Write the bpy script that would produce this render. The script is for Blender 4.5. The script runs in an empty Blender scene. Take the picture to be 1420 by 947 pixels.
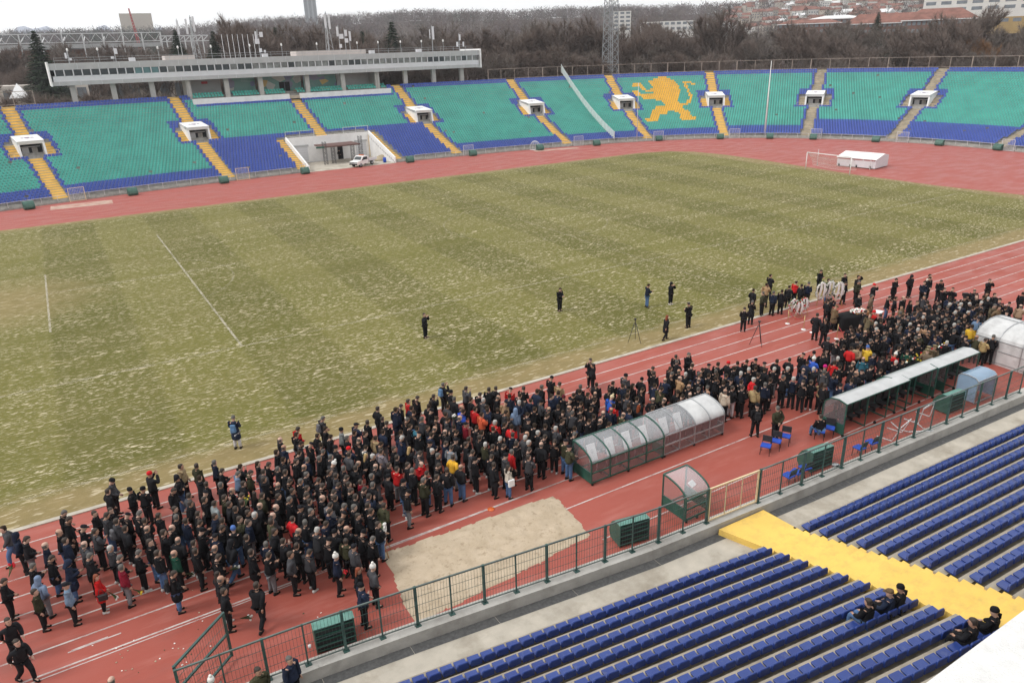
import bpy, bmesh, math, random
import numpy as np
from mathutils import Vector, Matrix
random.seed(7); RNG = np.random.default_rng(7)
R_ = math.radians
SC = bpy.context.scene
COL = SC.collection

# ------------------------------------------------------------------ camera (solved from the pitch markings)
CAM_F, YAW, PITCH, ROLL = 1029.14, 0.53923, 0.37611, -0.03117
CAM = Vector((-43.994, -69.780, 18.180))
def cam_axes():
    cy, sy, cp, sp = math.cos(YAW), math.sin(YAW), math.cos(PITCH), math.sin(PITCH)
    f = Vector((sy*cp, cy*cp, -sp)); r = Vector((cy, -sy, 0)); u = r.cross(f)
    c, s = math.cos(ROLL), math.sin(ROLL)
    return c*r+s*u, -s*r+c*u, f
AX_R, AX_U, AX_F = cam_axes()
cam_d = bpy.data.cameras.new('camera'); cam = bpy.data.objects.new('camera', cam_d); COL.objects.link(cam)
cam_d.sensor_width = 36; cam_d.lens = CAM_F/1420*36; cam_d.clip_end = 20000; cam_d.clip_start = .1
m = Matrix((AX_R, AX_U, -AX_F)).transposed().to_4x4(); m.translation = CAM
cam.matrix_world = m; SC.camera = cam
def ray(u, v): return AX_R*((u-710)/CAM_F) + AX_U*(-(v-473.5)/CAM_F) + AX_F
def at(u, v, z=0.0):
    """survey: the point of the photograph (u, v) at height z, in metres"""
    d = ray(u, v); t = (z-CAM.z)/d.z; return CAM + d*t
def at_y(u, v, y):
    d = ray(u, v); return CAM + d*((y-CAM.y)/d.y)
def at_r(u, v, R):
    d = ray(u, v); return CAM + d*(R/math.hypot(d.x, d.y))
def proj(p):
    d = Vector(p)-CAM; return 710+CAM_F*d.dot(AX_R)/d.dot(AX_F), 473.5-CAM_F*d.dot(AX_U)/d.dot(AX_F)

# ------------------------------------------------------------------ objects
def tag(o, label=None, cat=None, group=None, kind=None):
    if label: o['label'] = label
    if cat: o['category'] = cat
    if group: o['group'] = group
    if kind: o['kind'] = kind
    return o
def empty(name, loc=(0,0,0), rz=0, label=None, cat=None, group=None):
    o = bpy.data.objects.new(name, None); COL.objects.link(o); o.location = loc; o.rotation_euler = (0,0,rz)
    o.empty_display_size = .3
    return tag(o, label, cat, group)
def copy_tree(o, parent=None):
    c = o.copy(); COL.objects.link(c)
    if parent is not None: c.parent = parent
    for ch in list(o.children): copy_tree(ch, c)
    return c
def np_mesh(name, verts, faces_list, mats, midx_list=None, smooth=False, cols=None):
    """mesh from arrays: faces_list = list of (n,k) int arrays"""
    me = bpy.data.meshes.new(name)
    verts = np.asarray(verts, dtype=np.float32)
    me.vertices.add(len(verts)); me.vertices.foreach_set('co', verts.ravel())
    loops = np.concatenate([np.asarray(f).ravel() for f in faces_list]).astype(np.int32)
    tot = np.concatenate([np.full(len(f), np.asarray(f).shape[1]) for f in faces_list]).astype(np.int32)
    start = np.concatenate([[0], np.cumsum(tot)[:-1]]).astype(np.int32)
    me.loops.add(len(loops)); me.loops.foreach_set('vertex_index', loops)
    me.polygons.add(len(tot)); me.polygons.foreach_set('loop_start', start); me.polygons.foreach_set('loop_total', tot)
    if midx_list is not None: me.polygons.foreach_set('material_index', np.concatenate(midx_list).astype(np.int32))
    if smooth: me.polygons.foreach_set('use_smooth', np.ones(len(tot), dtype=bool))
    if cols is not None:
        a = me.color_attributes.new('Col', 'FLOAT_COLOR', 'POINT')
        a.data.foreach_set('color', np.asarray(cols, dtype=np.float32).ravel())
    me.update(calc_edges=True); me.validate()
    for mt in (mats if isinstance(mats, (list, tuple)) else [mats]): me.materials.append(mt)
    return me
def link_mesh(name, me, parent=None):
    o = bpy.data.objects.new(name, me); COL.objects.link(o)
    if parent is not None: o.parent = parent
    return o

ORD = 'first second third fourth fifth sixth seventh eighth ninth tenth eleventh twelfth thirteenth fourteenth fifteenth sixteenth'.split()
class MB:
    """collects simple solids and links them as ONE mesh object"""
    def __init__(s): s.v = []; s.f = []; s.m = []; s.sm = []
    def add(s, vs, fs, mi=0, smooth=False):
        n = len(s.v); s.v += [tuple(x) for x in vs]
        for f in fs: s.f.append(tuple(i+n for i in f)); s.m.append(mi); s.sm.append(smooth)
    def box(s, c, d, rz=0, mi=0, rot=None, taper=1.0):
        hx, hy, hz = d[0]/2, d[1]/2, d[2]/2; vs = []
        for z in (-1, 1):
            k = taper if z > 0 else 1
            for x, y in ((-1,-1),(1,-1),(1,1),(-1,1)): vs.append(Vector((x*hx*k, y*hy*k, z*hz)))
        M = rot if rot is not None else Matrix.Rotation(rz, 3, 'Z')
        vs = [M@v+Vector(c) for v in vs]
        s.add(vs, [(3,2,1,0),(4,5,6,7),(0,1,5,4),(1,2,6,5),(2,3,7,6),(3,0,4,7)], mi)
        return s
    def bar(s, p, q, w=.05, h=None, mi=0):
        p, q = Vector(p), Vector(q); h = h or w; d = q-p; L = d.length
        if L < 1e-6: return s
        z = d/L; x = z.cross(Vector((0,0,1)))
        x = Vector((1,0,0)) if x.length < 1e-3 else x.normalized()
        y = z.cross(x); M = Matrix((x, y, z)).transposed()
        return s.box((p+q)/2, (w, h, L), mi=mi, rot=M)
    def tube(s, pts, r, n=6, mi=0, caps=True, smooth=True):
        pts = [Vector(p) for p in pts]; rs = r if isinstance(r, (list, tuple)) else [r]*len(pts); vs = []; fs = []
        ref = None
        for i, p in enumerate(pts):
            d = (pts[min(i+1, len(pts)-1)]-pts[max(i-1, 0)]).normalized()
            x = d.cross(Vector((0,0,1))) if abs(d.z) < .95 else d.cross(Vector((0,1,0)))
            x.normalize(); y = d.cross(x)
            if ref is not None and x.dot(ref) < 0: x, y = -x, -y
            ref = x
            for k in range(n):
                a = 2*math.pi*k/n; vs.append(p+(x*math.cos(a)+y*math.sin(a))*rs[i])
        for i in range(len(pts)-1):
            for k in range(n):
                a, b = i*n+k, i*n+(k+1)%n; fs.append((a, b, b+n, a+n))
        if caps: fs += [tuple(range(n-1, -1, -1)), tuple(range((len(pts)-1)*n, len(pts)*n))]
        s.add(vs, fs, mi, smooth); return s
    def lathe(s, prof, c=(0,0,0), n=12, mi=0, smooth=True, sx=1, sy=1):
        vs = []; fs = []
        for r, z in prof:
            for k in range(n):
                a = 2*math.pi*k/n; vs.append((c[0]+r*sx*math.cos(a), c[1]+r*sy*math.sin(a), c[2]+z))
        for i in range(len(prof)-1):
            for k in range(n):
                a, b = i*n+k, i*n+(k+1)%n; fs.append((a, b, b+n, a+n))
        fs += [tuple(range(n-1, -1, -1)), tuple(range((len(prof)-1)*n, len(prof)*n))]
        s.add(vs, fs, mi, smooth); return s
    def prism(s, prof, p0, p1, up=(0,0,1), mi=0, smooth=False):
        """profile (a, b) swept from p0 to p1; a runs sideways (right of travel), b up"""
        p0, p1 = Vector(p0), Vector(p1); d = (p1-p0).normalized(); up = Vector(up); x = d.cross(up).normalized()
        n = len(prof); vs = [p0+x*a+up*b for a, b in prof]+[p1+x*a+up*b for a, b in prof]
        fs = [(k, (k+1)%n, (k+1)%n+n, k+n) for k in range(n)]+[tuple(range(n-1, -1, -1)), tuple(range(n, 2*n))]
        s.add(vs, fs, mi, smooth); return s
    def quad(s, a, b, c, d, mi=0): s.add([a, b, c, d], [(0,1,2,3)], mi); return s
    def sphere(s, c, r, n=10, mi=0, sc=(1,1,1), noise=0):
        m = max(4, n//2+1); vs = []; fs = []
        for i in range(m+1):
            t = math.pi*i/m
            for k in range(n):
                a = 2*math.pi*k/n; q = 1+noise*(random.random()-.5)
                vs.append((c[0]+r*sc[0]*q*math.sin(t)*math.cos(a), c[1]+r*sc[1]*q*math.sin(t)*math.sin(a), c[2]+r*sc[2]*q*math.cos(t)))
        for i in range(m):
            for k in range(n):
                a, b = i*n+k, i*n+(k+1)%n; fs.append((a+n, b+n, b, a))
        s.add(vs, fs, mi, True); return s
    def mesh(s, name, mats):
        me = bpy.data.meshes.new(name); me.from_pydata(s.v, [], s.f)
        for mt in (mats if isinstance(mats, (list, tuple)) else [mats]): me.materials.append(mt)
        me.polygons.foreach_set('material_index', s.m); me.polygons.foreach_set('use_smooth', s.sm)
        bm = bmesh.new(); bm.from_mesh(me); bmesh.ops.recalc_face_normals(bm, faces=bm.faces); bm.to_mesh(me); bm.free()
        return me
    def build(s, name, mats, parent=None, loc=None, rz=None, bevel=0):
        o = link_mesh(name, s.mesh(name, mats), parent)
        if loc is not None: o.location = loc
        if rz is not None: o.rotation_euler = (0,0,rz)
        if bevel:
            b = o.modifiers.new('bevel', 'BEVEL'); b.width = bevel; b.segments = 2; b.limit_method = 'ANGLE'
        return o

# ------------------------------------------------------------------ materials
class G:
    """small node-graph helper"""
    def __init__(s, name):
        s.m = bpy.data.materials.new(name); s.m.use_nodes = True; s.t = s.m.node_tree; s.t.nodes.clear()
        s.out = s.t.nodes.new('ShaderNodeOutputMaterial'); s.b = s.t.nodes.new('ShaderNodeBsdfPrincipled')
        s.t.links.new(s.b.outputs[0], s.out.inputs[0])
    def n(s, typ, ins=None, **kw):
        nd = s.t.nodes.new('ShaderNode'+typ)
        for k, v in kw.items(): setattr(nd, k, v)
        for k, v in (ins or {}).items(): s.set(nd, k, v)
        return nd
    def set(s, nd, k, v):
        i = nd.inputs[k]
        if isinstance(v, bpy.types.NodeSocket): s.t.links.new(v, i)
        elif isinstance(v, bpy.types.Node): s.t.links.new(v.outputs[0], i)
        elif isinstance(v, tuple) and len(v) == 3 and i.type == 'RGBA': i.default_value = (*v, 1)
        else: i.default_value = v
    def pos(s): return s.n('NewGeometry').outputs['Position']
    def obj(s): return s.n('TexCoord').outputs['Object']
    def scale(s, vec, sc, rz=0): return s.n('Mapping', {'Vector': vec, 'Scale': sc, 'Rotation': (0,0,rz)}).outputs[0]
    def noise(s, vec, scale, detail=4, rough=.55): return s.n('TexNoise', {'Vector': vec, 'Scale': scale, 'Detail': detail, 'Roughness': rough}).outputs[0]
    def ramp(s, fac, a, b, lo=0.0, hi=1.0):
        return s.n('MapRange', {'Value': fac, 'From Min': a, 'From Max': b, 'To Min': lo, 'To Max': hi}).outputs[0]
    def mix(s, fac, a, b):
        nd = s.n('Mix', data_type='RGBA'); s.set(nd, 0, fac); s.set(nd, 6, a if not (isinstance(a, tuple)) else (*a, 1)[:4]); s.set(nd, 7, b if not isinstance(b, tuple) else (*b, 1)[:4])
        return nd.outputs[2]
    def math(s, op, a, b=0.0, c=None):
        nd = s.n('Math', operation=op); s.set(nd, 0, a); s.set(nd, 1, b)
        if c is not None: s.set(nd, 2, c)
        return nd.outputs[0]
    def sep(s, v): return s.n('SeparateXYZ', {'Vector': v}).outputs
    def bump(s, h, strength=.3, dist=.02): s.set(s.b, 'Normal', s.n('Bump', {'Height': h, 'Strength': strength, 'Distance': dist}).outputs[0])
    def done(s, color=None, rough=.7, **kw):
        if isinstance(rough, float) and rough >= .75: s.b.inputs['Specular IOR Level'].default_value = .15     # matt, dusty surfaces
        if color is not None: s.set(s.b, 'Base Color', color)
        s.set(s.b, 'Roughness', rough)
        for k, v in kw.items(): s.set(s.b, k.replace('_', ' '), v)
        return s.m
def sr(h):
    h = h.lstrip('#'); c = [int(h[i:i+2], 16)/255 for i in (0,2,4)]
    return tuple(x/12.92 if x <= .04045 else ((x+.055)/1.055)**2.4 for x in c)
def pmat(name, c, rough=.6, var=.18, sc=3.0, bump=0, world=False, dirt=None, dirt_amt=.5, dirt_sc=.6, **kw):
    """painted or bare surface with tone variation, optional dirt patches and grain"""
    g = G(name); v = g.pos() if world else g.obj()
    col = g.mix(g.ramp(g.noise(v, sc, 5), .3, .7), tuple(x*(1-var) for x in c), tuple(min(1, x*(1+var)) for x in c))
    if dirt is not None: col = g.mix(g.ramp(g.noise(v, dirt_sc, 7, .65), .48, .72, 0, dirt_amt), col, dirt)
    if bump: g.bump(g.noise(v, sc*8, 4), bump)
    return g.done(col, rough, **kw)
def objcol(name, rough=.8, sc=6, var=.25, sheen=0):
    """cloth, skin or hair dyed per object (the object's own colour)"""
    g = G(name); oi = g.n('ObjectInfo'); n = g.ramp(g.noise(g.obj(), sc, 4), .3, .7, 1-var, 1+var)
    c = g.n('VectorMath', {0: oi.outputs['Color']}, operation='SCALE'); g.set(c, 'Scale', n)
    return g.done(c.outputs[0], rough)
def vcol(name, rough=.85):
    g = G(name); a = g.n('Attribute', attribute_name='Col'); return g.done(a.outputs['Color'], rough)
M = {}
M['concrete'] = pmat('concrete', (.44,.425,.395), .85, .14, 1.2, .25, True, dirt=(.22,.20,.18), dirt_amt=.6, dirt_sc=.9)
M['concrete_pale'] = pmat('concrete_pale', (.46,.42,.355), .88, .12, 1.5, .3, True, dirt=(.25,.215,.165), dirt_amt=.85, dirt_sc=.55)
M['step_concrete'] = pmat('step_concrete', (.30,.285,.26), .85, .2, 2, .2, True, dirt=(.13,.12,.11), dirt_amt=.7, dirt_sc=1.2)
M['grate'] = pmat('grate', (.075,.075,.075), .7, .3, 9, 0, True)
M['yellow'] = pmat('yellow_paint', (.80,.50,.10), .7, .08, 1.0, .1, True, dirt=(.42,.30,.13), dirt_amt=.55, dirt_sc=.9)
M['white'] = pmat('white_paint', (.76,.75,.73), .6, .05, 1.0, 0, False, dirt=(.5,.48,.45), dirt_amt=.35)
M['white_wall'] = pmat('white_wall', (.80,.79,.78), .7, .05, .7, .1, True, dirt=(.52,.50,.47), dirt_amt=.4)
M['grey_panel'] = pmat('grey_panel', (.43,.43,.43), .5, .07, .8, 0, True, dirt=(.3,.3,.3), dirt_amt=.3)
M['pale_panel'] = pmat('pale_panel', (.62,.62,.64), .5, .05, .8, 0, True)
M['green_steel'] = pmat('green_steel', (.018,.085,.062), .45, .25, 3)
M['fence_steel'] = pmat('fence_steel', (.035,.085,.075), .45, .3, 4)
M['teal_sheet'] = pmat('teal_sheet', (.10,.24,.20), .5, .2, 3, dirt=(.2,.25,.22), dirt_amt=.4)
M['steel'] = pmat('galvanised_steel', (.40,.41,.42), .4, .15, 4, Metallic=.6)
M['pale_steel'] = pmat('pale_steel', (.58,.58,.58), .45, .12, 4)
M['rusty_rail'] = pmat('rusty_rail', (.30,.24,.20), .7, .3, 2)
M['black'] = pmat('black_plastic', (.014,.014,.016), .5, .3, 5)
M['black_cloth'] = pmat('black_cloth', (.012,.012,.013), .9, .3, 5)
M['tyre'] = pmat('tyre_rubber', (.02,.02,.02), .8, .2, 5)
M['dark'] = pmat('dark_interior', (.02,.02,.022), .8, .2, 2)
M['glass_dark'] = pmat('dark_window_glass', (.035,.045,.05), .12, .3, .6, world=True)
M['glass_grey'] = pmat('curtained_window_glass', (.17,.18,.175), .2, .5, .9, world=True)
M['cream_paint'] = pmat('cream_paint', (.70,.56,.36), .6, .1, 3)
M['red_rope'] = pmat('red_rope', (.35,.015,.02), .7)
M['brass'] = pmat('brass', (.55,.42,.2), .35, .1, Metallic=.7)
M['wood'] = pmat('coffin_wood', (.33,.17,.06), .4, .25, 3)
M['leaf'] = pmat('wreath_leaf', (.045,.07,.02), .7, .4, 6)
M['flower_w'] = pmat('white_flower', (.78,.77,.72), .8, .12, 14)
M['flower_r'] = pmat('red_flower', (.50,.02,.03), .8, .3, 14)
M['flower_y'] = pmat('yellow_flower', (.75,.55,.06), .8, .2, 14)
M['ribbon'] = pmat('white_ribbon', (.8,.8,.8), .6, .08, 5)
def seat_mat():
    g = G('blue_seat_plastic'); v = g.pos(); r = g.n('ObjectInfo').outputs['Random']
    c = g.mix(g.ramp(g.noise(v, 1.1, 5), .3, .7), (.016,.036,.18), (.023,.054,.24)); c = g.mix(g.ramp(r, 0, 1, 0, .45), c, (.038,.075,.27))
    c = g.mix(g.ramp(g.noise(v, 4.0, 7, .7), .55, .75, 0, .55), c, (.13,.15,.24)); return g.done(c, .33)
M['seat_blue'] = seat_mat()
M['tread'] = pmat('tread_concrete', (.35,.31,.25), .88, .14, 1.6, .25, True, dirt=(.20,.175,.14), dirt_amt=.7, dirt_sc=1.4)
M['seat_green'] = pmat('green_seat_plastic', (.055,.335,.275), .5, .14, .35, world=True)
M['seat_blue_far'] = pmat('far_blue_seat_plastic', (.036,.075,.33), .5, .12, .35, world=True)
M['seat_gold'] = pmat('golden_seat_plastic', (.72,.40,.035), .5, .1, .5, world=True)
M['chair_blue'] = pmat('blue_chair_fabric', (.03,.08,.42), .8, .15, 5)
M['red_paint'] = pmat('red_paint', (.42,.03,.03), .5)
M['bag_white'] = pmat('white_plastic_bag', (.75,.76,.8), .4, .08, 8)
def clear_mat(name, tint, a, rough=.15):
    g = G(name); v = g.obj()
    al = g.ramp(g.noise(v, 1.1, 2), .3, .75, a*.85, min(1, a*1.15))
    return g.done(tint, rough, Alpha=al)
M['poly_clear'] = clear_mat('clear_polycarbonate', (.62,.63,.65), .26)
M['poly_side'] = clear_mat('scratched_polycarbonate', (.30,.25,.25), .24)
M['poly_white'] = pmat('frosted_polycarbonate', (.55,.55,.545), .3, .12, 2, dirt=(.34,.335,.33), dirt_amt=.7, dirt_sc=1.2)
M['poly_blue'] = clear_mat('blue_polycarbonate', (.33,.47,.62), .62)
M['net'] = clear_mat('goal_net', (.8,.8,.8), .22)
M['banner_net'] = clear_mat('banner_net', (.66,.72,.70), .8)
# ------------------------------------------------------------------ the bowl's front line, in plan
_half = [(0,54.9),(10.5,54.7),(20.2,54.1),(31.5,53.0),(43.3,51.2),(52.2,49.2),(59.2,46.8),(66.7,43.6),(72.9,39.6),(78.8,34.3),(83.4,28.3),(87.1,21.6),(89.6,14.4),(91.1,7.2),(91.6,0)]
_ctrl = [(x,-y) for x, y in _half[::-1]]
_right = [(x,-y) for x, y in _half[8:14]][::1]
CTRL = [(-x,y) for x, y in _half[::-1]][2:-1] + _half + [(x,-y) for x, y in _half[::-1][1:9]]
def catmull(P, per=40):
    P = [np.array(p, float) for p in P]; out = []
    for i in range(1, len(P)-2):
        for k in range(per):
            t = k/per; a, b, c, d = P[i-1:i+3]
            out.append(.5*((2*b)+(-a+c)*t+(2*a-5*b+4*c-d)*t*t+(-a+3*b-3*c+d)*t**3))
    out.append(P[-2]); return np.array(out)
_c = catmull(CTRL); _s = np.concatenate([[0], np.cumsum(np.hypot(*np.diff(_c, axis=0).T))])
DS = .25; S_ = np.arange(0, _s[-1], DS)
BC = np.stack([np.interp(S_, _s, _c[:,0]), np.interp(S_, _s, _c[:,1])], 1)
for _k in range(3): BC[20:-20] = np.array([np.convolve(BC[:,j], np.ones(41)/41, 'same')[20:-20] for j in (0,1)]).T
_t = np.gradient(BC, axis=0); _t /= np.hypot(_t[:,0], _t[:,1])[:,None]
BN = np.stack([-_t[:,1], _t[:,0]], 1)          # outward normal (the line runs clockwise, left to right)
for _k in range(2): BN[30:-30] = np.array([np.convolve(BN[:,j], np.ones(61)/61, 'same')[30:-30] for j in (0,1)]).T
BN /= np.hypot(BN[:,0], BN[:,1])[:,None]
BC = BC[25:-25]; BN = BN[25:-25]; S_ = S_[25:-25]-S_[25]
# the stairways fix the way the rows face: (front point, bearing of the outward normal from +y)
_ang = [(-73,40,-38),(-59.15,46.8,-20),(-43.8,51.6,-7),(-20.35,53.8,-4),(0,54.9,-1),(20.1,54.3,2),(42.9,51.3,7.5),(59.15,47.1,21.5),(72.85,39.7,38),(83.4,28.3,56),(89.55,14.4,72.5),(91.6,0,90),(89.6,-14.4,107)]
_as = [float(S_[np.argmin((BC[:,0]-x)**2+(BC[:,1]-y)**2)]) for x, y, a in _ang]
_own = np.degrees(np.unwrap(np.arctan2(BN[:,0], BN[:,1]))); _fit = np.interp(S_, _as, [a for x, y, a in _ang])
_fit = np.convolve(np.pad(_fit, 30, 'edge'), np.ones(61)/61, 'valid'); _w = np.clip((S_-_as[0])/8, 0, 1)*np.clip((_as[-1]-S_)/8, 0, 1); _a = np.radians(_fit*_w+_own*(1-_w))
BN = np.stack([np.sin(_a), np.cos(_a)], 1)
def s_of(x, y): return float(S_[np.argmin((BC[:,0]-x)**2+(BC[:,1]-y)**2)])
def bowl(s, d, z=0, off=0):
    i = min(len(S_)-1, max(0, int(round(s/DS)))); n = BN[i]; t = np.array([n[1], -n[0]])
    p = BC[i]+n*d+t*off; return Vector((p[0], p[1], z))
def bowl_axes(s):
    i = min(len(S_)-1, max(0, int(round(s/DS)))); n = BN[i]; return Vector((n[1], -n[0], 0)), Vector((n[0], n[1], 0))
def zr(d): return .33+.255*d+.0042*d*d
# ------------------------------------------------------------------ ground sheets
def sheet(name, poly, z, mat, grid=None):
    me = bpy.data.meshes.new(name); me.from_pydata([(x, y, z) for x, y in poly], [], [tuple(range(len(poly)))]); me.materials.append(mat)
    o = link_mesh(name, me); o['kind'] = 'structure'
    if me.polygons[0].normal.z < 0: me.flip_normals()
    return o
g = G('open_ground'); v = g.pos()
c = g.mix(g.ramp(g.noise(v, .02, 5), .35, .65), (.20,.17,.13), (.34,.31,.27)); c = g.mix(g.ramp(g.noise(v, .3, 5), .4, .7, 0, .6), c, (.13,.12,.08))
M['open_ground'] = g.done(c, .95)
# track
g = G('track_rubber'); v = g.pos(); x, y, z = g.sep(v)
c = g.mix(g.ramp(g.noise(v, .12, 6), .3, .7), (.305,.072,.051), (.365,.096,.073))
far = g.ramp(y, 20, 46); nearm = g.math('MULTIPLY', g.ramp(y, -20, 20, 1, .25), g.ramp(x, 25, 55, 1, .25))
c = g.mix(g.math('MULTIPLY', nearm, g.ramp(g.noise(g.scale(v, (.35,1.6,1)), .9, 7, .65), .52, .80, 0, .55)), c, (.47,.19,.16))
c = g.mix(g.math('MULTIPLY', nearm, g.ramp(g.noise(g.scale(v, (.8,2.2,1)), .35, 6), .60, .72, 0, .5)), c, (.22,.075,.06))
c = g.mix(far, c, (.35,.097,.080)); c = g.mix(g.ramp(x, 40, 70), c, (.35,.095,.080))
wet = g.ramp(g.noise(g.scale(v, (.6,1.4,1)), .5, 4), .4, .65, .45, .8)
g.bump(g.noise(v, 60, 3), .15)
g.b.inputs['Specular IOR Level'].default_value = .25; M['track'] = g.done(c, wet)
# grass
g = G('winter_turf'); v = g.pos(); x, y, z = g.sep(v)
xw = g.math('ADD', x, g.math('MULTIPLY', g.noise(v, .9, 3), .5))
bx = g.ramp(g.math('SINE', g.math('MULTIPLY', g.math('ADD', xw, 46.4), math.pi/5.45), 0), -.12, .12)
by = g.ramp(g.math('SINE', g.math('MULTIPLY', g.math('ADD', y, 5.0), math.pi/10.6), 0), -.15, .15)
chk = g.math('SUBTRACT', g.math('MULTIPLY', bx, .72), g.math('MULTIPLY', by, .24))
c = g.mix(g.math('ADD', chk, .16), (.158,.146,.040), (.098,.094,.021))
ln = g.ramp(g.noise(g.scale(v, (.012,2.6,1)), 1.0, 3, .6), .60, .70, 0, .45); c = g.mix(ln, c, (.24,.20,.10))
c = g.mix(g.ramp(g.noise(v, .09, 6, .65), .44, .72, 0, .38), c, (.205,.172,.072))
c = g.mix(g.ramp(g.noise(v, 3.5, 5), .35, .7, 0, .5), c, (.095,.097,.022))
# straw flecks raked into rows along the pitch
row = g.ramp(g.noise(g.scale(v, (.025,.42,1)), 1.0, 4), .38, .62, 0, 1)
def fleck(rot, sc, lo, hi, amt, seed):
    n1 = g.noise(g.scale(g.n('VectorMath', {0: v, 1: (seed, seed*.7, 0)}, operation='ADD').outputs[0], sc, rot), 1.0, 3, .6)
    return g.math('MULTIPLY', g.ramp(n1, lo, hi, 0, amt), g.ramp(row, 0, 1, .30, 1))
f1 = fleck(.35, (1.6,5.4,1), .575, .65, 1.0, 3.0); f2 = fleck(-.25, (3.0,9.5,1), .58, .67, .95, 11.0); f3 = fleck(.1, (.5,4.2,1), .60, .67, .6, 23.0)
c = g.mix(f3, c, (.30,.245,.125)); c = g.mix(f1, c, (.60,.52,.36)); c = g.mix(f2, c, (.64,.56,.41))
# worn, dead border and goalmouths
edge = g.math('MAXIMUM', g.ramp(g.math('ADD', y, g.math('MULTIPLY', g.noise(v, .5, 5), 2.2)), -32.2, -33.6), g.ramp(y, 32.8, 34.6))
edge = g.math('MAXIMUM', edge, g.ramp(g.math('ADD', x, g.math('MULTIPLY', g.noise(v, .3, 4), 2.0)), 52.2, 53.6))
gm = g.math('SQRT', g.math('ADD', g.math('POWER', g.math('MULTIPLY', g.math('ADD', x, 51.5), .7), 2.0), g.math('POWER', g.math('MULTIPLY', g.math('SUBTRACT', y, 1.0), .75), 2.0)))
gm2 = g.ramp(g.math('ADD', gm, g.math('MULTIPLY', g.noise(v, .6, 4), 5.0)), 9.5, 5.0, 0, .75)
edge = g.math('MAXIMUM', edge, gm2)
dead = g.mix(g.noise(v, 1.1, 6), (.31,.235,.115), (.18,.14,.06))
dead = g.mix(g.ramp(g.noise(g.scale(v, (1.2,4,1)), 1.0, 3), .57, .66, 0, .8), dead, (.52,.44,.30))
c = g.mix(g.ramp(edge, 0, 1, 0, .9), c, dead)
g.bump(g.noise(v, 14, 4), .5, .03)
M['turf'] = g.done(c, .95)
g = G('worn_white_line'); v = g.pos()
M['line_turf'] = g.done((.58,.53,.42), .9, Alpha=g.ramp(g.noise(v, 1.7, 6, .7), .34, .64, .10, .68))
g = G('turf_line_faint'); v = g.pos()
M['line_faint'] = g.done((.58,.52,.38), .9, Alpha=g.ramp(g.noise(v, 1.7, 6, .7), .40, .72, .03, .50))
g = G('track_line_paint'); v = g.pos()
M['line_track'] = g.done((.66,.60,.57), .8, Alpha=g.ramp(g.noise(v, 1.1, 6, .7), .30, .56, .18, .80))
g = G('track_line_faint'); v = g.pos()
M['line_track_far'] = g.done((.60,.36,.33), .8, Alpha=g.ramp(g.noise(v, .5, 6, .7), .36, .62, .0, .55))

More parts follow.
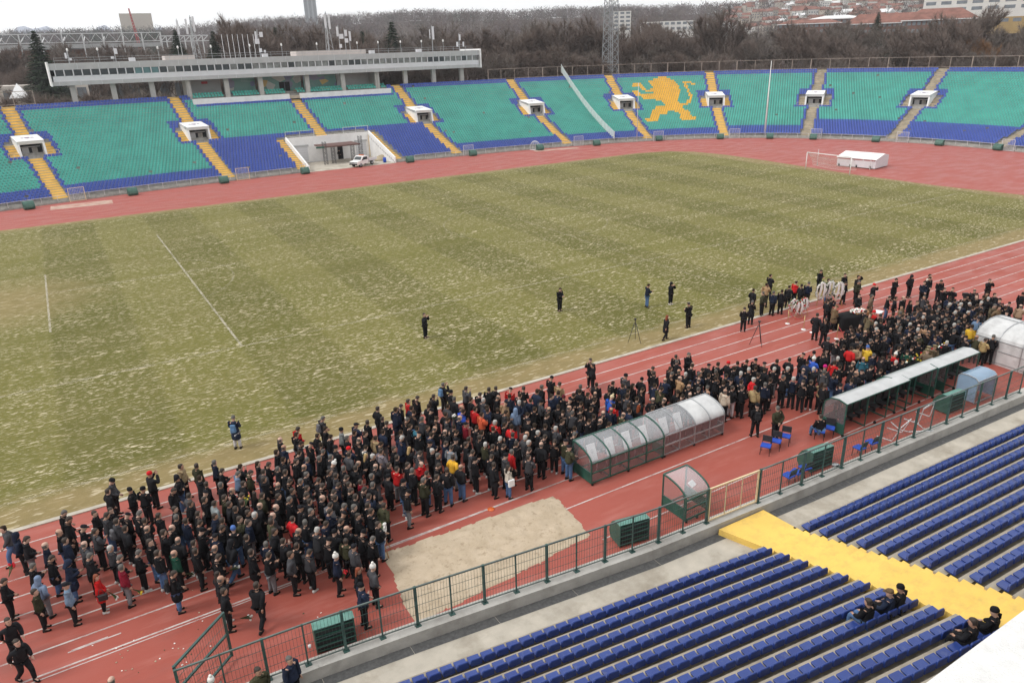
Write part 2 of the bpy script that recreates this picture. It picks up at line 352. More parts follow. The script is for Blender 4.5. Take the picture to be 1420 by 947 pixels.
def build_ground():
    S = 9000
    sheet('ground', [(-S,-S),(S,-S),(S,S),(-S,S)], -.9, M['open_ground'])
    # the red track fills the bowl; its near side ends at the plinth
    front = [tuple(BC[i]+BN[i]*.3) for i in range(0, len(BC), 8)]
    near = [(3,-53.2),(-3.2,-53.05),(-14.6,-52.65),(-23.7,-52.3),(-27.6,-52.1),(-31.2,-51.7),(-37.3,-51.0),(-40.2,-50.7),(-44.1,-50.45),(-60,-49.9),(-75,-49)]
    sheet('track', [(-95,10)]+front+[(40,-52.8)]+near+[(-95,-40)], 0, M['track'])
    # inside the recess under the far stand
    sheet('yard', [(-7.7,54.3),(7.7,54.3),(7.7,66.2),(-7.7,66.2)], .012, M['concrete_pale'])
    turf = [(-95,-36.3),(48,-36.3),(51,-35.4),(53.6,-32)]+[(54.6,-25.6),(53.3,-16),(53.2,-4),(54,4),(55,13.7),(55.4,23),(54.4,29.3),(51.5,32.8),(46,34.7),(18,34.9),(-95,35.2)]
    sheet('turf', turf, .004, M['turf'])
    mb = MB(); mb.box((-23.5,-36.46,.02), (143,.26,.045)); o = mb.build('kerb', M['concrete_pale']); o['kind'] = 'structure'
    # pitch markings
    def strips(name, segs, mat, z=.008):
        mb = MB()
        for (p, q, w) in segs:
            p, q = Vector((*p,z)), Vector((*q,z)); d = (q-p).normalized(); n = Vector((-d.y,d.x,0))*w/2
            mb.quad(p-n, q-n, q+n, p+n)
        o = mb.build(name, mat); o['kind'] = 'structure'; return o
    L, W = 52.16, 33.88
    def arc(cx, cy, r, a0, a1, w=.11, n=30):
        pts = [(cx+r*math.cos(a0+(a1-a0)*i/n), cy+r*math.sin(a0+(a1-a0)*i/n)) for i in range(n+1)]
        return [(pts[i], pts[i+1], w) for i in range(n)]
    a = math.acos(5.5/9.15)
    strong = [((-L+16.5,20.16),(-L+16.5,-20.16),.16), ((-L+5.5,9.16),(-L+5.5,-9.16),.15)]
    faint = [((-60,-W),(L,-W),.22), ((0,W),(0,-W),.16), ((-L,9.16),(-L+5.5,9.16),.10), ((-L,-20.16),(-L+16.5,-20.16),.14),((-L+5.5,2.0),(-L+21,2.0),.3), ((-60,-20.3),(50,-20.3),.26), ((-30,20.2),(50,20.2),.24),
             ((L-16.5,20.16),(L-16.5,-20.16),.12), ((L,20.16),(L-16.5,20.16),.12), ((L,-20.16),(L-16.5,-20.16),.12), ((L,W),(L,-W),.14), ((-60,W),(L,W),.12)]
    faint += arc(0,0,9.15,0,2*math.pi,.14,60)+arc(-L+11,0,9.15,-a,a,.14)
    strips('pitch_marking', strong, M['line_turf']); strips('worn_pitch_marking', faint, M['line_faint'])
    # track lanes along the near straight, then the far bend
    segs = []
    for k in range(1, 9):
        y = -36.55-1.205*k; segs.append(((-75,y),(58,y),.075))
    segs += [((-75,-46.6),(-27,-46.2),.05), ((-28.6,-48.05),(12,-48.05),.07), ((-28.6,-50.55),(-2,-50.5),.06)]
    for x0, y0, l in ((-46.9,-45.5,1.1),(-46,-43.2,.9),(-43.8,-44.1,1.4),(-46.4,-38.4,1.0),(-45.0,-38.9,1.2),(-47.8,-42.1,1.3),(-42.2,-41.2,1.2),(-47.0,-45.55,1.6),(-39.5,-38.2,.8),(-44.5,-40.4,.9)):
        segs.append(((x0,y0),(x0+l,y0+.02),.06))
    strips('lane_marking', segs, M['line_track'], .009)
    segs = []
    for k in range(0, 8, 1):
        for off in (0,):
            y = 38+1.6*k; segs.append(((-80,y),(30,y),.09))
            r = y
            pts = [(30+ (r*1.02)*math.sin(t), y*math.cos(t)) for t in np.linspace(0, math.pi*.62, 30)]
            segs += [(pts[i], pts[i+1], .09) for i in range(29) if math.hypot(*pts[i+1]) < 84]
    strips('far_lane_marking', segs, M['line_track_far'], .009)
    # pale landing patches by the far stand, a seam plate near the shelter
    for nm, c, d in (('landing_pad', (-41.6,47.2), (7.5,3.2)), ('landing_pad', (38.5,49.3), (9,1.8))):
        o = MB().box((c[0],c[1],.008), (d[0],d[1],.012), rz=R_(-2 if c[0] < 0 else -12)).build(nm, M['pad']); o['kind'] = 'structure'
M['pad'] = pmat('worn_pad', (.45,.32,.26), .9, .2, 1, world=True, dirt=(.4,.12,.1), dirt_amt=.8)
build_ground()
# sand area: a low uneven bed
def build_sand():
    poly = [(-36.2,-46.45),(-33,-46.7),(-30.5,-46.75),(-28.45,-46.9),(-28.55,-48.4),(-28.8,-50.05),(-31.3,-50.35),(-34,-50.55),(-36.75,-50.75),(-36.7,-49.3),(-36.45,-48)]
    def inside(x, y):
        r = False; n = len(poly)
        for i in range(n):
            (x1,y1),(x2,y2) = poly[i], poly[(i+1)%n]
            if (y1 > y) != (y2 > y) and x < (x2-x1)*(y-y1)/(y2-y1)+x1: r = not r
        return r
    from mathutils import noise as mn
    step = .075; xs = np.arange(-37, -28.2, step); ys = np.arange(-51, -46.2, step); idx = {}; vs = []; fs = []
    def dist(x, y):
        d = 9
        for i in range(len(poly)):
            a, b = Vector(poly[i]), Vector(poly[(i+1)%len(poly)]); p = Vector((x,y)); t = max(0, min(1, (p-a).dot(b-a)/(b-a).length_squared)); d = min(d, (a+(b-a)*t-p).length)
        return d if inside(x, y) else -d
    for i, x in enumerate(xs):
        for j, y in enumerate(ys):
            d = dist(x, y)+.11*mn.noise((x*1.5,y*1.5,2))+.04*mn.noise((x*6,y*6,2))
            h = .012+.10*min(1, max(0, d)/.8)*(.5+.9*abs(mn.noise((x*.9,y*.9,0)))+.5*mn.noise((x*3,y*3,4))) if d > 0 else -.03
            idx[i,j] = len(vs); vs.append((x, y, h))
    for i in range(len(xs)-1):
        for j in range(len(ys)-1):
            q = [idx[i,j], idx[i+1,j], idx[i+1,j+1], idx[i,j+1]]
            if max(vs[k][2] for k in q) > 0: fs.append(q)
    g = G('sand'); v = g.pos()
    c = g.mix(g.ramp(g.noise(v, 1.3, 7, .65), .35, .65), (.52,.425,.315), (.43,.345,.245)); c = g.mix(g.ramp(g.noise(v, 4.5, 6, .6), .56, .72, 0, .75), c, (.27,.205,.135))
    g.bump(g.noise(v, 7, 6, .65), .8, .06); mt = g.done(c, .95)
    o = link_mesh('sand', np_mesh('sand', vs, [np.array(fs)], mt, smooth=True)); o['kind'] = 'structure'
build_sand()
# ------------------------------------------------------------------ the far bowl
ROWS = 36; D0 = .75; DD = .8
AISLES = [('A',-43.8,51.6,1),('B',-20.35,53.8,1),('C',-.6,54.9,2),('D',20.1,54.3,1),('E',42.9,51.3,1),('F',59.15,47.1,1),('G',72.85,39.7,1),('H',83.4,28.3,0),('I',89.55,14.4,0),('J',91.4,-3.5,0),('K',88,-19,0),('L',-62,46,1)]
AS = {n: s_of(x, y) for n, x, y, k in AISLES}
AK = {n: k for n, x, y, k in AISLES}
VOM = ['L','A','B','D','E','F','G','H','I','J','K']
VD0, VD1, VW = 14.0, 20.0, 3.4
S_MID = s_of(0, 54.9)
def off_line(s): return s-S_MID        # along the front near the recess this is metres of x
FD = ROWS*DD+D0
def build_bowl():
    root = empty('grandstand', tuple(bowl(S_MID, 10, 0)), 0, 'far curved grandstand of green and blue seating steps with yellow stairways', 'grandstand')
    inv = Matrix.Translation(-root.location)
    def part(name, me, par=root):
        o = link_mesh(name, me, par); o.matrix_local = inv if par is root else Matrix.Identity(4); return o
    # stepped terrace swept round the front line, with the recess cut out
    idx = np.arange(0, len(S_), 4); prof = [(0,0),(0,.28),(.12,.28),(.12,.22),(D0-.35,.22)]
    for k in range(ROWS+1):
        d = D0-.35+k*DD; z = zr(D0+k*DD)
        prof += [(d, z), (d+DD, z)]
    zt = prof[-1][1]; prof += [(prof[-1][0]+1.6, zt), (prof[-1][0]+1.6, zt-.2), (prof[-1][0]+9, -.9)]
    prof = np.array(prof); V = []; F = []
    for i in idx: V.append(np.stack([BC[i,0]+BN[i,0]*prof[:,0], BC[i,1]+BN[i,1]*prof[:,0], prof[:,1]], 1))
    nP = len(prof); V = np.concatenate(V)
    for a in range(len(idx)-1):
        s0 = (S_[idx[a]]+S_[idx[a+1]])/2; cut = abs(s0-S_MID) < 7.75
        for p in range(nP-1):
            if cut and prof[p,0] < 11.9 and p < nP-4: continue
            F.append((a*nP+p, (a+1)*nP+p, (a+1)*nP+p+1, a*nP+p+1))
    part('terrace', np_mesh('terrace', V, [np.array(F)], M['step_concrete']))
    # stairways: two short steps to a row
    for n, x, y, k in AISLES:
        s = AS[n]; t, nn = bowl_axes(s); a = bowl(s, 0); hw = .92
        mb = MB(); d = .15 if n != 'C' else 12.1; dend = FD if n != 'C' else 26.2
        while d < dend:
            if not (n in VOM and VD0 < d < VD1):
                z = zr(d+.36)+.03 if d > D0-.36 else .10+.55*d
                q = a+nn*(d+.2); mb.box((q.x, q.y, z/2-.2), (2*hw*(1+.002*d), .41, z+.4), rz=math.atan2(t.y, t.x))
            d += .4
        if n in VOM:      # landings beside the doorway
            for sd in (-1, 1):
                dd = VD0+.2
                while dd < VD1-1.5:
                    q = a+nn*(dd+.2)+t*sd*2.42; z = zr(dd+.36)+.04; mb.box((q.x,q.y,z-.4), (1.35,.41,.8), rz=math.atan2(t.y,t.x)); dd += .4
        me = mb.mesh('stairway', M['yellow'] if k else M['step_worn']); part('stairway', me)
    # flanking stairs of the recess
    for sx in (-1, 1):
        mb = MB(); d = .15
        while d < 12.4:
            z = zr(d+.36)+.03 if d > D0-.36 else .1+.55*d
            q = bowl(S_MID, d+.2, 0, 0); mb.box((S_[0]*0+q.x+sx*8.55, q.y, z/2-.2), (1.5,.41,z+.4)); d += .4
        part('stairway', mb.mesh('stairway', M['yellow']))
    mb = MB(); zz = zr(12.6)+.06
    mb.box((.6,67.9,zz-.15), (6.5,1.3,.3)); part('landing', mb.mesh('landing', M['yellow']))
    # recess walls
    mb = MB(); yb = 66.4
    mb.box((0,yb+.15,2.2), (15.7,.3,4.5))
    for sx in (-1, 1):
        x = sx*7.72; vs = [(x-.13,54.6,-.1),(x+.13,54.6,-.1),(x+.13,yb,-.1),(x-.13,yb,-.1),(x-.13,54.6,.95),(x+.13,54.6,.95),(x+.13,yb,4.65),(x-.13,yb,4.65)]
        mb.add(vs, [(3,2,1,0),(4,5,6,7),(0,1,5,4),(1,2,6,5),(2,3,7,6),(3,0,4,7)])
    part('recess_wall', mb.mesh('recess_wall', M['white_wall']))
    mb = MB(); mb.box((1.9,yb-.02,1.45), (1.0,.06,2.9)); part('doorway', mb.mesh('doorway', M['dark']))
    for x, w in ((-5.4,2.6),(6.0,2.0)):
        mb = MB(); mb.box((x,yb-.03,1.5), (w,.06,2.6), mi=0); mb.box((x,yb-.07,2.95), (w+.4,.14,.35), mi=1)
        for k in range(6): mb.box((x,yb-.065,.5+k*.42), (w,.02,.03), mi=1)
        part('roller_shutter', mb.mesh('roller_shutter', [M['pale_panel'], M['grey_panel']]))
    # rails over the recess and beside the stairs
    for x0, x1 in ((-7.7,-2.6),(2.9,7.7)):
        mb = MB(); xm = (x0+x1)/2
        for z in (4.7,5.55): mb.bar((x0,66.5,z), (x1,66.5,z), .07)
        for x in (x0,xm,x1): mb.bar((x,66.5,4.5), (x,66.5,5.6), .07)
        part('handrail', mb.mesh('handrail', M['pale_steel']))
    # doorway boxes (vomitories) half way up
    for n in VOM:
        s = AS[n]; t, nn = bowl_axes(s); a = bowl(s, 0); rz = math.atan2(t.y, t.x); z0, z1 = zr(VD0)-.1, zr(VD1)+.55
        pr = empty('entrance_portal', (0,0,0)); pr.parent = root; pr.matrix_local = inv @ Matrix.Translation(a) @ Matrix.Rotation(rz, 4, 'Z')
        mb = MB(); w = 1.65
        for sx in (-1,1):
            x = sx*w; vs = [(x-.14,VD0+.2,z0-.5),(x+.14,VD0+.2,z0-.5),(x+.14,VD1,z0),(x-.14,VD1,z0),(x-.14,VD0+1.0,z1-.35),(x+.14,VD0+1.0,z1-.35),(x+.14,VD1,z1+.12),(x-.14,VD1,z1+.12)]
            mb.add(vs, [(3,2,1,0),(4,5,6,7),(0,1,5,4),(1,2,6,5),(2,3,7,6),(3,0,4,7)])
        x = w+.14; za, zb = z1-.35, z1+.12
        mb.add([(-x,VD0+.95,za-.45),(x,VD0+.95,za-.45),(x,VD1,zb-.3),(-x,VD1,zb-.3),(-x,VD0+.75,za+.05),(x,VD0+.75,za+.05),(x,VD1,zb+.05),(-x,VD1,zb+.05)], [(3,2,1,0),(4,5,6,7),(0,1,5,4),(1,2,6,5),(2,3,7,6),(3,0,4,7)])
        link_mesh('canopy', mb.mesh('canopy', M['white_wall']), pr)
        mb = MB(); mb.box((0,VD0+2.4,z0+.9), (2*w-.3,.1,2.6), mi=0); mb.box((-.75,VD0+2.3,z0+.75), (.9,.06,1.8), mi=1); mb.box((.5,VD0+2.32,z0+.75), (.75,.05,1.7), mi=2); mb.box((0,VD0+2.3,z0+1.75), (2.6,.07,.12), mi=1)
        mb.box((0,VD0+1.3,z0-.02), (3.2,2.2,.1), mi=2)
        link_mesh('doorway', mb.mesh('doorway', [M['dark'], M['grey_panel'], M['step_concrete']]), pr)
        # small crest painted on the sloping roof: a shield with bars either side
        mb = MB(); yc = VD0+3.4; zc = za+.05+(zb-za)*(yc-VD0-.75)/(VD1-VD0-.75)+.03; sl = (zb-za)/(VD1-VD0-.75)
        sh = [(-.35,.5),(.35,.5),(.38,0),(.2,-.45),(0,-.65),(-.2,-.45),(-.38,0)]
        mb.add([(px_, yc+py_, zc+sl*py_) for px_, py_ in sh], [tuple(range(7))], 0)
        for sx in (-1,1):
            for q in (-.25,.05,.3): mb.box((sx*.68,yc+q,zc+sl*q), (.42,.12,.01), mi=0)
        mb.box((0,yc+.05,zc+.015), (.35,.3,.008), mi=1)
        link_mesh('crest', mb.mesh('crest', [M['crest'], M['crest_red']]), pr)
        if n in ('H','I','J','A'):
            for sx in (-1,1):
                mb = MB(); zz = z0+.15
                for h in (.5,1.0): mb.bar((sx*1.9,VD0+.15,zz+h), (sx*3.3,VD0+.15,zz+h), .05)
                for x in (1.9,2.6,3.3): mb.bar((sx*x,VD0+.15,zz), (sx*x,VD0+.15,zz+1.0), .05)
                link_mesh('handrail', mb.mesh('handrail', M['cream_paint']), pr)
    # low rail along the track
    mb = MB(); i0 = 0
    for i in range(0, len(S_), 8):
        if abs(S_[i]-S_MID) < 9.6:
            if i0 is not None: part('front_rail', mb.mesh('front_rail', M['pale_steel'])); mb = MB()
            i0 = None; continue
        p = bowl(S_[i], .06)
        mb.bar((p.x,p.y,.25), (p.x,p.y,1.0), .05)
        if i0 is not None and i:
            q = bowl(S_[i-8], .06); mb.bar((q.x,q.y,.98), (p.x,p.y,.98), .045)
        i0 = i
    part('front_rail', mb.mesh('front_rail', M['pale_steel']))
    return root
M['step_worn'] = pmat('worn_stair', (.40,.335,.235), .85, .25, .8, world=True, dirt=(.2,.17,.13), dirt_amt=.7)
M['crest'] = pmat('crest_paint', (.30,.27,.38), .7); M['crest_red'] = pmat('crest_red_paint', (.45,.16,.2), .7)
FAR_STAND = build_bowl()

# the fence on top of the bowl
def build_top_fence():
    mb = MB(); prev = None; d = FD+1.4; z0 = zr(FD)+.1
    for i in range(int(AS['L']/DS), len(S_), 10):
        x = bowl(S_[i], d)
        if -42 < x.x < 41 and x.y > 60:
            if prev is not None: tag(mb.build('perimeter_fence', M['rusty_rail']), 'rusty fence along the top of the stand left of the press box', 'fence'); mb = MB()
            prev = None; continue
        mb.bar((x.x,x.y,z0-.3), (x.x,x.y,z0+2.3), .10 if (i//10) % 4 else .16)
        if prev is not None:
            mb.bar((prev.x,prev.y,z0+2.25), (x.x,x.y,z0+2.25), .09); mb.bar((prev.x,prev.y,z0+.25), (x.x,x.y,z0+.25), .09)
        prev = x
    o = mb.build('perimeter_fence', M['rusty_rail']); tag(o, 'long rusty fence along the top edge of the far stand right of the press box', 'fence')
build_top_fence()

# ------------------------------------------------------------------ seats of the far bowl (thousands: one object together with the near rows' remainder)
LION = [[(203,282),(232,272),(290,272),(305,292),(330,318),(360,345),(400,345),(432,338),(440,318),(420,300),(398,298),(388,262),(410,250),(440,248),(480,218),(530,208),(590,215),(640,235),(690,262),(725,300),(735,350),(733,380),(712,420),(708,450),(722,490),(745,520),(770,535),(775,560),(830,580),(860,632),(905,650),(905,680),(740,680),(735,650),(752,632),(738,605),(690,598),(650,570),(605,592),(580,625),(512,628),(505,692),(345,692),(345,668),(405,655),(425,610),(440,570),(480,538),(560,535),(578,505),(545,482),(490,462),(330,452),(300,425),(232,418),(212,380),(230,366),(285,364),(300,395),(436,400),(436,380),(370,372),(318,350),(290,320),(225,318)],
        [(760,262),(835,252),(850,268),(905,272),(905,288),(855,290),(830,282),(808,292),(850,380),(878,430),(860,470),(815,520),(770,522),(742,505),(790,498),(840,445),(800,340),(770,290)]]
LION = [[(850+x*160/1263, 80+y*160/1263) for x, y in pl] for pl in LION]
def in_poly(px_, py_, poly):
    r = np.zeros(len(px_), bool); n = len(poly)
    for i in range(n):
        (x1,y1),(x2,y2) = poly[i], poly[(i+1)%n]
        c = ((y1 > py_) != (y2 > py_)) & (px_ < (x2-x1)*(py_-y1)/((y2-y1) if y2 != y1 else 1e-9)+x1); r ^= c
    return r
def far_seats():
    """positions, headings and colour classes (0 green, 1 blue, 2 gold)"""
    P_, H_, C_ = [], [], []
    for k in range(ROWS):
        d = D0+k*DD; line = BC+BN*d; L = np.concatenate([[0], np.cumsum(np.hypot(*np.diff(line, axis=0).T))])
        n = int(L[-1]/.5); q = np.arange(n)*.5+.25
        x = np.interp(q, L, line[:,0]); y = np.interp(q, L, line[:,1]); s = np.interp(q, L, S_)
        nx = np.interp(q, L, BN[:,0]); ny = np.interp(q, L, BN[:,1])
        keep = np.ones(n, bool); cl = np.zeros(n, int)
        if k >= ROWS-2: cl[:] = 1
        for nm in AS:
            o = q-np.interp(AS[nm], S_, L)
            if nm == 'C' and d < 12: continue
            a = np.abs(o); hw, bw = 1.0, 1.48
            if nm in VOM and VD0-.3 < d < VD1: hw, bw = (3.1, 3.62) if d < VD1-1.2 else (2.1, 3.62)
            elif nm in VOM and VD0-1.1 < d < VD1+.9: bw = 3.62
            keep &= a > hw; cl[a < bw] = 1
        xo = x
        far = y > 50
        # recess and its flanking stairs, VIP boxes
        keep &= ~(far & (np.abs(x) < 9.4) & (d < 12.3))
        keep &= ~(far & (np.abs(x) < 7.4) & (d < 13.3))
        keep &= ~(far & (x > -19.6) & (x < 18.9) & (d > 25.6))
        cl[far & (x > -19.6) & (x < 18.9) & (d > 25.0)] = 1
        low = np.full(n, 3.9)
        low[(s > AS['B']) & (s < AS['D'])] = 14.3
        low[s > AS['H']] = 7.6; low[s > AS['J']] = 8.4
        low[(s > AS['G']) & (s < AS['H'])] = 4.4
        cl[d < low] = 1
        z = np.full(n, zr(d))
        if AS['F'] < s.max():
            sel = (s > AS['F']) & (s < AS['G']) & (cl == 0)
            ii = np.where(sel)[0]
            if len(ii):
                uv = np.array([proj((x[i], y[i], z[i]+.6)) for i in ii])
                for pl in LION: cl[ii[in_poly(uv[:,0], uv[:,1], pl)]] = 2
        keep &= ~((RNG.random(n) < .004))
        P_.append(np.stack([x, y, z], 1)[keep]); H_.append(np.stack([nx, ny], 1)[keep]); C_.append(cl[keep])
    for yy, zz in ((82.6,11.0),(83.5,11.4)):      # seats in front of the glass of the boxes
        for x in np.arange(-19, 18.5, .55):
            if any(abs(x-c) < .6 for c in COLS_X) or abs(x+1.2) < 1.2: continue
            P_.append(np.array([[x,yy,zz]])); H_.append(np.array([[0,1.]])); C_.append(np.array([0]))
    return np.concatenate(P_), np.concatenate(H_), np.concatenate(C_)
COLS_X = [-38.1,-31.9,-25.7,-19.6,-12.9,-6.6,2.4,9.7,17.0,23.4,30.0,36.8]
def boxes_np(P, H, boxes):
    """for every seat the same little boxes (centre along right, back, up; size)"""
    V = []; F = []; n = len(P); base = 0
    r = np.stack([H[:,1], -H[:,0]], 1)
    for (cx, cy, cz), (dx, dy, dz), fset in boxes:
        vs = np.zeros((n, 8, 3), np.float32); k = 0
        for sz in (-1,1):
            for sx, sy in ((-1,-1),(1,-1),(1,1),(-1,1)):
                a = cx+sx*dx/2; b = cy+sy*dy/2
                vs[:,k,0] = P[:,0]+r[:,0]*a+H[:,0]*b; vs[:,k,1] = P[:,1]+r[:,1]*a+H[:,1]*b; vs[:,k,2] = P[:,2]+cz+sz*dz/2; k += 1
        quads = np.array([(4,5,6,7),(0,1,5,4),(1,2,6,5),(2,3,7,6),(3,0,4,7),(3,2,1,0)])[list(fset)]
        F.append((quads[None]+(base+np.arange(n)*8)[:,None,None]).reshape(-1,4)); V.append(vs.reshape(-1,3)); base += n*8
    return np.concatenate(V), F
FAR_P, FAR_H, FAR_C = far_seats()

# ------------------------------------------------------------------ the near stand
ND = .783; NR = .226; WALK_Z = -.15
FENCE = [(-60,-50.0),(-46,-50.35),(-44.07,-50.55),(-40.2,-50.78),(-37.3,-51.07),(-31.2,-51.77),(-27.6,-52.15),(-23.7,-52.36),(-19.2,-52.58),(-14.6,-52.73),(-3.2,-53.12),(4,-53.35)]
L0 = Vector((-23.95,-54.77)); R0 = Vector((-21.75,-54.62)); LDIR = Vector((-.9937,.112)); RDIR = Vector((.99936,-.0358)); NDIR = Vector((-.013,-1)).normalized()
BACK_H = .60
def row_z(k): return WALK_Z+NR*k        # floor of row k
def build_near():
    root = empty('grandstand', (-24,-58,0), 0, 'near grandstand of concrete steps with blue seats and a wide yellow stairway', 'grandstand')
    inv = Matrix.Translation(-root.location)
    def part(name, me):
        o = link_mesh(name, me, root); o.matrix_local = inv; return o
    # walkway and drain along the plinth
    mb = MB()
    f = [Vector(p) for p in FENCE]
    for a, b in zip(f[:-1], f[1:]):
        mb.quad((a.x,a.y-.3,WALK_Z), (a.x,a.y-5,WALK_Z), (b.x,b.y-5,WALK_Z), (b.x,b.y-.3,WALK_Z))
    part('walkway', mb.mesh('walkway', M['concrete_pale']))
    mb = MB()
    for a, b in zip(f[:-1], f[1:]):
        n = max(1, int((b-a).length/2.2))
        for i in range(n):
            p, q = a+(b-a)*(i+.002)/n, a+(b-a)*(i+.998)/n
            mb.quad((p.x,p.y-.31,WALK_Z+.006), (p.x,p.y-.72,WALK_Z+.006), (q.x,q.y-.72,WALK_Z+.006), (q.x,q.y-.31,WALK_Z+.006))
    part('drain_grate', mb.mesh('drain_grate', M['grate']))
    # steps of both blocks, each with a raised seat beam
    for nm, O, Dr, Ln in (('terrace', L0, LDIR, 34), ('terrace', R0, RDIR, 34)):
        mb = MB()
        for k in range(0, 24):
            e = O+NDIR*ND*k+NDIR*(-.42); z = row_z(k); a = e-Dr*(.0); b = e+Dr*Ln
            dn = NDIR*ND
            # floor tread
            pts = [a, b, b+dn, a+dn]
            lo = -.9
            vs = [(p.x,p.y,lo) for p in pts]+[(p.x,p.y,z) for p in pts]
            mb.add(vs, [(3,2,1,0),(4,5,6,7),(0,1,5,4),(1,2,6,5),(2,3,7,6),(3,0,4,7)], 0)
            # beam carrying the seats
            ex = .12 if O is L0 else .20
            pts = [a+NDIR*.06-Dr*ex, b+NDIR*.06, b+NDIR*.40, a+NDIR*.40-Dr*ex]
            vs = [(p.x,p.y,z) for p in pts]+[(p.x,p.y,z+.27) for p in pts]
            mb.add(vs, [(4,5,6,7),(0,1,5,4),(1,2,6,5),(2,3,7,6),(3,0,4,7)], 1)
        part(nm, mb.mesh(nm, [M['tread'], M['tread']]))
    # wide yellow stair between the blocks
    mb = MB(); f0 = at(1000,733,.12)
    a0, a1 = Vector((-24.45,-52.72)), Vector((-21.95,-52.78))
    e0, e1 = L0+Vector((.10,.25)), R0+Vector((-.10,.25))
    vs = [(a0.x,a0.y,.12),(a1.x,a1.y,.12),(e1.x,e1.y,.12),(e0.x,e0.y,.12)]; lo = [(x,y,-.9) for x,y,z in vs]
    mb.add(vs+lo, [(0,1,2,3),(4,5,1,0),(5,6,2,1),(6,7,3,2),(7,4,0,3)])
    for k in range(0, 48):
        z = .12+NR/2*k+.02; d0 = ND/2*k
        p0, p1 = e0+NDIR*d0, e1+NDIR*d0; q0, q1 = p0+NDIR*ND/2, p1+NDIR*ND/2
        vs = [(p0.x,p0.y,z),(p1.x,p1.y,z),(q1.x,q1.y,z),(q0.x,q0.y,z)]; lo = [(x,y,-.9) for x,y,_ in vs]
        mb.add(vs+lo, [(0,1,2,3),(4,5,1,0),(5,6,2,1),(7,4,0,3)])
    part('stairway', mb.mesh('stairway', M['yellow_stair']))
    # upper gallery: the white roof ledge under the photographer and the wall that carries it
    mb = MB(); mb.box((-30,-71.4,13.9), (34,7.0,.3)); part('roof_ledge', mb.mesh('roof_ledge', M['ledge']))
    mb = MB(); mb.box((-30,-69.0,8.2), (33.6,.3,11.1)); part('gallery_wall', mb.mesh('gallery_wall', M['concrete']))
    # plinth wall under the fence
    mb = MB()
    for a, b in zip(f[:-1], f[1:]):
        d = (b-a).normalized(); n = Vector((-d.y,d.x))*.30
        p = [a-n, b-n, b+n*.75, a+n*.75]
        vs = [(q.x,q.y,-.9) for q in p]+[(q.x,q.y,.30) for q in p]
        mb.add(vs, [(4,5,6,7),(0,1,5,4),(2,3,7,6)], 0)
    w = mb.build('plinth_wall', M['concrete']); tag(w, 'long grey concrete plinth wall under the green mesh fence', 'wall')
M['yellow_stair'] = pmat('yellow_stair_paint', (.80,.54,.135), .75, .07, .8, .2, True, dirt=(.50,.34,.12), dirt_amt=.55, dirt_sc=2.2)
M['ledge'] = pmat('white_ledge', (.72,.715,.70), .85, .08, 9, .7, True, dirt=(.6,.58,.55), dirt_amt=.4, dirt_sc=3)
build_near()

# near seats: bucket shell with a low back and a bracket; the nearest 300 in view are objects
def seat_shell():
    mb = MB()
    # local: x right, y = towards the back, z up from the beam top; drawn as closed shells
    w = .192
    pan = [(-.18,.095),(-.19,.125),(-.05,.112),(.09,.105),(.135,.125),(.150,.315),(.168,.340),(.195,.340),(.213,.315),(.215,.085),(.10,.055),(-.15,.065)]
    n = len(pan); xs = (-w, -w*.80, w*.80, w); vs = []
    for i, x in enumerate(xs):
        for (a, b) in pan:
            e = i in (0,3)
            vs.append((x, a+(.015 if e and a < 0 else 0), b-(.045 if e and b > .3 else 0)+(.015 if e and b < .2 and a < .12 else 0)))
    fs = []
    for i in range(3):
        for k in range(n): fs.append((i*n+k, i*n+(k+1)%n, (i+1)*n+(k+1)%n, (i+1)*n+k))
    fs += [tuple(range(n-1,-1,-1)), tuple(range(3*n,4*n))]
    mb.add(vs, fs); return mb.mesh('seat', M['seat_blue'])
SEAT_ME = seat_shell()
_b = MB(); _b.box((0,.10,.035), (.08,.10,.07)); _b.box((0,.05,.055), (.32,.24,.022)); BRACKET_ME = _b.mesh('bracket', M['black'])
def near_seats():
    out = []
    for blk, O, Dr in (('L', L0, LDIR), ('R', R0, RDIR)):
        for k in range(0, 16):
            for j in range(0, 70):
                q = O+NDIR*ND*k+Dr*(.23+.456*j)-NDIR*0; z = row_z(k)+.27
                u, v = proj((q.x, q.y, z+.35))
                if -40 < u < 1460 and 540 < v < 985: out.append((blk, k, j, q, z, Dr, u, v))
    return out
NEAR = near_seats()
def occluded(s):   # behind the ledge
    return s[7] > 947+(s[6]-1290)*(862-947)/130 and s[6] > 1250
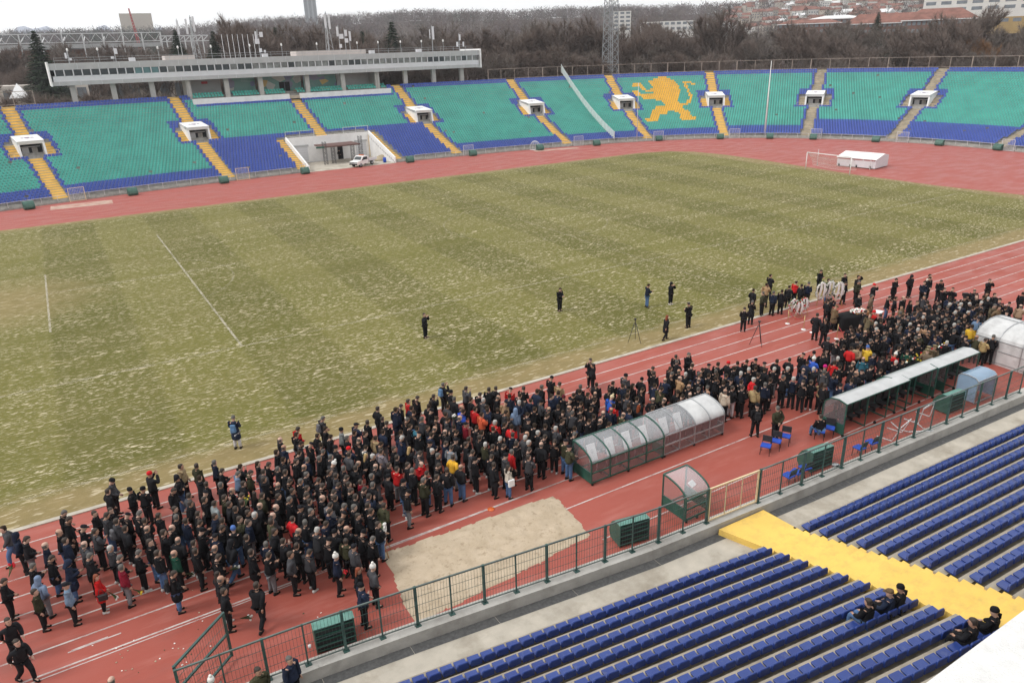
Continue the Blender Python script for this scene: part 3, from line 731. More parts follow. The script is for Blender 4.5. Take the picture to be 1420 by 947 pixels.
def place_near():
    vis = [s for s in NEAR if 0 <= s[6] <= 1420 and s[7] <= 947 and not occluded(s)]
    vis.sort(key=lambda s: (Vector((s[3].x,s[3].y,s[4]))-CAM).length)
    first = set(id(s) for s in vis[:300]); proto = None; rest = []
    ONES = 'zeroth first second third fourth fifth sixth seventh eighth ninth tenth eleventh twelfth thirteenth fourteenth fifteenth sixteenth seventeenth eighteenth nineteenth'.split()
    def ordw(n):
        if n < 20: return ONES[n]
        t, o = divmod(n, 10); return {2:'twentieth',3:'thirtieth',4:'fortieth',5:'fiftieth'}[t] if o == 0 else {2:'twenty',3:'thirty',4:'forty',5:'fifty'}[t]+'-'+ONES[o]
    for s in NEAR:
        blk, k, j, q, z, Dr, u, v = s
        h = math.atan2(Dr.y, Dr.x)+(math.pi if blk == 'L' else 0)
        # local +y is the back: away from the pitch
        rz = h+math.pi
        if id(s) in first:
            if proto is None:
                proto = link_mesh('stadium_chair', SEAT_ME); link_mesh('bracket', BRACKET_ME, proto); o = proto
            else: o = copy_tree(proto)
            o.location = (q.x, q.y, z); o.rotation_euler = (0,0,rz+random.gauss(0,.01))
            side = 'left' if blk == 'L' else 'right'
            r = ordw(k+1); c = ordw(j+1)
            lab = 'blue plastic seat, %s from the yellow stairway in the %s row on its %s side' % (c, r, side)
            tag(o, lab, 'stadium chair', 'blue seats in rows on the near stand')
        else: rest.append((q.x, q.y, z-.27, rz))
    return rest
REST = place_near()
def build_seat_mass():
    # near remainder
    r = np.array(REST); Pn = r[:,:3]; Hn = np.stack([-np.sin(r[:,3]), np.cos(r[:,3])], 1)
    boxes = [((0,-.02,.365),(.385,.33,.05),(0,1,2,4)), ((0,.185,.47),(.385,.06,.27),(0,1,2,3,4)), ((0,.08,.30),(.10,.10,.10),(1,2,3,4))]
    Vn, Fn = boxes_np(Pn, Hn, boxes); mn = [np.full(len(x), 1) for x in Fn]; mn[2][:] = 3
    boxes = [((0,-.05,.40),(.44,.40,.06),(0,1,2,4)), ((0,.17,.55),(.44,.06,.36),(0,1,2,3,4))]
    jit = FAR_P.copy(); jit[:,2] += RNG.normal(0, .012, len(jit))
    Vf, Ff = boxes_np(jit, FAR_H, boxes); cm = np.array([0,4,2])[FAR_C]
    mf = [np.repeat(cm, len(x)//len(FAR_P)) for x in Ff]
    V = np.concatenate([Vn, Vf]); F = Fn+[x+len(Vn) for x in Ff]
    me = np_mesh('seating', V, F, [M['seat_green'], M['seat_blue'], M['seat_gold'], M['black'], M['seat_blue_far']], mn+mf)
    o = link_mesh('seating', me); tag(o, 'rows of green, blue and golden plastic seats filling the stands', 'seats', kind='stuff')
build_seat_mass()
PEOPLE_TXT = '''
-48.47,-39.06,hgkx@190 -48.14,-39.97,on -47.85,-40.46,hk -47.21,-41.29,bn -46.61,-39.07,gk+ -46.46,-39.86,hk -46.75,-40.68,bk -46.57,-41.28,hn -45.99,-40.88,ck -46.00,-42.02,bg 
-45.53,-39.83,hk -45.16,-40.45,hg -45.58,-41.35,hg -45.18,-42.68,wg -44.76,-37.69,kg+ -44.93,-38.37,hk+ -44.96,-39.93,hk -44.13,-38.82,kk+ -44.83,-41.08,hg -44.49,-40.70,ck 
-44.60,-41.73,hk -44.08,-41.01,gk -43.68,-39.12,kk -47.12,-42.06,hk -46.59,-42.83,onp -45.91,-42.91,gk -47.68,-42.30,gk -47.48,-43.24,oDs+ -47.59,-43.88,hG+ -46.67,-44.15,cD+ 
-45.77,-44.06,ir+ -44.95,-44.18,gds+ -45.00,-43.59,gk -44.39,-43.61,gk+ -48.36,-45.01,hkx+@-60 -48.13,-46.23,hkx+@-50 -48.55,-42.62,hk+ -43.27,-38.03,rkc+ -42.03,-38.07,ht+ 
-42.33,-39.06,ok -41.44,-38.42,hG+ -40.72,-38.51,gn+ -40.63,-39.38,hk+ -42.66,-39.86,hk+ -40.57,-41.23,bk -41.52,-39.64,hk -41.36,-40.11,hk -41.58,-40.91,ck -42.14,-40.77,hg 
-42.18,-41.27,hk -41.66,-41.47,hk -41.38,-41.92,hp -40.95,-41.56,hG -40.89,-42.29,hk -40.41,-42.00,hk -40.43,-42.50,hk -40.05,-40.94,hk -40.12,-40.09,gD -39.66,-40.28,hG 
-39.85,-39.51,hk -39.13,-39.69,hk -38.81,-40.07,hk -39.10,-40.48,hg -39.23,-41.16,hk -39.81,-41.87,lk -39.62,-42.34,hG -39.88,-43.02,bk -40.39,-43.24,hk -40.23,-43.72,wk 
-40.76,-42.87,hk -40.80,-43.63,hG -40.56,-44.09,hn -41.12,-44.15,uk -41.51,-43.75,hk -41.54,-42.80,hn -41.36,-43.27,hk -42.08,-42.20,hk -42.15,-42.87,hk -42.56,-42.59,hn 
-43.06,-42.58,bk -42.82,-42.07,gk -43.38,-41.45,hk -43.90,-41.54,hk -43.88,-42.14,bk -43.42,-42.95,hk -43.90,-43.29,hk -43.76,-44.12,hk -43.01,-43.66,bk -42.55,-44.08,hk 
-42.58,-44.70,hk+ -43.25,-44.36,bE+ -41.96,-44.96,bk -41.80,-44.26,cn -41.46,-44.97,okx -40.82,-44.91,hk -40.90,-45.93,hk+ -40.45,-46.43,hks+ -39.64,-44.01,bg -39.81,-44.53,hG 
-43.50,-45.54,hkj+ -42.02,-45.50,hk -42.17,-46.41,lk -42.16,-46.91,bk -42.17,-47.48,hk+ -41.24,-47.97,hkx+@50 -37.73,-38.16,bku+ -36.81,-37.67,hr+ -36.99,-38.21,hk 
-35.44,-37.18,gg+@10 -36.14,-38.67,hk -35.66,-38.40,hk -35.02,-38.78,kp+ -35.09,-39.80,gk -35.33,-40.66,rn -35.84,-40.36,kk -37.07,-38.96,hg -37.37,-39.75,hk -36.72,-39.31,ck 
-36.28,-39.62,hk -36.43,-40.23,gk -36.77,-40.93,gk -37.77,-38.88,bn -38.20,-39.29,hk -38.14,-40.08,hk -38.51,-40.60,gk -37.71,-40.56,hk -37.21,-40.58,gn -36.28,-41.02,gg 
-36.46,-41.69,Wg -36.73,-42.14,hk -37.62,-41.75,gk -38.36,-41.24,hk -38.42,-41.85,hk -38.88,-42.05,bk -38.01,-42.25,gk -37.38,-42.53,hk -37.43,-43.15,hk -38.49,-42.75,hk 
-36.62,-42.63,hg -36.82,-43.32,hn -37.15,-43.69,hk -36.16,-42.35,gk -36.38,-43.07,hk -36.39,-43.59,hk -36.54,-44.06,hk -35.71,-42.55,hk -35.48,-42.11,bk -35.89,-43.58,hd 
-36.08,-44.34,hk -35.58,-44.18,gk -35.39,-43.61,gk -34.96,-42.91,bk -34.78,-43.87,kk -34.41,-43.09,hk -33.87,-42.73,hk -34.26,-43.59,hr -34.88,-41.57,Bk -34.71,-42.05,wk 
-34.26,-41.83,hp -34.02,-41.05,hk -33.94,-40.42,ht -33.72,-38.82,hk+ -32.81,-37.87,hk+ -32.94,-38.78,hk+ -33.06,-39.52,hk+ -31.69,-37.99,hk+ -33.06,-41.26,wn -38.79,-43.36,gk 
-39.37,-43.56,bk -39.87,-45.21,hkv+ -39.05,-44.68,hr -38.73,-45.28,gk -38.58,-44.18,ck -38.17,-43.41,hk -38.14,-43.91,hk -37.66,-44.02,bk -38.30,-44.65,gk -38.54,-46.02,wg 
-37.57,-44.60,hp -37.76,-45.10,hn -38.13,-45.72,hn -37.19,-44.22,hk -37.14,-44.98,gk -37.34,-45.45,ck -37.61,-45.96,hk -37.51,-46.45,bk -38.01,-46.47,kk -38.39,-46.86,kk 
-37.79,-47.12,hG -37.70,-47.71,cg -38.41,-47.82,Wn+ -39.39,-46.40,hk+ -39.19,-47.06,hg+ -36.88,-45.90,hk -36.84,-45.40,gk -36.51,-44.68,hk -36.08,-45.01,hn -36.30,-45.51,hk 
-36.38,-46.03,hk -37.14,-47.00,kk -36.99,-47.58,gk+ -36.41,-46.84,hk -35.76,-45.82,hG+ -37.99,-48.90,ik+ -37.54,-49.13,Wg+ -35.70,-45.33,kk -38.25,-49.87,kn+ -31.19,-37.96,hr+ 
-30.65,-37.71,hk+ -29.82,-38.01,hk+ -30.18,-38.40,lk+ -28.73,-36.95,gkc+@20 -28.87,-38.16,kk+ -29.10,-38.95,gk -28.06,-38.27,hg+ -28.45,-39.54,hk -27.79,-39.21,hk+ 
-27.92,-39.91,wg -27.14,-39.11,hk+ -26.66,-38.99,hk+ -26.23,-39.71,cr+ -26.66,-40.37,hn -26.22,-40.59,hg -25.63,-40.05,hkp+ -26.59,-41.19,wn -27.18,-41.80,oD -25.93,-41.23,hn 
-30.70,-39.49,kk -31.38,-38.75,hn -31.52,-39.25,hk -32.10,-39.69,gk -31.43,-40.10,gg -32.00,-40.74,hq -32.15,-40.26,hk -31.52,-40.87,hk -31.42,-41.36,bk -32.25,-41.42,ck 
-33.02,-42.09,Bk -32.15,-42.41,ck -32.30,-42.97,wk -32.96,-43.00,hg -32.31,-43.60,gk -33.22,-43.71,br@-60 -33.76,-43.58,hk -31.54,-42.72,hn -31.08,-42.92,ck -31.52,-43.28,hp 
-31.80,-44.06,hys+ -31.92,-45.00,bkj+ -30.45,-40.77,hg -30.23,-40.22,hk -29.69,-39.38,hg -31.06,-41.77,bk -30.65,-42.05,hk -29.23,-39.97,bn -29.50,-40.53,hb -28.75,-40.51,hr 
-28.83,-41.32,ho -28.11,-40.61,hn -28.38,-41.12,hn -27.90,-41.28,hk -27.20,-40.77,ct -27.78,-41.78,hg -27.94,-42.38,hk -28.68,-42.35,wr -29.06,-42.85,hk -28.38,-42.75,hk 
-28.29,-43.24,hr -29.88,-41.61,cd -29.66,-42.26,hk -30.45,-43.01,hk -30.04,-43.29,hk -30.07,-43.88,wG -29.32,-43.90,wk -29.48,-44.40,hk -29.98,-44.37,hk -30.92,-44.13,hg 
-31.13,-44.83,kk+ -30.48,-45.08,hk -30.62,-45.57,hk -29.45,-45.14,gr -29.91,-45.34,kg -28.94,-44.72,hk -28.30,-44.44,wg -28.42,-44.92,wk -27.97,-44.06,bk -28.80,-45.43,hk 
-29.07,-45.93,hg -27.30,-43.14,ck -26.94,-42.44,hk -33.76,-44.08,gk -33.74,-45.14,gG+ -34.47,-44.78,kk -34.65,-45.48,kks+ -32.74,-44.37,hkj+ -30.16,-45.98,lwj+ -23.61,-39.64,kk+ 
-23.81,-40.68,ht+p -24.72,-40.42,gk -25.22,-40.75,hn -25.62,-41.69,kg -25.79,-42.66,bk -24.39,-41.46,hn -24.40,-41.96,Rk -23.00,-41.48,gk -23.90,-42.04,hk -23.41,-41.96,hk 
-23.32,-42.51,hk -22.82,-42.50,bk -23.39,-43.11,hk -24.17,-43.05,hk -24.53,-43.54,hk -24.07,-43.79,hk -24.90,-43.08,bg -25.11,-43.68,gg -25.31,-42.78,hk -25.40,-43.27,hk 
-26.31,-43.16,hk -25.94,-43.99,hk -27.32,-43.72,hk -26.93,-44.03,hk -26.60,-44.41,wg -27.48,-44.27,wk -27.53,-44.81,hk -27.37,-45.41,hk -27.02,-45.77,cG -27.15,-46.25,cGj+ 
-25.86,-44.90,hk -26.30,-45.43,gk -24.99,-44.19,hk -24.42,-44.49,hk -23.93,-44.58,bk -24.42,-44.99,bk -24.89,-44.68,hk -24.29,-45.48,hk -23.27,-44.37,bn -22.45,-43.29,yb 
-22.87,-44.07,hr -21.97,-42.58,hk -21.27,-42.00,hk -21.10,-42.58,hn -20.28,-41.83,kg+ -21.79,-43.79,hg -21.22,-43.18,hk -20.59,-42.79,lk -21.95,-43.31,lk -21.59,-44.29,hg 
-21.95,-44.87,ik -22.34,-44.56,hk -22.62,-44.97,hn -23.23,-45.17,bG -20.55,-43.43,hk -19.70,-42.48,kk+ -18.28,-41.67,hk+ -18.69,-42.30,hk+ -19.65,-43.45,hn -19.89,-44.11,hG 
-21.01,-44.84,bk -20.60,-45.12,bk -21.55,-45.41,hk -20.47,-39.03,hk+@200 -20.66,-39.50,hk+@150 -22.05,-41.61,hk -18.81,-43.31,bn -17.64,-42.43,hk -18.12,-43.00,gk -17.42,-42.88,bk 
-18.00,-43.57,bt -16.11,-41.24,hk+ -16.62,-41.86,gk -15.34,-41.41,gkp+@-80 -16.41,-42.79,hk -17.41,-43.38,wk -17.97,-44.29,hk -16.28,-43.40,hk -16.98,-43.95,gn -15.61,-43.28,ck 
-17.36,-44.26,bk -16.62,-44.29,hk -15.78,-43.99,gk -15.20,-43.57,hk -16.12,-44.36,hk -18.53,-44.76,bk -19.13,-45.48,bk -18.25,-45.17,gk -17.77,-45.31,gnp -18.11,-45.70,bk 
-16.60,-44.79,hk -14.42,-43.59,rk -14.07,-43.95,hk -14.84,-44.41,hk -13.46,-44.02,hk -13.05,-44.31,ck -12.95,-44.82,ck -14.28,-44.90,wk -15.06,-45.08,wn -15.07,-45.95,wr 
-15.79,-44.73,hk -13.79,-44.97,hk -14.42,-45.69,hk -13.64,-45.45,hk -13.18,-45.67,wk -14.46,-46.53,hk -15.02,-46.68,gn+ -17.36,-46.15,bw+ -16.76,-46.06,hkl+ -16.35,-46.34,hk+ 
-15.82,-46.72,ht+ -12.17,-45.03,hk -16.70,-45.41,hk -16.20,-45.46,ck -15.84,-45.81,hk -19.38,-44.88,hk -19.62,-45.37,hk -20.76,-45.67,hk -17.27,-48.17,kk+@60 -11.31,-45.18,hk 
-10.21,-45.15,ck -9.57,-45.43,kk -10.31,-45.98,Wb -10.88,-46.02,hn -12.52,-46.04,wk -12.03,-46.64,bn -11.47,-46.87,wk -13.70,-46.73,gk -13.38,-47.11,wn+ -13.28,-47.61,hk+ 
-12.78,-47.76,hk+ -12.43,-48.12,lt -12.76,-48.55,hk+ -12.12,-49.00,kn -11.13,-48.94,hn -8.68,-45.60,kk -9.47,-45.96,hk -7.09,-44.50,gk+ -7.15,-45.06,hk -10.76,-47.04,mg 
-9.85,-46.97,hr -9.18,-46.69,wk -11.28,-47.40,gg -11.19,-47.89,hn -9.17,-47.57,bk -9.82,-48.00,hk -10.17,-48.52,bk -8.20,-47.57,bq -9.55,-48.43,ck -7.21,-47.48,gn -6.53,-46.68,uy 
-6.74,-46.23,ht -7.31,-46.18,hr -7.26,-45.69,hk -5.46,-44.96,hk -6.10,-44.91,hk -5.84,-45.50,hk -6.08,-45.94,gk -8.70,-48.92,hk -7.17,-48.04,hk -8.87,-48.45,hk -10.03,-47.43,hk 
-16.72,-48.93,gGv+@80 -4.24,-41.54,hk+ -4.59,-42.45,hk+@60 -1.81,-41.09,cT+ -1.63,-43.45,cT+ -1.14,-42.83,hk+ -1.07,-43.85,hk+ -1.32,-44.61,lk+ -0.81,-43.20,rr -1.23,-40.12,hk 
-4.91,-44.54,hk -5.37,-46.07,gk -4.42,-46.35,gk -4.87,-46.13,hk -4.00,-47.16,hk -0.24,-45.17,gk -1.14,-45.85,wk -0.81,-46.22,bk -1.67,-46.68,wk -1.76,-45.39,gk -2.07,-45.77,gk 
-2.30,-47.16,bG -0.91,-46.71,gt -1.46,-47.15,bk -5.16,-48.23,hE -5.99,-48.00,Wr -4.99,-47.60,hk -6.41,-48.78,kk -7.01,-48.70,wk -4.42,-48.01,hk -3.65,-47.99,hk -3.83,-48.65,cT 
-3.26,-48.66,cT -1.94,-47.93,hn -6.63,-48.09,hk 6.78,-39.79,hkp+@-90 8.39,-40.03,ok+@-100 9.62,-40.64,hw+@-90 7.69,-41.42,hn+@-120 8.76,-41.12,hk+@-110 8.93,-41.89,hk+@-120 
7.22,-43.16,hk+@-100 7.53,-43.55,hkc+@-160 8.59,-44.48,bk 8.67,-45.24,hGs+@-100 11.86,-43.78,hkc+@-120 8.74,-45.73,hk+@-120 7.19,-44.79,hk 7.33,-45.27,bk@-90 5.63,-45.83,wk@170 
3.94,-46.59,wk@-100 2.79,-41.84,hk@-60 3.27,-42.62,bk@-90 2.86,-42.33,hk@-60 1.65,-43.53,hT@-90 3.10,-43.24,lk@-90 3.06,-43.73,hk@-90 4.68,-43.25,ggs@180 2.49,-44.41,lk@180 
4.01,-47.12,hk 3.05,-47.70,cD 2.66,-48.22,cD 1.63,-47.80,hk 1.33,-48.24,hy 6.27,-46.94,gT@-100 6.00,-47.36,hT@-100 5.54,-48.12,kn 3.63,-48.46,gk 3.96,-48.83,hk 2.65,-48.76,cT 
7.40,-48.02,bt+ 10.54,-46.64,hk+ 1.27,-49.04,hk 0.11,-49.69,ht+ 0.13,-49.19,bG 0.66,-49.83,gk -0.43,-48.85,hk -0.07,-48.51,gk -0.23,-48.04,gk -2.13,-48.72,wk 0.29,-47.26,gk 
-4.28,-48.86,cT -3.24,-35.43,hk+ -5.29,-37.15,gkp+ -6.74,-37.81,hk+ -3.35,-36.41,gG+@100 -2.68,-36.74,gn+ -1.75,-35.29,ht 0.41,-33.83,hk+ -1.99,-36.90,hk+ -0.68,-36.45,hk 
0.37,-36.13,hr 0.24,-36.77,hk 0.85,-36.87,gn 4.38,-35.20,hkp+@-90 2.60,-37.24,hk@-90 4.98,-36.89,hk@-90 3.27,-38.12,hk@-90 5.07,-37.95,hku@-90 4.02,-38.68,gGp@-90 
4.51,-39.61,rkc+@-90 1.36,-40.60,hk@-90 1.92,-41.18,gT@-60 -0.75,-39.97,hkc@-30 -24.79,-26.26,hkc+@-60 -14.28,-27.13,hkp+@-80 -8.61,-30.28,hnjp+@-20 -6.75,-30.79,okc+@-90 
-9.18,-35.16,hk+@90 -12.00,-35.97,ikx+@0 -39.08,-34.64,gnlp+@60 '''
# ------------------------------------------------------------------ people
M['cloth'] = objcol('dyed_cloth', .85, 7, .3); M['skin'] = objcol('skin', .55, 9, .08); M['hair'] = objcol('hair', .7, 30, .3)
M['eye'] = pmat('eye', (.03,.02,.02), .3); M['lip'] = pmat('lip', (.35,.12,.10), .5); M['crowdcol'] = vcol('crowd_cloth', .85)
def skin_mesh(name, verts, edges, radii, root=0, sub=1):
    me = bpy.data.meshes.new(name); me.from_pydata(verts, edges, [])
    o = bpy.data.objects.new(name, me); COL.objects.link(o)
    md = o.modifiers.new('s', 'SKIN'); md.use_smooth_shade = True; md.branch_smoothing = .6
    for i, r in enumerate(radii): me.skin_vertices[0].data[i].radius = r if isinstance(r, tuple) else (r, r)
    for i in range(len(verts)): me.skin_vertices[0].data[i].use_root = (i == root)
    if sub: sb = o.modifiers.new('u', 'SUBSURF'); sb.levels = sub; sb.render_levels = sub
    dg = bpy.context.evaluated_depsgraph_get(); dg.update()
    ev = o.evaluated_get(dg); out = bpy.data.meshes.new_from_object(ev)
    bpy.data.objects.remove(o); return out
def mesh_arrays(me):
    v = np.zeros(len(me.vertices)*3, np.float32); me.vertices.foreach_get('co', v)
    return v.reshape(-1,3), [tuple(p.vertices) for p in me.polygons], [p.material_index for p in me.polygons]
def head_part(mb, M4):
    """skull with brow, nose, mouth, chin and ears; looks along +y, origin at the neck joint"""
    prof = [(.048,.075,-.005,.0),(.058,.066,.02,.012),(.064,.072,.045,.022),(.070,.082,.075,.012),(.074,.090,.105,.006),(.077,.096,.14,.0),(.076,.098,.17,-.004),(.070,.090,.20,-.006),(.052,.068,.225,-.008),(.022,.03,.238,-.01)]
    n = 14; vs = []; fs = []
    for rx, ry, z, yo in prof:
        for k in range(n):
            a = 2*math.pi*k/n; x = rx*math.cos(a); y = ry*math.sin(a)+yo
            if math.sin(a) > .8 and .055 < z < .13: y *= .97
            vs.append(Vector((x, y, z)))
    for i in range(len(prof)-1):
        for k in range(n):
            a, b = i*n+k, i*n+(k+1)%n; fs.append((a, b, b+n, a+n))
    fs += [tuple(range(n-1,-1,-1)), tuple(range((len(prof)-1)*n, len(prof)*n))]
    mb.add([M4@v for v in vs], fs, 0, True)
    # nose
    mb.add([M4@Vector(p) for p in ((-.014,.088,.09),(.014,.088,.09),(0,.122,.086),(0,.090,.135),(0,.085,.078))], [(0,2,3),(1,3,2),(0,4,2),(1,2,4)], 0)
    for sx in (-1,1):
        mb.add([M4@Vector((sx*x, y, z)) for x, y, z in ((.074,.012,.085),(.074,-.012,.09),(.088,-.016,.135),(.086,.008,.135),(.076,.0,.14))], [(0,1,2,3),(3,2,4)], 0)
        mb.add([M4@Vector((sx*x, y, z)) for x, y, z in ((.014,.0935,.125),(.040,.0835,.125),(.040,.0815,.137),(.014,.0925,.137))], [(0,1,2,3)], 1)
        mb.add([M4@Vector((sx*x, y, z)) for x, y, z in ((.012,.0965,.144),(.044,.084,.146),(.044,.082,.152),(.012,.0945,.152))], [(0,1,2,3)], 1)
    mb.add([M4@Vector(p) for p in ((-.022,.0915,.056),(.022,.0915,.056),(.02,.0935,.065),(-.02,.0935,.065))], [(0,1,2,3)], 2)
def hand_part(mb, wrist, d, side):
    """palm, four unequal curled fingers and a thumb off its side"""
    d = Vector(d).normalized(); up = Vector((side,0,0)); up = (up-d*up.dot(d)).normalized() if abs(d.x) < .95 else Vector((0,0,1)); w = d.cross(up).normalized()
    w0 = Vector(wrist); palm = [w0, w0+d*.045, w0+d*.09]
    mb.tube(palm, [.026,.036,.034], 6, 0)
    for i, (o, L) in enumerate(((-.026,.066),(-.009,.078),(.009,.072),(.026,.056))):
        b = w0+d*.085+w*o; c = b+d*L*.5-up*.006; e = c+d*L*.35-up*.022
        mb.tube([b-d*.02, c, e], [.0105,.0095,.007], 5, 0)
    b = w0+d*.03-w*.032; mb.tube([b, b-w*.022+d*.03, b-w*.020+d*.058-up*.008], [.012,.011,.008], 5, 0)
POSES = {}
def pose(name, **k):
    base = dict(lean=0, armL=((.245,-.01,1.15),(.235,.07,.90)), armR=((.245,-.01,1.15),(.235,.07,.90)), legs=(((.10,.01,.50),(.12,-.02,.085)),((.10,.01,.50),(.12,.0,.085))), head=(0,0), hips=.93)
    base.update(k); POSES[name] = base
# arms are (elbow, wrist) with x measured outward; legs (knee, ankle)
pose('relaxed'); pose('relaxed_turned', head=(0,35)); pose('bowed', head=(26,0), armL=((.25,-.0,1.14),(.06,.22,.98)), armR=((.25,.0,1.14),(.05,.24,1.0)))
pose('clasped', armL=((.26,.02,1.15),(.05,.24,.96)), armR=((.26,.02,1.15),(.03,.26,.99)), head=(8,-20))
pose('pockets', armL=((.30,-.08,1.17),(.22,.06,.97)), armR=((.30,-.08,1.17),(.22,.06,.97)), head=(4,15))
pose('phone', armL=((.24,.04,1.17),(.07,.30,1.18)), armR=((.24,.04,1.17),(.05,.32,1.20)), head=(24,0))
pose('camera', armL=((.27,.16,1.24),(.07,.26,1.58)), armR=((.27,.16,1.24),(.08,.25,1.57)), head=(2,0))
pose('walk', lean=.05, armL=((.235,.12,1.17),(.19,.26,.98)), armR=((.235,-.14,1.17),(.21,-.16,.93)), legs=(((.10,.20,.53),(.09,.22,.10)),((.10,.0,.50),(.10,-.30,.14))))
pose('behind', armL=((.29,-.10,1.15),(.05,-.17,.98)), armR=((.29,-.10,1.15),(.04,-.18,.96)), head=(4,0))
pose('raised', armL=((.40,.08,1.50),(.13,.06,1.70)), armR=((.25,.0,1.16),(.27,.07,.90)), head=(0,10))
pose('gaze_left', head=(0,32), armL=((.245,-.02,1.15),(.20,.12,.93)), legs=(((.12,.02,.50),(.16,.03,.085)),((.10,.01,.50),(.13,-.05,.085))))
pose('gaze_down', head=(34,-8), armL=((.25,.02,1.14),(.14,.20,1.0)), armR=((.245,-.02,1.15),(.23,.05,.90)), legs=(((.11,.05,.50),(.13,.06,.085)),((.10,.01,.50),(.12,-.04,.085))))
pose('one_hand', armR=((.26,.06,1.17),(.06,.26,1.24)), head=(6,-12))
pose('hand_face', armR=((.25,.10,1.20),(.07,.20,1.50)), head=(10,12))
pose('folded', armL=((.27,.06,1.17),(-.10,.22,1.20)), armR=((.27,.06,1.17),(-.08,.24,1.17)), head=(0,-35))
pose('seated', legs=(((.12,.44,.96),(.13,.46,.50)),((.12,.44,.96),(.13,.46,.50))), armL=((.25,.08,1.16),(.16,.30,1.06)), armR=((.25,.08,1.16),(.16,.30,1.06)), head=(10,10))
PO = list(POSES)
def build_pose(name):
    p = POSES[name]; ln = p['lean']; out = {}
    hp = p['hips']; sh = Vector((.20, ln*1.2, 1.425)); nk = Vector((0, ln*1.5, 1.50)); ch = Vector((0, ln, 1.30)); ws = Vector((0, ln*.4, 1.10)); pv = Vector((0,0,.97))
    hb = Vector((0, ln*1.6+.012, 1.535))
    mir = lambda v, s: Vector((v[0]*s, v[1], v[2]))
    # body
    V = [pv, ws, ch, nk, hb]; E = [(0,1),(1,2),(2,3),(3,4)]; Rr = [(.115,.085),(.105,.078),(.125,.085),(.058,.056),(.052,.052)]
    for s, key in ((-1,'armL'),(1,'armR')):
        e, w = p[key]; i = len(V); V += [mir(sh,s), mir(e,s), mir(w,s)]; E += [(2,i),(i,i+1),(i+1,i+2)]; Rr += [.050,.038,.026]
    for s, (kn, an) in zip((-1,1), p['legs']):
        i = len(V); V += [mir((.095,0,hp-.03),s), mir(kn,s), mir(an,s), mir((an[0],an[1]+.13,an[2]-.045),s)]; E += [(0,i),(i,i+1),(i+1,i+2),(i+2,i+3)]; Rr += [.075,.052,.036,.028]
    body = skin_mesh('body', V, E, Rr, 0, 1)
    bv, bf, bm_ = mesh_arrays(body); mb = MB(); mb.add(bv, bf, 0, True)
    pit, yaw = p['head']; HM = Matrix.Translation(hb-Vector((0,0,.01))) @ Matrix.Rotation(R_(yaw),4,'Z') @ Matrix.Rotation(R_(-pit),4,'X') @ Matrix.Scale(1.09,4)
    head_part(mb, HM)
    for s, key in ((-1,'armL'),(1,'armR')):
        e, w = mir(p[key][0],s), mir(p[key][1],s); hand_part(mb, w, w-e, -s)
    out['body'] = mb.mesh('person_body', [M['skin'], M['eye'], M['lip']]); out['HM'] = HM
    # jacket and coat
    for kind in ('jacket','coat'):
        if kind == 'coat' and name == 'seated': out[kind] = out['jacket']; continue
        V = [Vector((0,.005,.86)), Vector((0,.0,1.0)), ws, ch, Vector((0,ln*1.4,1.42)), Vector((0,ln*1.5,1.53))]; E = [(0,1),(1,2),(2,3),(3,4),(4,5)]
        Rr = [(.235,.185),(.228,.182),(.222,.178),(.245,.185),(.165,.13),(.085,.085)]
        if name == 'seated': V[0] = Vector((0,.0,.93)); Rr[0] = (.23,.19)
        if kind == 'coat': V = [Vector((0,.01,.46)), Vector((0,.01,.70))]+V[1:]; E = [(i,i+1) for i in range(6)]; Rr = [(.27,.22),(.25,.205)]+Rr[1:]
        ci = len(V)-3
        for s, key in ((-1,'armL'),(1,'armR')):
            e, w = p[key]; w2 = Vector(e)+(Vector(w)-Vector(e))*.98; i = len(V); V += [mir(sh,s), mir(e,s), mir(w2,s)]; E += [(ci,i),(i,i+1),(i+1,i+2)]; Rr += [(.105,.10),.082,.062]
        out[kind] = skin_mesh(kind, V, E, Rr, ci, 1); out[kind].materials.append(M['cloth'])
    # trousers
    V = [Vector((0,0,.98))]; E = []; Rr = [(.185,.15)]
    for s, (kn, an) in zip((-1,1), p['legs']):
        i = len(V); V += [mir((.092,0,hp-.05 if name != 'seated' else .95),s), mir(kn,s), mir(Vector(an)+Vector((0,0,.0)),s)]; E += [(0,i),(i,i+1),(i+1,i+2)]; Rr += [(.120,.125),.092,.075]
    out['trousers'] = skin_mesh('trousers', V, E, Rr, 0, 1); out['trousers'].materials.append(M['cloth'])
    # shoes
    out['shoes'] = []
    for s, (kn, an) in zip((-1,1), p['legs']):
        mb = MB(); a = mir(an, s); z0 = a.z-.085; pr = [(-.045,.0,.075),(-.05,.05,.085),(.05,.05,.085)]
        ring = []
        for y, w, h in ((-.085,.034,.09),(-.03,.046,.105),(.05,.048,.075),(.12,.050,.05),(.175,.034,.035)): ring.append((y,w,h))
        vs = []
        for y, w, h in ring: vs += [(a.x-w,a.y+y,z0),(a.x+w,a.y+y,z0),(a.x+w*.8,a.y+y,z0+h),(a.x-w*.8,a.y+y,z0+h)]
        fs = []
        for i in range(4):
            for k in range(4): fs.append((i*4+k,i*4+(k+1)%4,(i+1)*4+(k+1)%4,(i+1)*4+k))
        fs += [(3,2,1,0),(16,17,18,19)]; mb.add(vs, fs, 0, True); out['shoes'].append(mb.mesh('shoe', M['cloth']))
    return out
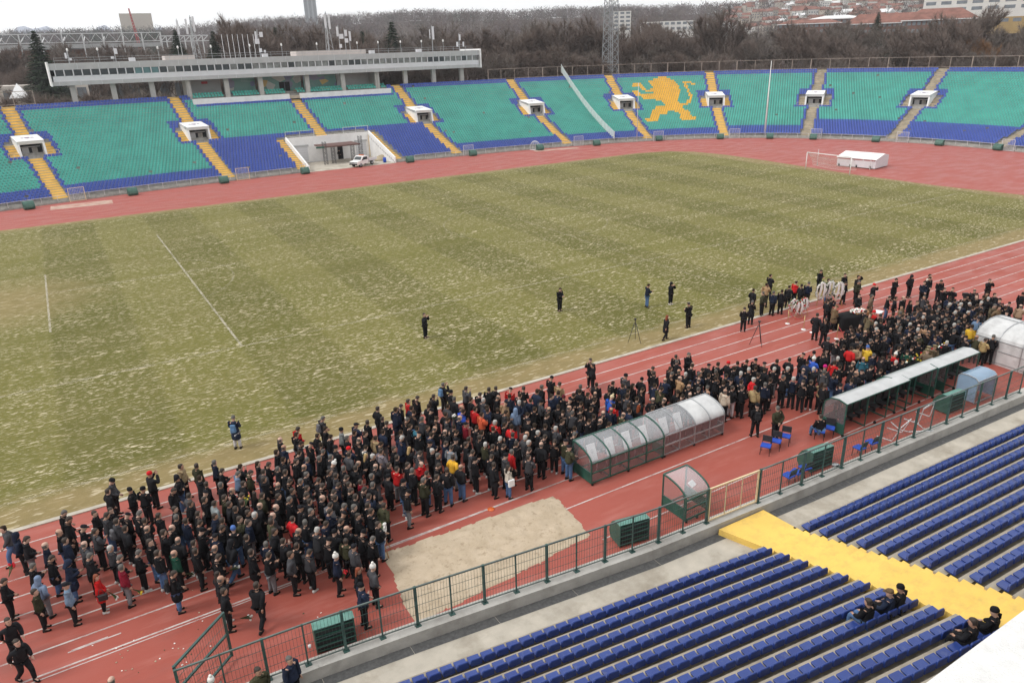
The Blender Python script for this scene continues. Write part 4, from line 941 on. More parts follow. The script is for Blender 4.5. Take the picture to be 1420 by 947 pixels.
def cap_mesh(kind):
    mb = MB(); n = 14
    def shell(prof, mi=0, front_cut=None):
        vs = []; fs = []
        for rx, ry, z, yo in prof:
            for k in range(n):
                a = 2*math.pi*k/n; zz = z
                kx = 1.0
                if front_cut is not None and math.sin(a) > .1 and z < front_cut+.03*math.sin(a): zz = front_cut+.03*math.sin(a); kx = .93
                vs.append((rx*math.cos(a)*kx, ry*math.sin(a)*kx+yo, zz))
        for i in range(len(prof)-1):
            for k in range(n):
                a, b = i*n+k, i*n+(k+1)%n; fs.append((a,b,b+n,a+n))
        fs.append(tuple(range((len(prof)-1)*n, len(prof)*n))); mb.add(vs, fs, mi, True)
    top = [(.080,.100,.165,-.010),(.077,.097,.20,-.011),(.058,.075,.232,-.013),(.024,.034,.246,-.014)]
    if kind == 'short': shell([(.077,.092,.08,-.014),(.080,.099,.12,-.010)]+top, 0, .168)
    if kind == 'fringe': shell([(.079,.097,.07,-.012),(.083,.103,.11,-.008),(.081,.101,.15,-.010),(.074,.092,.175,-.016)], 0, .15)
    if kind == 'long':
        shell([(.075,.06,-.13,-.062),(.092,.075,-.05,-.05),(.092,.092,.04,-.03),(.088,.106,.12,-.010)]+top, 0, .168)
    if kind == 'beanie': shell([(.086,.106,.135,-.005),(.089,.109,.165,-.006),(.086,.106,.20,-.008),(.066,.084,.245,-.010),(.028,.038,.268,-.012)])
    if kind == 'bobble':
        shell([(.086,.106,.135,-.005),(.089,.109,.165,-.006),(.086,.106,.20,-.008),(.066,.084,.245,-.010),(.028,.038,.268,-.012)]); mb.sphere((0,-.012,.30), .045, 8)
    if kind == 'cap':
        shell([(.083,.103,.155,-.004),(.085,.105,.18,-.005),(.074,.094,.225,-.008),(.03,.04,.248,-.01)])
        mb.add([(-.07,.075,.158),(.07,.075,.158),(.055,.165,.150),(-.055,.165,.150),(-.07,.075,.17),(.07,.075,.17),(.055,.165,.158),(-.055,.165,.158)], [(3,2,1,0),(4,5,6,7),(0,1,5,4),(1,2,6,5),(2,3,7,6),(3,0,4,7)])
    if kind == 'peaked':
        shell([(.082,.102,.15,-.004),(.086,.106,.185,-.005),(.118,.135,.215,.0),(.112,.128,.232,-.004),(.04,.05,.236,-.006)])
        mb.add([(-.07,.08,.155),(.07,.08,.155),(.05,.155,.135),(-.05,.155,.135),(-.07,.08,.165),(.07,.08,.165),(.05,.155,.145),(-.05,.155,.145)], [(3,2,1,0),(4,5,6,7),(0,1,5,4),(1,2,6,5),(2,3,7,6),(3,0,4,7)])
    if kind == 'hood': shell([(.095,.085,-.06,-.045),(.105,.105,.02,-.03),(.100,.112,.10,-.018),(.095,.112,.17,-.012),(.085,.104,.225,-.016),(.05,.066,.262,-.022)], 0, .03)
    return mb.mesh('hair' if kind in ('short','fringe','long') else kind, M['hair'] if kind in ('short','fringe','long') else M['cloth'])
VAR = {n: build_pose(n) for n in PO}
CAPS = {k: cap_mesh(k) for k in ('short','fringe','long','beanie','bobble','cap','peaked','hood')}
HAIRC = {'h':('short',(.034,.023,.016),'dark-haired'),'b':('fringe',(.09,.075,.065),'bald'),'g':('short',(.095,.088,.080),'grey-haired'),'w':('short',(.40,.385,.36),'white-haired'),
 'k':('beanie',(.010,.010,.012),'black-beanie'),'c':('cap',(.014,.014,.018),'dark-capped'),'r':('beanie',(.55,.015,.02),'red-beanie'),'l':('long',(.025,.015,.010),'long-haired'),
 'B':('long',(.42,.28,.12),'blonde'),'i':('long',(.20,.045,.015),'red-haired'),'o':('hood',None,'hooded'),'R':('beanie',(.10,.012,.02),'maroon-beanie'),'W':('bobble',(.68,.66,.62),'pale-beanie'),
 'u':('beanie',(.07,.14,.36),'blue-beanie'),'m':('beanie',(.50,.015,.16),'magenta-beanie'),'y':('bobble',(.60,.50,.32),'cream-beanie'),'P':('peaked',(.16,.13,.07),'peaked-capped')}
JACK = {'k':((.011,.011,.013),'black'),'n':((.014,.020,.040),'navy'),'g':((.050,.050,.055),'dark grey'),'G':((.045,.045,.025),'olive'),'E':((.012,.070,.042),'dark green'),'r':((.52,.018,.020),'red'),
 'd':((.20,.012,.025),'dark red'),'y':((.68,.40,.04),'yellow'),'t':((.36,.25,.14),'tan'),'w':((.58,.53,.45),'cream'),'b':((.035,.12,.55),'bright blue'),'D':((.16,.23,.33),'pale denim'),
 'T':((.15,.115,.065),'khaki'),'o':((.62,.10,.04),'orange'),'p':((.24,.25,.27),'light grey'),'q':((.03,.12,.17),'teal')}
TROU = {'k':((.012,.012,.014),'black trousers'),'j':((.075,.14,.27),'blue jeans'),'s':((.17,.17,.18),'grey trousers'),'l':((.50,.48,.50),'pale trousers')}
def parse_person(tok):
    x, y, c = tok.split(','); hd = None
    if '@' in c: c, hd = c.split('@'); hd = float(hd)
    hair, jk, rest = c[0], c[1], c[2:]
    d = dict(x=float(x), y=float(y), hair=hair, jk=jk, tr='k', pose=None, top='+' in rest, hd=hd)
    for ch in rest:
        if ch in 'jsl': d['tr'] = ch
        if ch in 'pcxvu': d['pose'] = {'p':'phone','c':'camera','x':'walk','v':'behind','u':'raised'}[ch]
    if jk == 'T' and hair == 'c': d['hair'] = 'P'
    r = random.Random(hash((round(d['x']*100), round(d['y']*100))))
    if d['tr'] == 'k' and jk not in 'T' and not d['top']:
        q = r.random(); d['tr'] = 'j' if q < .16 else 's' if q < .24 else 'k'
    if d['pose'] is None: d['pose'] = r.choice(['relaxed','relaxed','relaxed_turned','gaze_left','gaze_left','gaze_down','gaze_down','bowed','bowed','clasped','clasped','pockets','pockets','one_hand','folded','behind','phone','hand_face'])
    d['coat'] = jk == 'T' or (jk in 'kng' and r.random() < .17) or hair == 'i'
    d['sc'] = r.uniform(.955,1.04)*(.93 if hair in 'lBi' else 1)
    if d['hd'] is None: d['hd'] = r.gauss(8, 16)
    d['skin'] = r.choice([(.46,.27,.19),(.50,.31,.23),(.42,.24,.165),(.53,.34,.26)])
    v = r.uniform(.75,1.35); d['jc'] = tuple(min(1,a*v) if jk in 'kngG' else min(1,a*r.uniform(.9,1.1)) for a in JACK[jk][0])
    d['shoe'] = (.55,.54,.52) if r.random() < .14 else (.014,.013,.013)
    d['z'] = 0
    return d
PEOPLE = [parse_person(t) for t in PEOPLE_TXT.split()]
def in_pts(x, y, pts):
    r = False; n = len(pts)
    for i in range(n):
        a, b = pts[i], pts[(i+1)%n]
        if (a.y > y) != (b.y > y) and x < (b.x-a.x)*(y-a.y)/(b.y-a.y)+a.x: r = not r
    return r
def fill_gaps():
    r = random.Random(21); poly = [at(u, v, 1.64) for u, v in ((205,705),(300,668),(430,612),(560,565),(700,545),(800,540),(790,610),(700,640),(600,665),(535,700),(525,752),(440,770),(330,775),(240,775),(190,745))]
    pts = np.array([(d['x'],d['y']) for d in PEOPLE]); n = t = 0
    while t < 6000 and n < 110:
        t += 1; x, y = r.uniform(-48,-20), r.uniform(-48,-36)
        if in_pts(x, y, poly) and np.min(np.hypot(pts[:,0]-x, pts[:,1]-y)) > .56:
            pts = np.vstack([pts, (x,y)]); PEOPLE.append(parse_person('%.2f,%.2f,%s%s' % (x,y,r.choice('hhhhhhbgck'),r.choice('kkkkkkng')))); n += 1
    return n
fill_gaps()
for d in PEOPLE:     # a few known details
    if d['hair'] == 'i' and d['jk'] == 'r': d['pose'] = 'clasped'
    dist = (Vector((d['x'],d['y'],1))-CAM).length; d['score'] = (1/dist**2)*(1 if d['top'] else .42)
PEOPLE.sort(key=lambda d: -d['score'])
def make_person(d):
    v = VAR[d['pose']]; o = link_mesh('person', v['body']); o.location = (d['x'], d['y'], d['z']); o.rotation_euler = (0,0,R_(d['hd']-90)); o.scale = (d['sc']*1.04, d['sc']*1.04, d['sc'])
    if d['hair'] in 'lBi': o.scale = (d['sc']*.93, d['sc']*.95, d['sc'])
    o.color = (*d['skin'],1)
    def ch(name, me, col):
        c = link_mesh(name, me, o); c.color = (*col,1); return c
    ch('coat' if d['coat'] else 'jacket', v['coat' if d['coat'] else 'jacket'], d['jc']); ch('trousers', v['trousers'], TROU[d['tr']][0]); [ch('shoe', sm, d['shoe']) for sm in v['shoes']]
    k, c, _ = HAIRC[d['hair']]; c = d.get('hat') or c or d['jc']
    h = ch({'short':'hair','fringe':'hair','long':'hair','beanie':'beanie','bobble':'beanie','cap':'cap','peaked':'cap','hood':'hood'}[k], CAPS[k], c); h.matrix_local = v['HM']
    return o
# the extra figures: seated on the near stand, on the walkway, at the lower edge
def extra(x, y, z, hair, jk, tr, pose_, hd, sc=1.0, label=None):
    d = parse_person('%.3f,%.3f,%s%s%s+' % (x, y, hair, jk, '' if tr == 'k' else tr)); d.update(z=z, pose=pose_, hd=hd, sc=sc, fixed=label, score=9, coat=False); return d
EXTRA = []
def seat_pt(blk, k, j): return next(s for s in NEAR if s[0] == blk and s[1] == k and s[2] == j)
for j, hair, jk, tr, lab in ((4,'h','k','j','person in black jacket and pale jeans taking a photo from the stand seats'),(2,'c','n','k','person in brown flat cap and navy jacket, middle of three on the blue seats'),(1,'k','k','k','person in dark beanie, nearest the yellow stairway of three on the seats')):
    s = seat_pt('L', 7, j); d = extra(s[3].x, s[3].y-.02, s[4]+.10-.92, hair, jk, tr, 'seated', 92+random.uniform(-8,8), 1, lab); d['hat'] = (.13,.085,.05) if hair == 'c' else None; EXTRA.append(d)
for j, hair, jk, lab in ((2,'h','k','person hunched in black coat on the seats beside the white ledge'),(0,'k','k','person in dark beanie at the stair end beside the white ledge')):
    s = seat_pt('L', 10, j); EXTRA.append(extra(s[3].x, s[3].y-.02, s[4]+.10-.92, hair, jk, 'k', 'seated', 95, 1, lab))
for (u, v_, zz, hair, jk, tr, ps, hd, lab) in ((357,930,1.5,'h','G','k','pockets',-70,'dark-haired person in camouflage jacket standing on the concrete walkway inside the fence'),(401,915,1.5,'g','n','k','relaxed',-60,'grey-haired person in black and blue jacket on the walkway by the fence'),(293,944,1.5,'W','p','k','relaxed',80,'person in white beanie half hidden at the lower edge of the photo')):
    p = at(u, v_, zz); EXTRA.append(extra(p.x, p.y, -.15, hair, jk, tr, ps, hd, 1, lab))
p = at(155,946,1.6); EXTRA.append(extra(p.x, p.y, 0, 'b','t','k','relaxed',60,1,'bald person cut off by the lower edge of the photo beside the open gate'))
p = at(1139,578,1.2); EXTRA.append(extra(p.x, p.y, -.47, 'h','k','j','seated',70,1,'person in black jacket and jeans sitting on a blue chair by the bench shelter'))
p = at(463,209,1.4); EXTRA.append(extra(p.x, 65.6, 0, 'h','k','k','pockets',-100,1,'person in black standing at the dark doorway in the white recess under the far stand'))
N_IND = 300-len(EXTRA)
IND = EXTRA+PEOPLE[:N_IND]; CROWD = PEOPLE[N_IND:]
# labels: look first, then the nearest thing that can be found
def look(d):
    h = HAIRC[d['hair']][2]; coat = 'coat' if d['coat'] else 'jacket'
    return '%s person in %s %s, %s' % (h, JACK[d['jk']][1], coat, TROU[d['tr']][1])
def label_people():
    from collections import Counter
    cnt = Counter(look(d) for d in PEOPLE[:N_IND])
    marks = [((-31.5,-46.6),'the sand bed'),((-26.8,-46.6),'the clear shelter'),((-42.6,-48.9),'the open green gate'),((-36.7,-47.0),'the small wreath')]
    colour = [d for d in PEOPLE[:N_IND] if cnt[look(d)] == 1 and d['jk'] not in 'kngG' or (d['jk'] in 'yEwbDqo')]
    cj = Counter(d['jk'] for d in PEOPLE if d['jk'] not in 'kngG')
    for d in PEOPLE[:N_IND]:
        if cj.get(d['jk']) == 1: marks.append(((d['x'],d['y']), 'the %s jacket' % JACK[d['jk']][1]))
    hc = Counter(d['hair'] for d in PEOPLE)
    for d in PEOPLE[:N_IND]:
        if hc[d['hair']] == 1 and d['hair'] not in 'hbgwkc': marks.append(((d['x'],d['y']), 'the %s' % HAIRC[d['hair']][2].replace('-',' ')))
    lj = Counter((d['hair'],d['jk']) for d in PEOPLE)
    for d in PEOPLE[:N_IND]:
        if d['jk'] in 'rdtwpDbG' and cj.get(d['jk'], 9) > 1 and lj[d['hair'],d['jk']] == 1 and d['jk'] != 'G':
            marks.append(((d['x'],d['y']), 'the %s person in %s' % (HAIRC[d['hair']][2], JACK[d['jk']][1])))
    marks = [(proj((x,y,1.2)), n) for (x,y), n in marks]
    for d in PEOPLE[:N_IND]: d['uv'] = proj((d['x'],d['y'],1.2))
    used = {}
    for d in EXTRA: d['label'] = d['fixed']; used[d['fixed']] = d
    by = {}
    for d in PEOPLE[:N_IND]: by.setdefault(look(d), []).append(d)
    allp = {}
    for d in PEOPLE: d['uv'] = proj((d['x'],d['y'],1.2)); allp.setdefault(look(d), []).append(d)
    def sector(m, p):
        dx, dy = p[0]-m[0], p[1]-m[1]
        return ('right of' if dx > 0 else 'left of') if abs(dx) > abs(dy) else ('below' if dy > 0 else 'above')
    for lk, ds in by.items():
        if len(allp[lk]) == 1: ds[0]['label'] = lk; continue
        cand = []
        for m, nm in marks:
            secs = {}
            for e in allp[lk]:
                r = math.hypot(e['uv'][0]-m[0], e['uv'][1]-m[1])
                if r > 4: secs.setdefault(sector(m, e['uv']), []).append((r, id(e)))
            for sc, lst in secs.items():
                lst.sort()
                for rank, (r, i) in enumerate(lst[:7]): cand.append((rank*60+r, i, ('nearest','second nearest','third nearest','fourth nearest','fifth nearest','sixth nearest','seventh nearest')[rank], sc, nm))
        cand.sort(); got = {}
        ids = {id(d): d for d in ds}
        for c, i, rk, sc, nm in cand:
            if i in ids and i not in got:
                got[i] = '%s, %s %s %s' % (lk, rk, sc, nm)
        for d in ds: d['label'] = got.get(id(d))
    left = [d for d in PEOPLE[:N_IND] if not d.get('label')]
    for d in left:
        u, v = d['uv']
        d['label'] = '%s deep in the crowd %s' % (look(d), 'by the clear shelter' if u > 640 else 'above the sand bed' if u > 480 else 'at its left end')
    for d in PEOPLE[:N_IND]:
        w = d['label'].split()
        if len(w) > 16: d['label'] = d['label'].replace(', black trousers','').replace(', blue jeans','').replace(', grey trousers','').replace(', pale trousers','')
label_people()
for d in IND:
    o = make_person(d); tag(o, d['label'], 'person', 'people standing on the red track' if 'fixed' not in d else None)
    d['obj'] = o
# everyone farther: one mass
def crowd_mass():
    extra_n = 0; D = list(CROWD)
    pts = np.array([(d['x'],d['y']) for d in PEOPLE]); r = random.Random(5)
    # thicken the dense far block the way the photograph shows it
    blocks = [((-6,-46.2),(6.5,-44.0),34),((-3,-47.6),(3.5,-45.2),26),((4.0,-45.4),(8.0,-47.5),10)]
    for (x0,y0),(x1,y1),n in blocks:
        t = 0
        while n and t < 4000:
            t += 1; x, y = r.uniform(x0,x1), r.uniform(min(y0,y1),max(y0,y1))
            if np.min(np.hypot(pts[:,0]-x, pts[:,1]-y)) > .50:
                pts = np.vstack([pts, (x,y)]); D.append(parse_person('%.2f,%.2f,%s%s' % (x,y,r.choice('hhhbgwck'),r.choice('kkkkkng')))); n -= 1
    V = []; Q = []; T = []; C = []; base = 0; cache = {}
    def arr(me):
        if me.name not in cache:
            v, f, mi = mesh_arrays(me)
            q = np.array([x for x in f if len(x) == 4]).reshape(-1,4); t = []
            for x in f:
                if len(x) == 3: t.append(x)
                elif len(x) > 4: t += [(x[0],x[i],x[i+1]) for i in range(1,len(x)-1)]
            cache[me.name] = (v, q, np.array(t, int).reshape(-1,3))
        return cache[me.name]
    for d in D:
        va = VAR[d['pose']]; k, hc, _ = HAIRC[d['hair']]
        W = Matrix.Translation((d['x'],d['y'],d['z'])) @ Matrix.Rotation(R_(d['hd']-90),4,'Z') @ Matrix.Diagonal((d['sc']*1.04,d['sc']*1.04,d['sc'],1))
        for me, col, L in ((va['body'], d['skin'], W), (va['coat' if d['coat'] else 'jacket'], d['jc'], W), (va['trousers'], TROU[d['tr']][0], W), (va['shoes'][0], d['shoe'], W), (va['shoes'][1], d['shoe'], W), (CAPS[k], hc or d['jc'], W@va['HM'])):
            v, q, t = arr(me); A = np.array(L, dtype=np.float32); w = v@A[:3,:3].T+A[:3,3]
            V.append(w); C.append(np.tile(np.array((*col,1), np.float32), (len(w),1)))
            if len(q): Q.append(q+base)
            if len(t): T.append(t+base)
            base += len(w)
    me = np_mesh('crowd', np.concatenate(V), [np.concatenate(Q), np.concatenate(T)], M['crowdcol'], smooth=True, cols=np.concatenate(C))
    o = link_mesh('crowd', me); tag(o, 'dense crowd of mourners in dark winter coats on the red track', 'crowd', kind='stuff')
crowd_mass()
M['orange'] = pmat('orange_plastic', (.60,.12,.02), .4); M['canopy_brown'] = pmat('canopy_brown', (.12,.06,.05), .7); M['dark_steel'] = pmat('dark_steel', (.06,.06,.065), .5)
# ------------------------------------------------------------------ mesh fence along the near side
def mesh_mat():
    # the welded mesh is too fine to model wire by wire at this distance: thin wires as real bars, spaced
    return M['fence_steel']
def fence_panel(mb, a, b, z0, h, wires=.11):
    a, b = Vector(a), Vector(b); L = (b-a).length; n = int(L/wires)
    for i in range(1, n):
        p = a+(b-a)*i/n; mb.bar((p.x,p.y,z0+.12), (p.x,p.y,z0+h-.04), .0075)
    for k in range(1, 4):
        z = z0+.12+(h-.2)*k/4; mb.bar((a.x,a.y,z), (b.x,b.y,z), .010)
def build_fence():
    pts = [Vector((*p,0)) for p in FENCE]; h = 1.6; z0 = .30
    xs = [(-44.1),(-42.0),(-40.15),(-38.2),(-35.75),(-33.2),(-30.8),(-28.75),(-26.2),(-24.85)]
    def fy(x):
        for a, b in zip(pts[:-1], pts[1:]):
            if a.x <= x <= b.x: return a.y+(b.y-a.y)*(x-a.x)/(b.x-a.x)
        return pts[-1].y
    def run(name, x0, x1, label, post, bay):
        t = empty(name, (x0, fy(x0), z0), 0, label, 'fence'); off = Vector((-x0, -fy(x0), -z0))
        n = max(1, round((x1-x0)/bay)); X = [x0+(x1-x0)*i/n for i in range(n+1)]
        for i, x in enumerate(X):
            p = Vector((x, fy(x), z0))+off; mb = MB()
            mb.bar(p, p+Vector((0,0,h)), post if i % 2 == 0 else post*.55); mb.box((p.x,p.y,.012), (.2,.2,.024))
            mb.build('post', M['fence_steel'], t)
        for z in (.10, h-.03):
            mb = MB()
            for a, b in zip(X[:-1], X[1:]):
                p, q = Vector((a,fy(a),z0))+off, Vector((b,fy(b),z0))+off
                mb.bar(p+Vector((0,0,z)), q+Vector((0,0,z)), .05 if z > 1 else .035)
            mb.build('rail', M['fence_rail'], t)
        mb = MB()
        for a, b in zip(X[:-1], X[1:]): fence_panel(mb, (a+off.x, fy(a)+off.y, 0), (b+off.x, fy(b)+off.y, 0), 0, h)
        mb.build('wire_mesh', M['fence_steel'], t)
        return t
    run('mesh_fence', -44.1, -24.75, 'green welded mesh fence left of the cream gate panel', .085, 1.24)
    run('mesh_fence', -21.95, -2.6, 'green railing fence right of the cream gate panel', .085, 1.28)
    # cream panel
    t = empty('gate_panel', (-24.7, fy(-24.7), z0), 0, 'cream painted mesh gate panel set in the green fence', 'gate'); o = Vector((24.7, -fy(-24.7), 0)); mb = MB()
    a, b = Vector((-24.66,fy(-24.66)))+o.xy, Vector((-22.05,fy(-22.05)))+o.xy
    for p in (a,b): mb.bar((p.x,p.y,.05), (p.x,p.y,h-.02), .06)
    for z in (.08,h-.05): mb.bar((a.x,a.y,z), (b.x,b.y,z), .06)
    for f in (.33,.66): q = a+(b-a)*f; mb.bar((q.x,q.y,.1), (q.x,q.y,h-.05), .03)
    mb.build('frame', M['cream_paint'], t); mb = MB(); fence_panel(mb, (a.x,a.y,0), (b.x,b.y,0), 0, h, .09); mb.build('wire_mesh', M['fence_steel'], t)
    # open leaf at the left end
    t = empty('mesh_gate', (-44.15,-50.45,.02), 0, 'open green mesh gate leaf standing out over the track', 'gate'); mb = MB()
    p0, p1 = Vector((.05,.05)), Vector((1.72,1.55))
    for p in (p0,p1): mb.bar((p.x,p.y,.15), (p.x,p.y,1.9), .09)
    for z in (.2,1.05,1.87): mb.bar((p0.x,p0.y,z), (p1.x,p1.y,z), .07)
    mb.build('frame', M['fence_steel'], t); mb = MB(); fence_panel(mb, p0, p1, .1, 1.8, .1); mb.build('wire_mesh', M['fence_steel'], t)
M['fence_rail'] = pmat('fence_rail_paint', (.10,.13,.12), .4, .25, 4)
build_fence()

# ------------------------------------------------------------------ team shelters with curved clear roofs
def curve_prof(depth, hb, ht, n=8):
    """from the low rear wall (y=0, z=hb) up over to the open front (y=depth, z=ht)"""
    return [(depth*(1-math.cos(math.pi/2*i/n)), hb+(ht-hb)*math.sin(math.pi/2*i/n)) for i in range(n+1)]
def shelter(label, p, rz, bays, bay, depth, hb, ht, frame, roof_mats, name='team_shelter', seats=True, posters=()):
    t = empty(name, p, rz, label, 'shelter', None); L = bay*bays; pr = curve_prof(depth, hb, ht)
    for i in range(bays+1):
        x = bay*i; mb = MB(); w = .055
        pts = [(x,0,.12)]+[(x,y,z) for y, z in pr]
        for a, b in zip(pts[:-1], pts[1:]): mb.bar(a, b, w)
        mb.bar((x,0,.14), (x,depth,.14), w)
        if i in (0,bays): mb.bar((x,depth,.14), (x,depth,ht), w); mb.bar((x,0,.62), (x,depth,.62), w*.8)
        mb.build('rib', frame, t)
    for y, z in ((0,.14),(0,.62),(0,hb),(depth,ht),(depth,.14)): MB().bar((0,y,z), (L,y,z), .055).build('rail', frame, t)
    for i in range(bays):
        x0, x1 = bay*i+.03, bay*(i+1)-.03; rm, sm = roof_mats[i]
        mb = MB(); n = len(pr); th = .012
        vs = [(x,y,z) for y, z in pr for x in (x0,x1)]+[(x,y+th,z-th) for y, z in pr for x in (x0,x1)]
        fs = []
        for k in range(n-1): fs.append((2*k,2*k+1,2*k+3,2*k+2)); fs.append((2*n+2*k,2*n+2*k+2,2*n+2*k+3,2*n+2*k+1))
        mb.add(vs, fs, 0, True); mb.build('roof_panel', rm, t)
        mb = MB(); mb.box(((x0+x1)/2,.0,(hb+.64)/2), (x1-x0,.012,hb-.70)); mb.box(((x0+x1)/2,.0,.38), (x1-x0,.012,.40)); mb.build('rear_panel', sm, t)
    for x in (0, L):
        mb = MB(); pts = [(0,.64)]+pr+[(depth,.64)]; n = len(pts)
        mb.add([(x-.006,y,z) for y, z in pts]+[(x+.006,y,z) for y, z in pts], [tuple(range(n)), tuple(range(2*n-1,n-1,-1))]+[(k,(k+1)%n,(k+1)%n+n,k+n) for k in range(n)])
        mb.build('end_panel', roof_mats[0 if x == 0 else -1][1], t)
        mb = MB(); mb.box((x,depth/2,.38), (.02,depth-.06,.44)); mb.build('end_board', frame, t)
    if seats:
        for i in range(int(L/.55)):
            x = .3+.55*i; mb = MB(); mb.box((x,.52,.46), (.42,.40,.05)); mb.box((x,.34,.68), (.42,.05,.42)); mb.box((x,.5,.3), (.06,.3,.3)); mb.build('seat', M['shelter_seat'], t)
    for x in posters:
        mb = MB(); mb.box((0,0,0), (.46,.012,.80), rot=Matrix.Rotation(R_(-22),3,'X')); mb.box((.0,.012,.05), (.10,.006,.2), mi=1, rot=Matrix.Rotation(R_(-22),3,'X'))
        o = mb.build('notice', [M['ribbon'], M['pale_panel']], t); o.location = (x, .62, hb+.14)
    for x in (0.05, L/2, L-.05):
        for y in (.0, depth):
            mb = MB(); mb.tube([(x-.03,y,.07), (x+.03,y,.07)], .065, 10); mb.box((x,y,.12), (.04,.05,.08)); mb.build('castor', M['tyre'], t)
    return t
M['shelter_seat'] = pmat('shelter_seat', (.16,.03,.03), .5, .3, 4)
cl = (M['poly_clear'], M['poly_side']); fr = (M['poly_white'], M['poly_side'])
shelter('clear curved shelter with green ribs at the left end of the pair', (-26.62,-47.22,0), R_(.3), 4, 1.06, 1.35, 1.10, 1.68, M['green_steel'], [cl]*4, posters=(.5,1.5,2.5,3.5))
shelter('clear and frosted curved shelter at the right end of the pair', (-22.33,-47.18,0), R_(.3), 4, .98, 1.35, 1.12, 1.72, M['pale_frame'] if 'pale_frame' in M else M['steel'], [cl,cl,fr,fr], posters=(.5,1.4))
shelter('small single curved booth with green frame by the fence', (-25.15,-51.55,0), R_(.5), 1, 1.30, 1.35, 1.05, 1.62, M['green_steel'], [(M['poly_booth'] if 'poly_booth' in M else M['poly_clear'], M['poly_side'])], name='official_booth', seats=False)
o = MB().box((0,0,0), (.36,.012,.26), rot=Matrix.Rotation(R_(-52),3,'X')).build('notice', M['ribbon']); o.location = (-24.45,-51.12,1.40); o.rotation_euler = (0,0,.3)
tag(o, 'white paper sheet lying on the clear roof of the small booth', 'notice')
M['poly_bench'] = clear_mat('weathered_polycarbonate', (.60,.61,.61), .72)
# bench shelters that face the stand
def bench_shelter(label, p, L, seats, left_end, right_end):
    t = empty('bench_shelter', p, R_(-.7), label, 'shelter'); d, h = 1.25, 1.75
    pr = [(0.0,h),(.45,h+.10),(.9,h+.02),(1.2,h-.25),(d,h-.62)]
    nb = max(2, round(L/1.6))
    for i in range(nb+1):
        x = L*i/nb; mb = MB()
        for a, b in zip(pr[:-1], pr[1:]): mb.bar((x,*a), (x,*b), .05)
        mb.bar((x,d,.12), (x,d,pr[-1][1]), .05)
        if i in (0,nb) or True: mb.bar((x,0,.12), (x,0,h), .055 if i in (0,nb) else .045)
        mb.bar((x,0,.14), (x,d,.14), .06); mb.build('frame', M['green_steel'], t)
    for y, z in ((0,h),(d,.14),(d,.62),(.9,h+.02)): MB().bar((0,y,z), (L,y,z), .05).build('rail', M['green_steel'], t)
    n = len(pr); mb = MB(); x0, x1 = .02, L-.02
    vs = [(x,y,z+.03) for y, z in pr for x in (x0,x1)]+[(x,y,z+.015) for y, z in pr for x in (x0,x1)]; fs = []
    for k in range(n-1): fs.append((2*k,2*k+1,2*k+3,2*k+2)); fs.append((2*n+2*k,2*n+2*k+2,2*n+2*k+3,2*n+2*k+1))
    mb.add(vs, fs, 0, True); mb.build('roof_panel', M['poly_bench'], t)
    mb = MB(); mb.box((L/2,d,.38), (L-.05,.02,.44)); mb.build('rear_board', M['green_steel'], t)
    mb = MB(); mb.box((L/2,d,1.0), (L-.05,.012,.7)); mb.build('rear_panel', M['poly_side'], t)
    for x, on in ((0,left_end),(L,right_end)):
        if not on: continue
        mb = MB(); pts = [(0,.66)]+pr+[(d,.66)]; m_ = len(pts)
        mb.add([(x-.006,y,z) for y, z in pts]+[(x+.006,y,z) for y, z in pts], [tuple(range(m_)), tuple(range(2*m_-1,m_-1,-1))]+[(k,(k+1)%m_,(k+1)%m_+m_,k+m_) for k in range(m_)])
        mb.build('end_panel', M['poly_side'], t); mb = MB(); mb.box((x,d/2,.40), (.025,d-.06,.5)); mb.build('end_board', M['green_steel'], t)
    for i in range(seats):
        x = .35+(L-.7)*i/(seats-1); mb = MB(); mb.box((x,.72,.45), (.42,.42,.05)); mb.box((x,.95,.68), (.42,.05,.42)); mb.box((x,.78,.28), (.06,.3,.3)); mb.build('seat', M['black'], t)
    for x in (0, L*.5, L):
        mb = MB(); mb.tube([(x-.03,0,.075),(x+.03,0,.075)], .07, 10); mb.box((x,0,.13), (.04,.05,.08)); mb.build('castor', M['tyre'], t)
bench_shelter('bench shelter with white roof and glazed end, leftmost of three in a row', tuple(at(1168,606)), 5.0, 8, True, False)
bench_shelter('bench shelter with white roof in the middle of three in a row', tuple(at(1239.5,573.5)), 4.3, 6, False, True)
bench_shelter('bench shelter with white roof next to the blue booth, rightmost of three', tuple(at(1293,552.5)), 3.9, 6, True, True)
# blue booth
t = empty('official_booth', tuple(at(1350,562)), R_(-1), 'small blue polycarbonate booth behind the railing', 'booth'); w, d, h = 1.7, 1.05, 1.5
pr = [(0,h-.16),(.16,h-.02),(.55,h+.03),(.95,h-.01),(d,h-.14)]
mb = MB()
for x in (0,w):
    for a, b in zip(pr[:-1], pr[1:]): mb.bar((x,*a),(x,*b),.04)
    mb.bar((x,0,.1),(x,0,h-.16),.04); mb.bar((x,d,.1),(x,d,h-.14),.04)
for y, z in ((0,h-.16),(d,h-.14),(0,.12),(d,.12)): mb.bar((0,y,z),(w,y,z),.04)
mb.build('frame', M['steel'], t); mb = MB()
for x in (0,w):
    pts = [(0,.12)]+pr+[(d,.12)]; n = len(pts); mb.add([(x-.006,*q) for q in pts]+[(x+.006,*q) for q in pts], [tuple(range(n)), tuple(range(2*n-1,n-1,-1))]+[(k,(k+1)%n,(k+1)%n+n,k+n) for k in range(n)])
mb.box((w/2,d,(h-.18)/2+.05),(w,.012,h-.32)); mb.build('side_panel', M['poly_blue'], t); mb = MB()
vs = [(x,y,z+.02) for y, z in pr for x in (0,w)]; vs += [(x,y,z) for x, y, z in [(a,b,c-.02) for a,b,c in vs]]; n = len(pr); fs = []
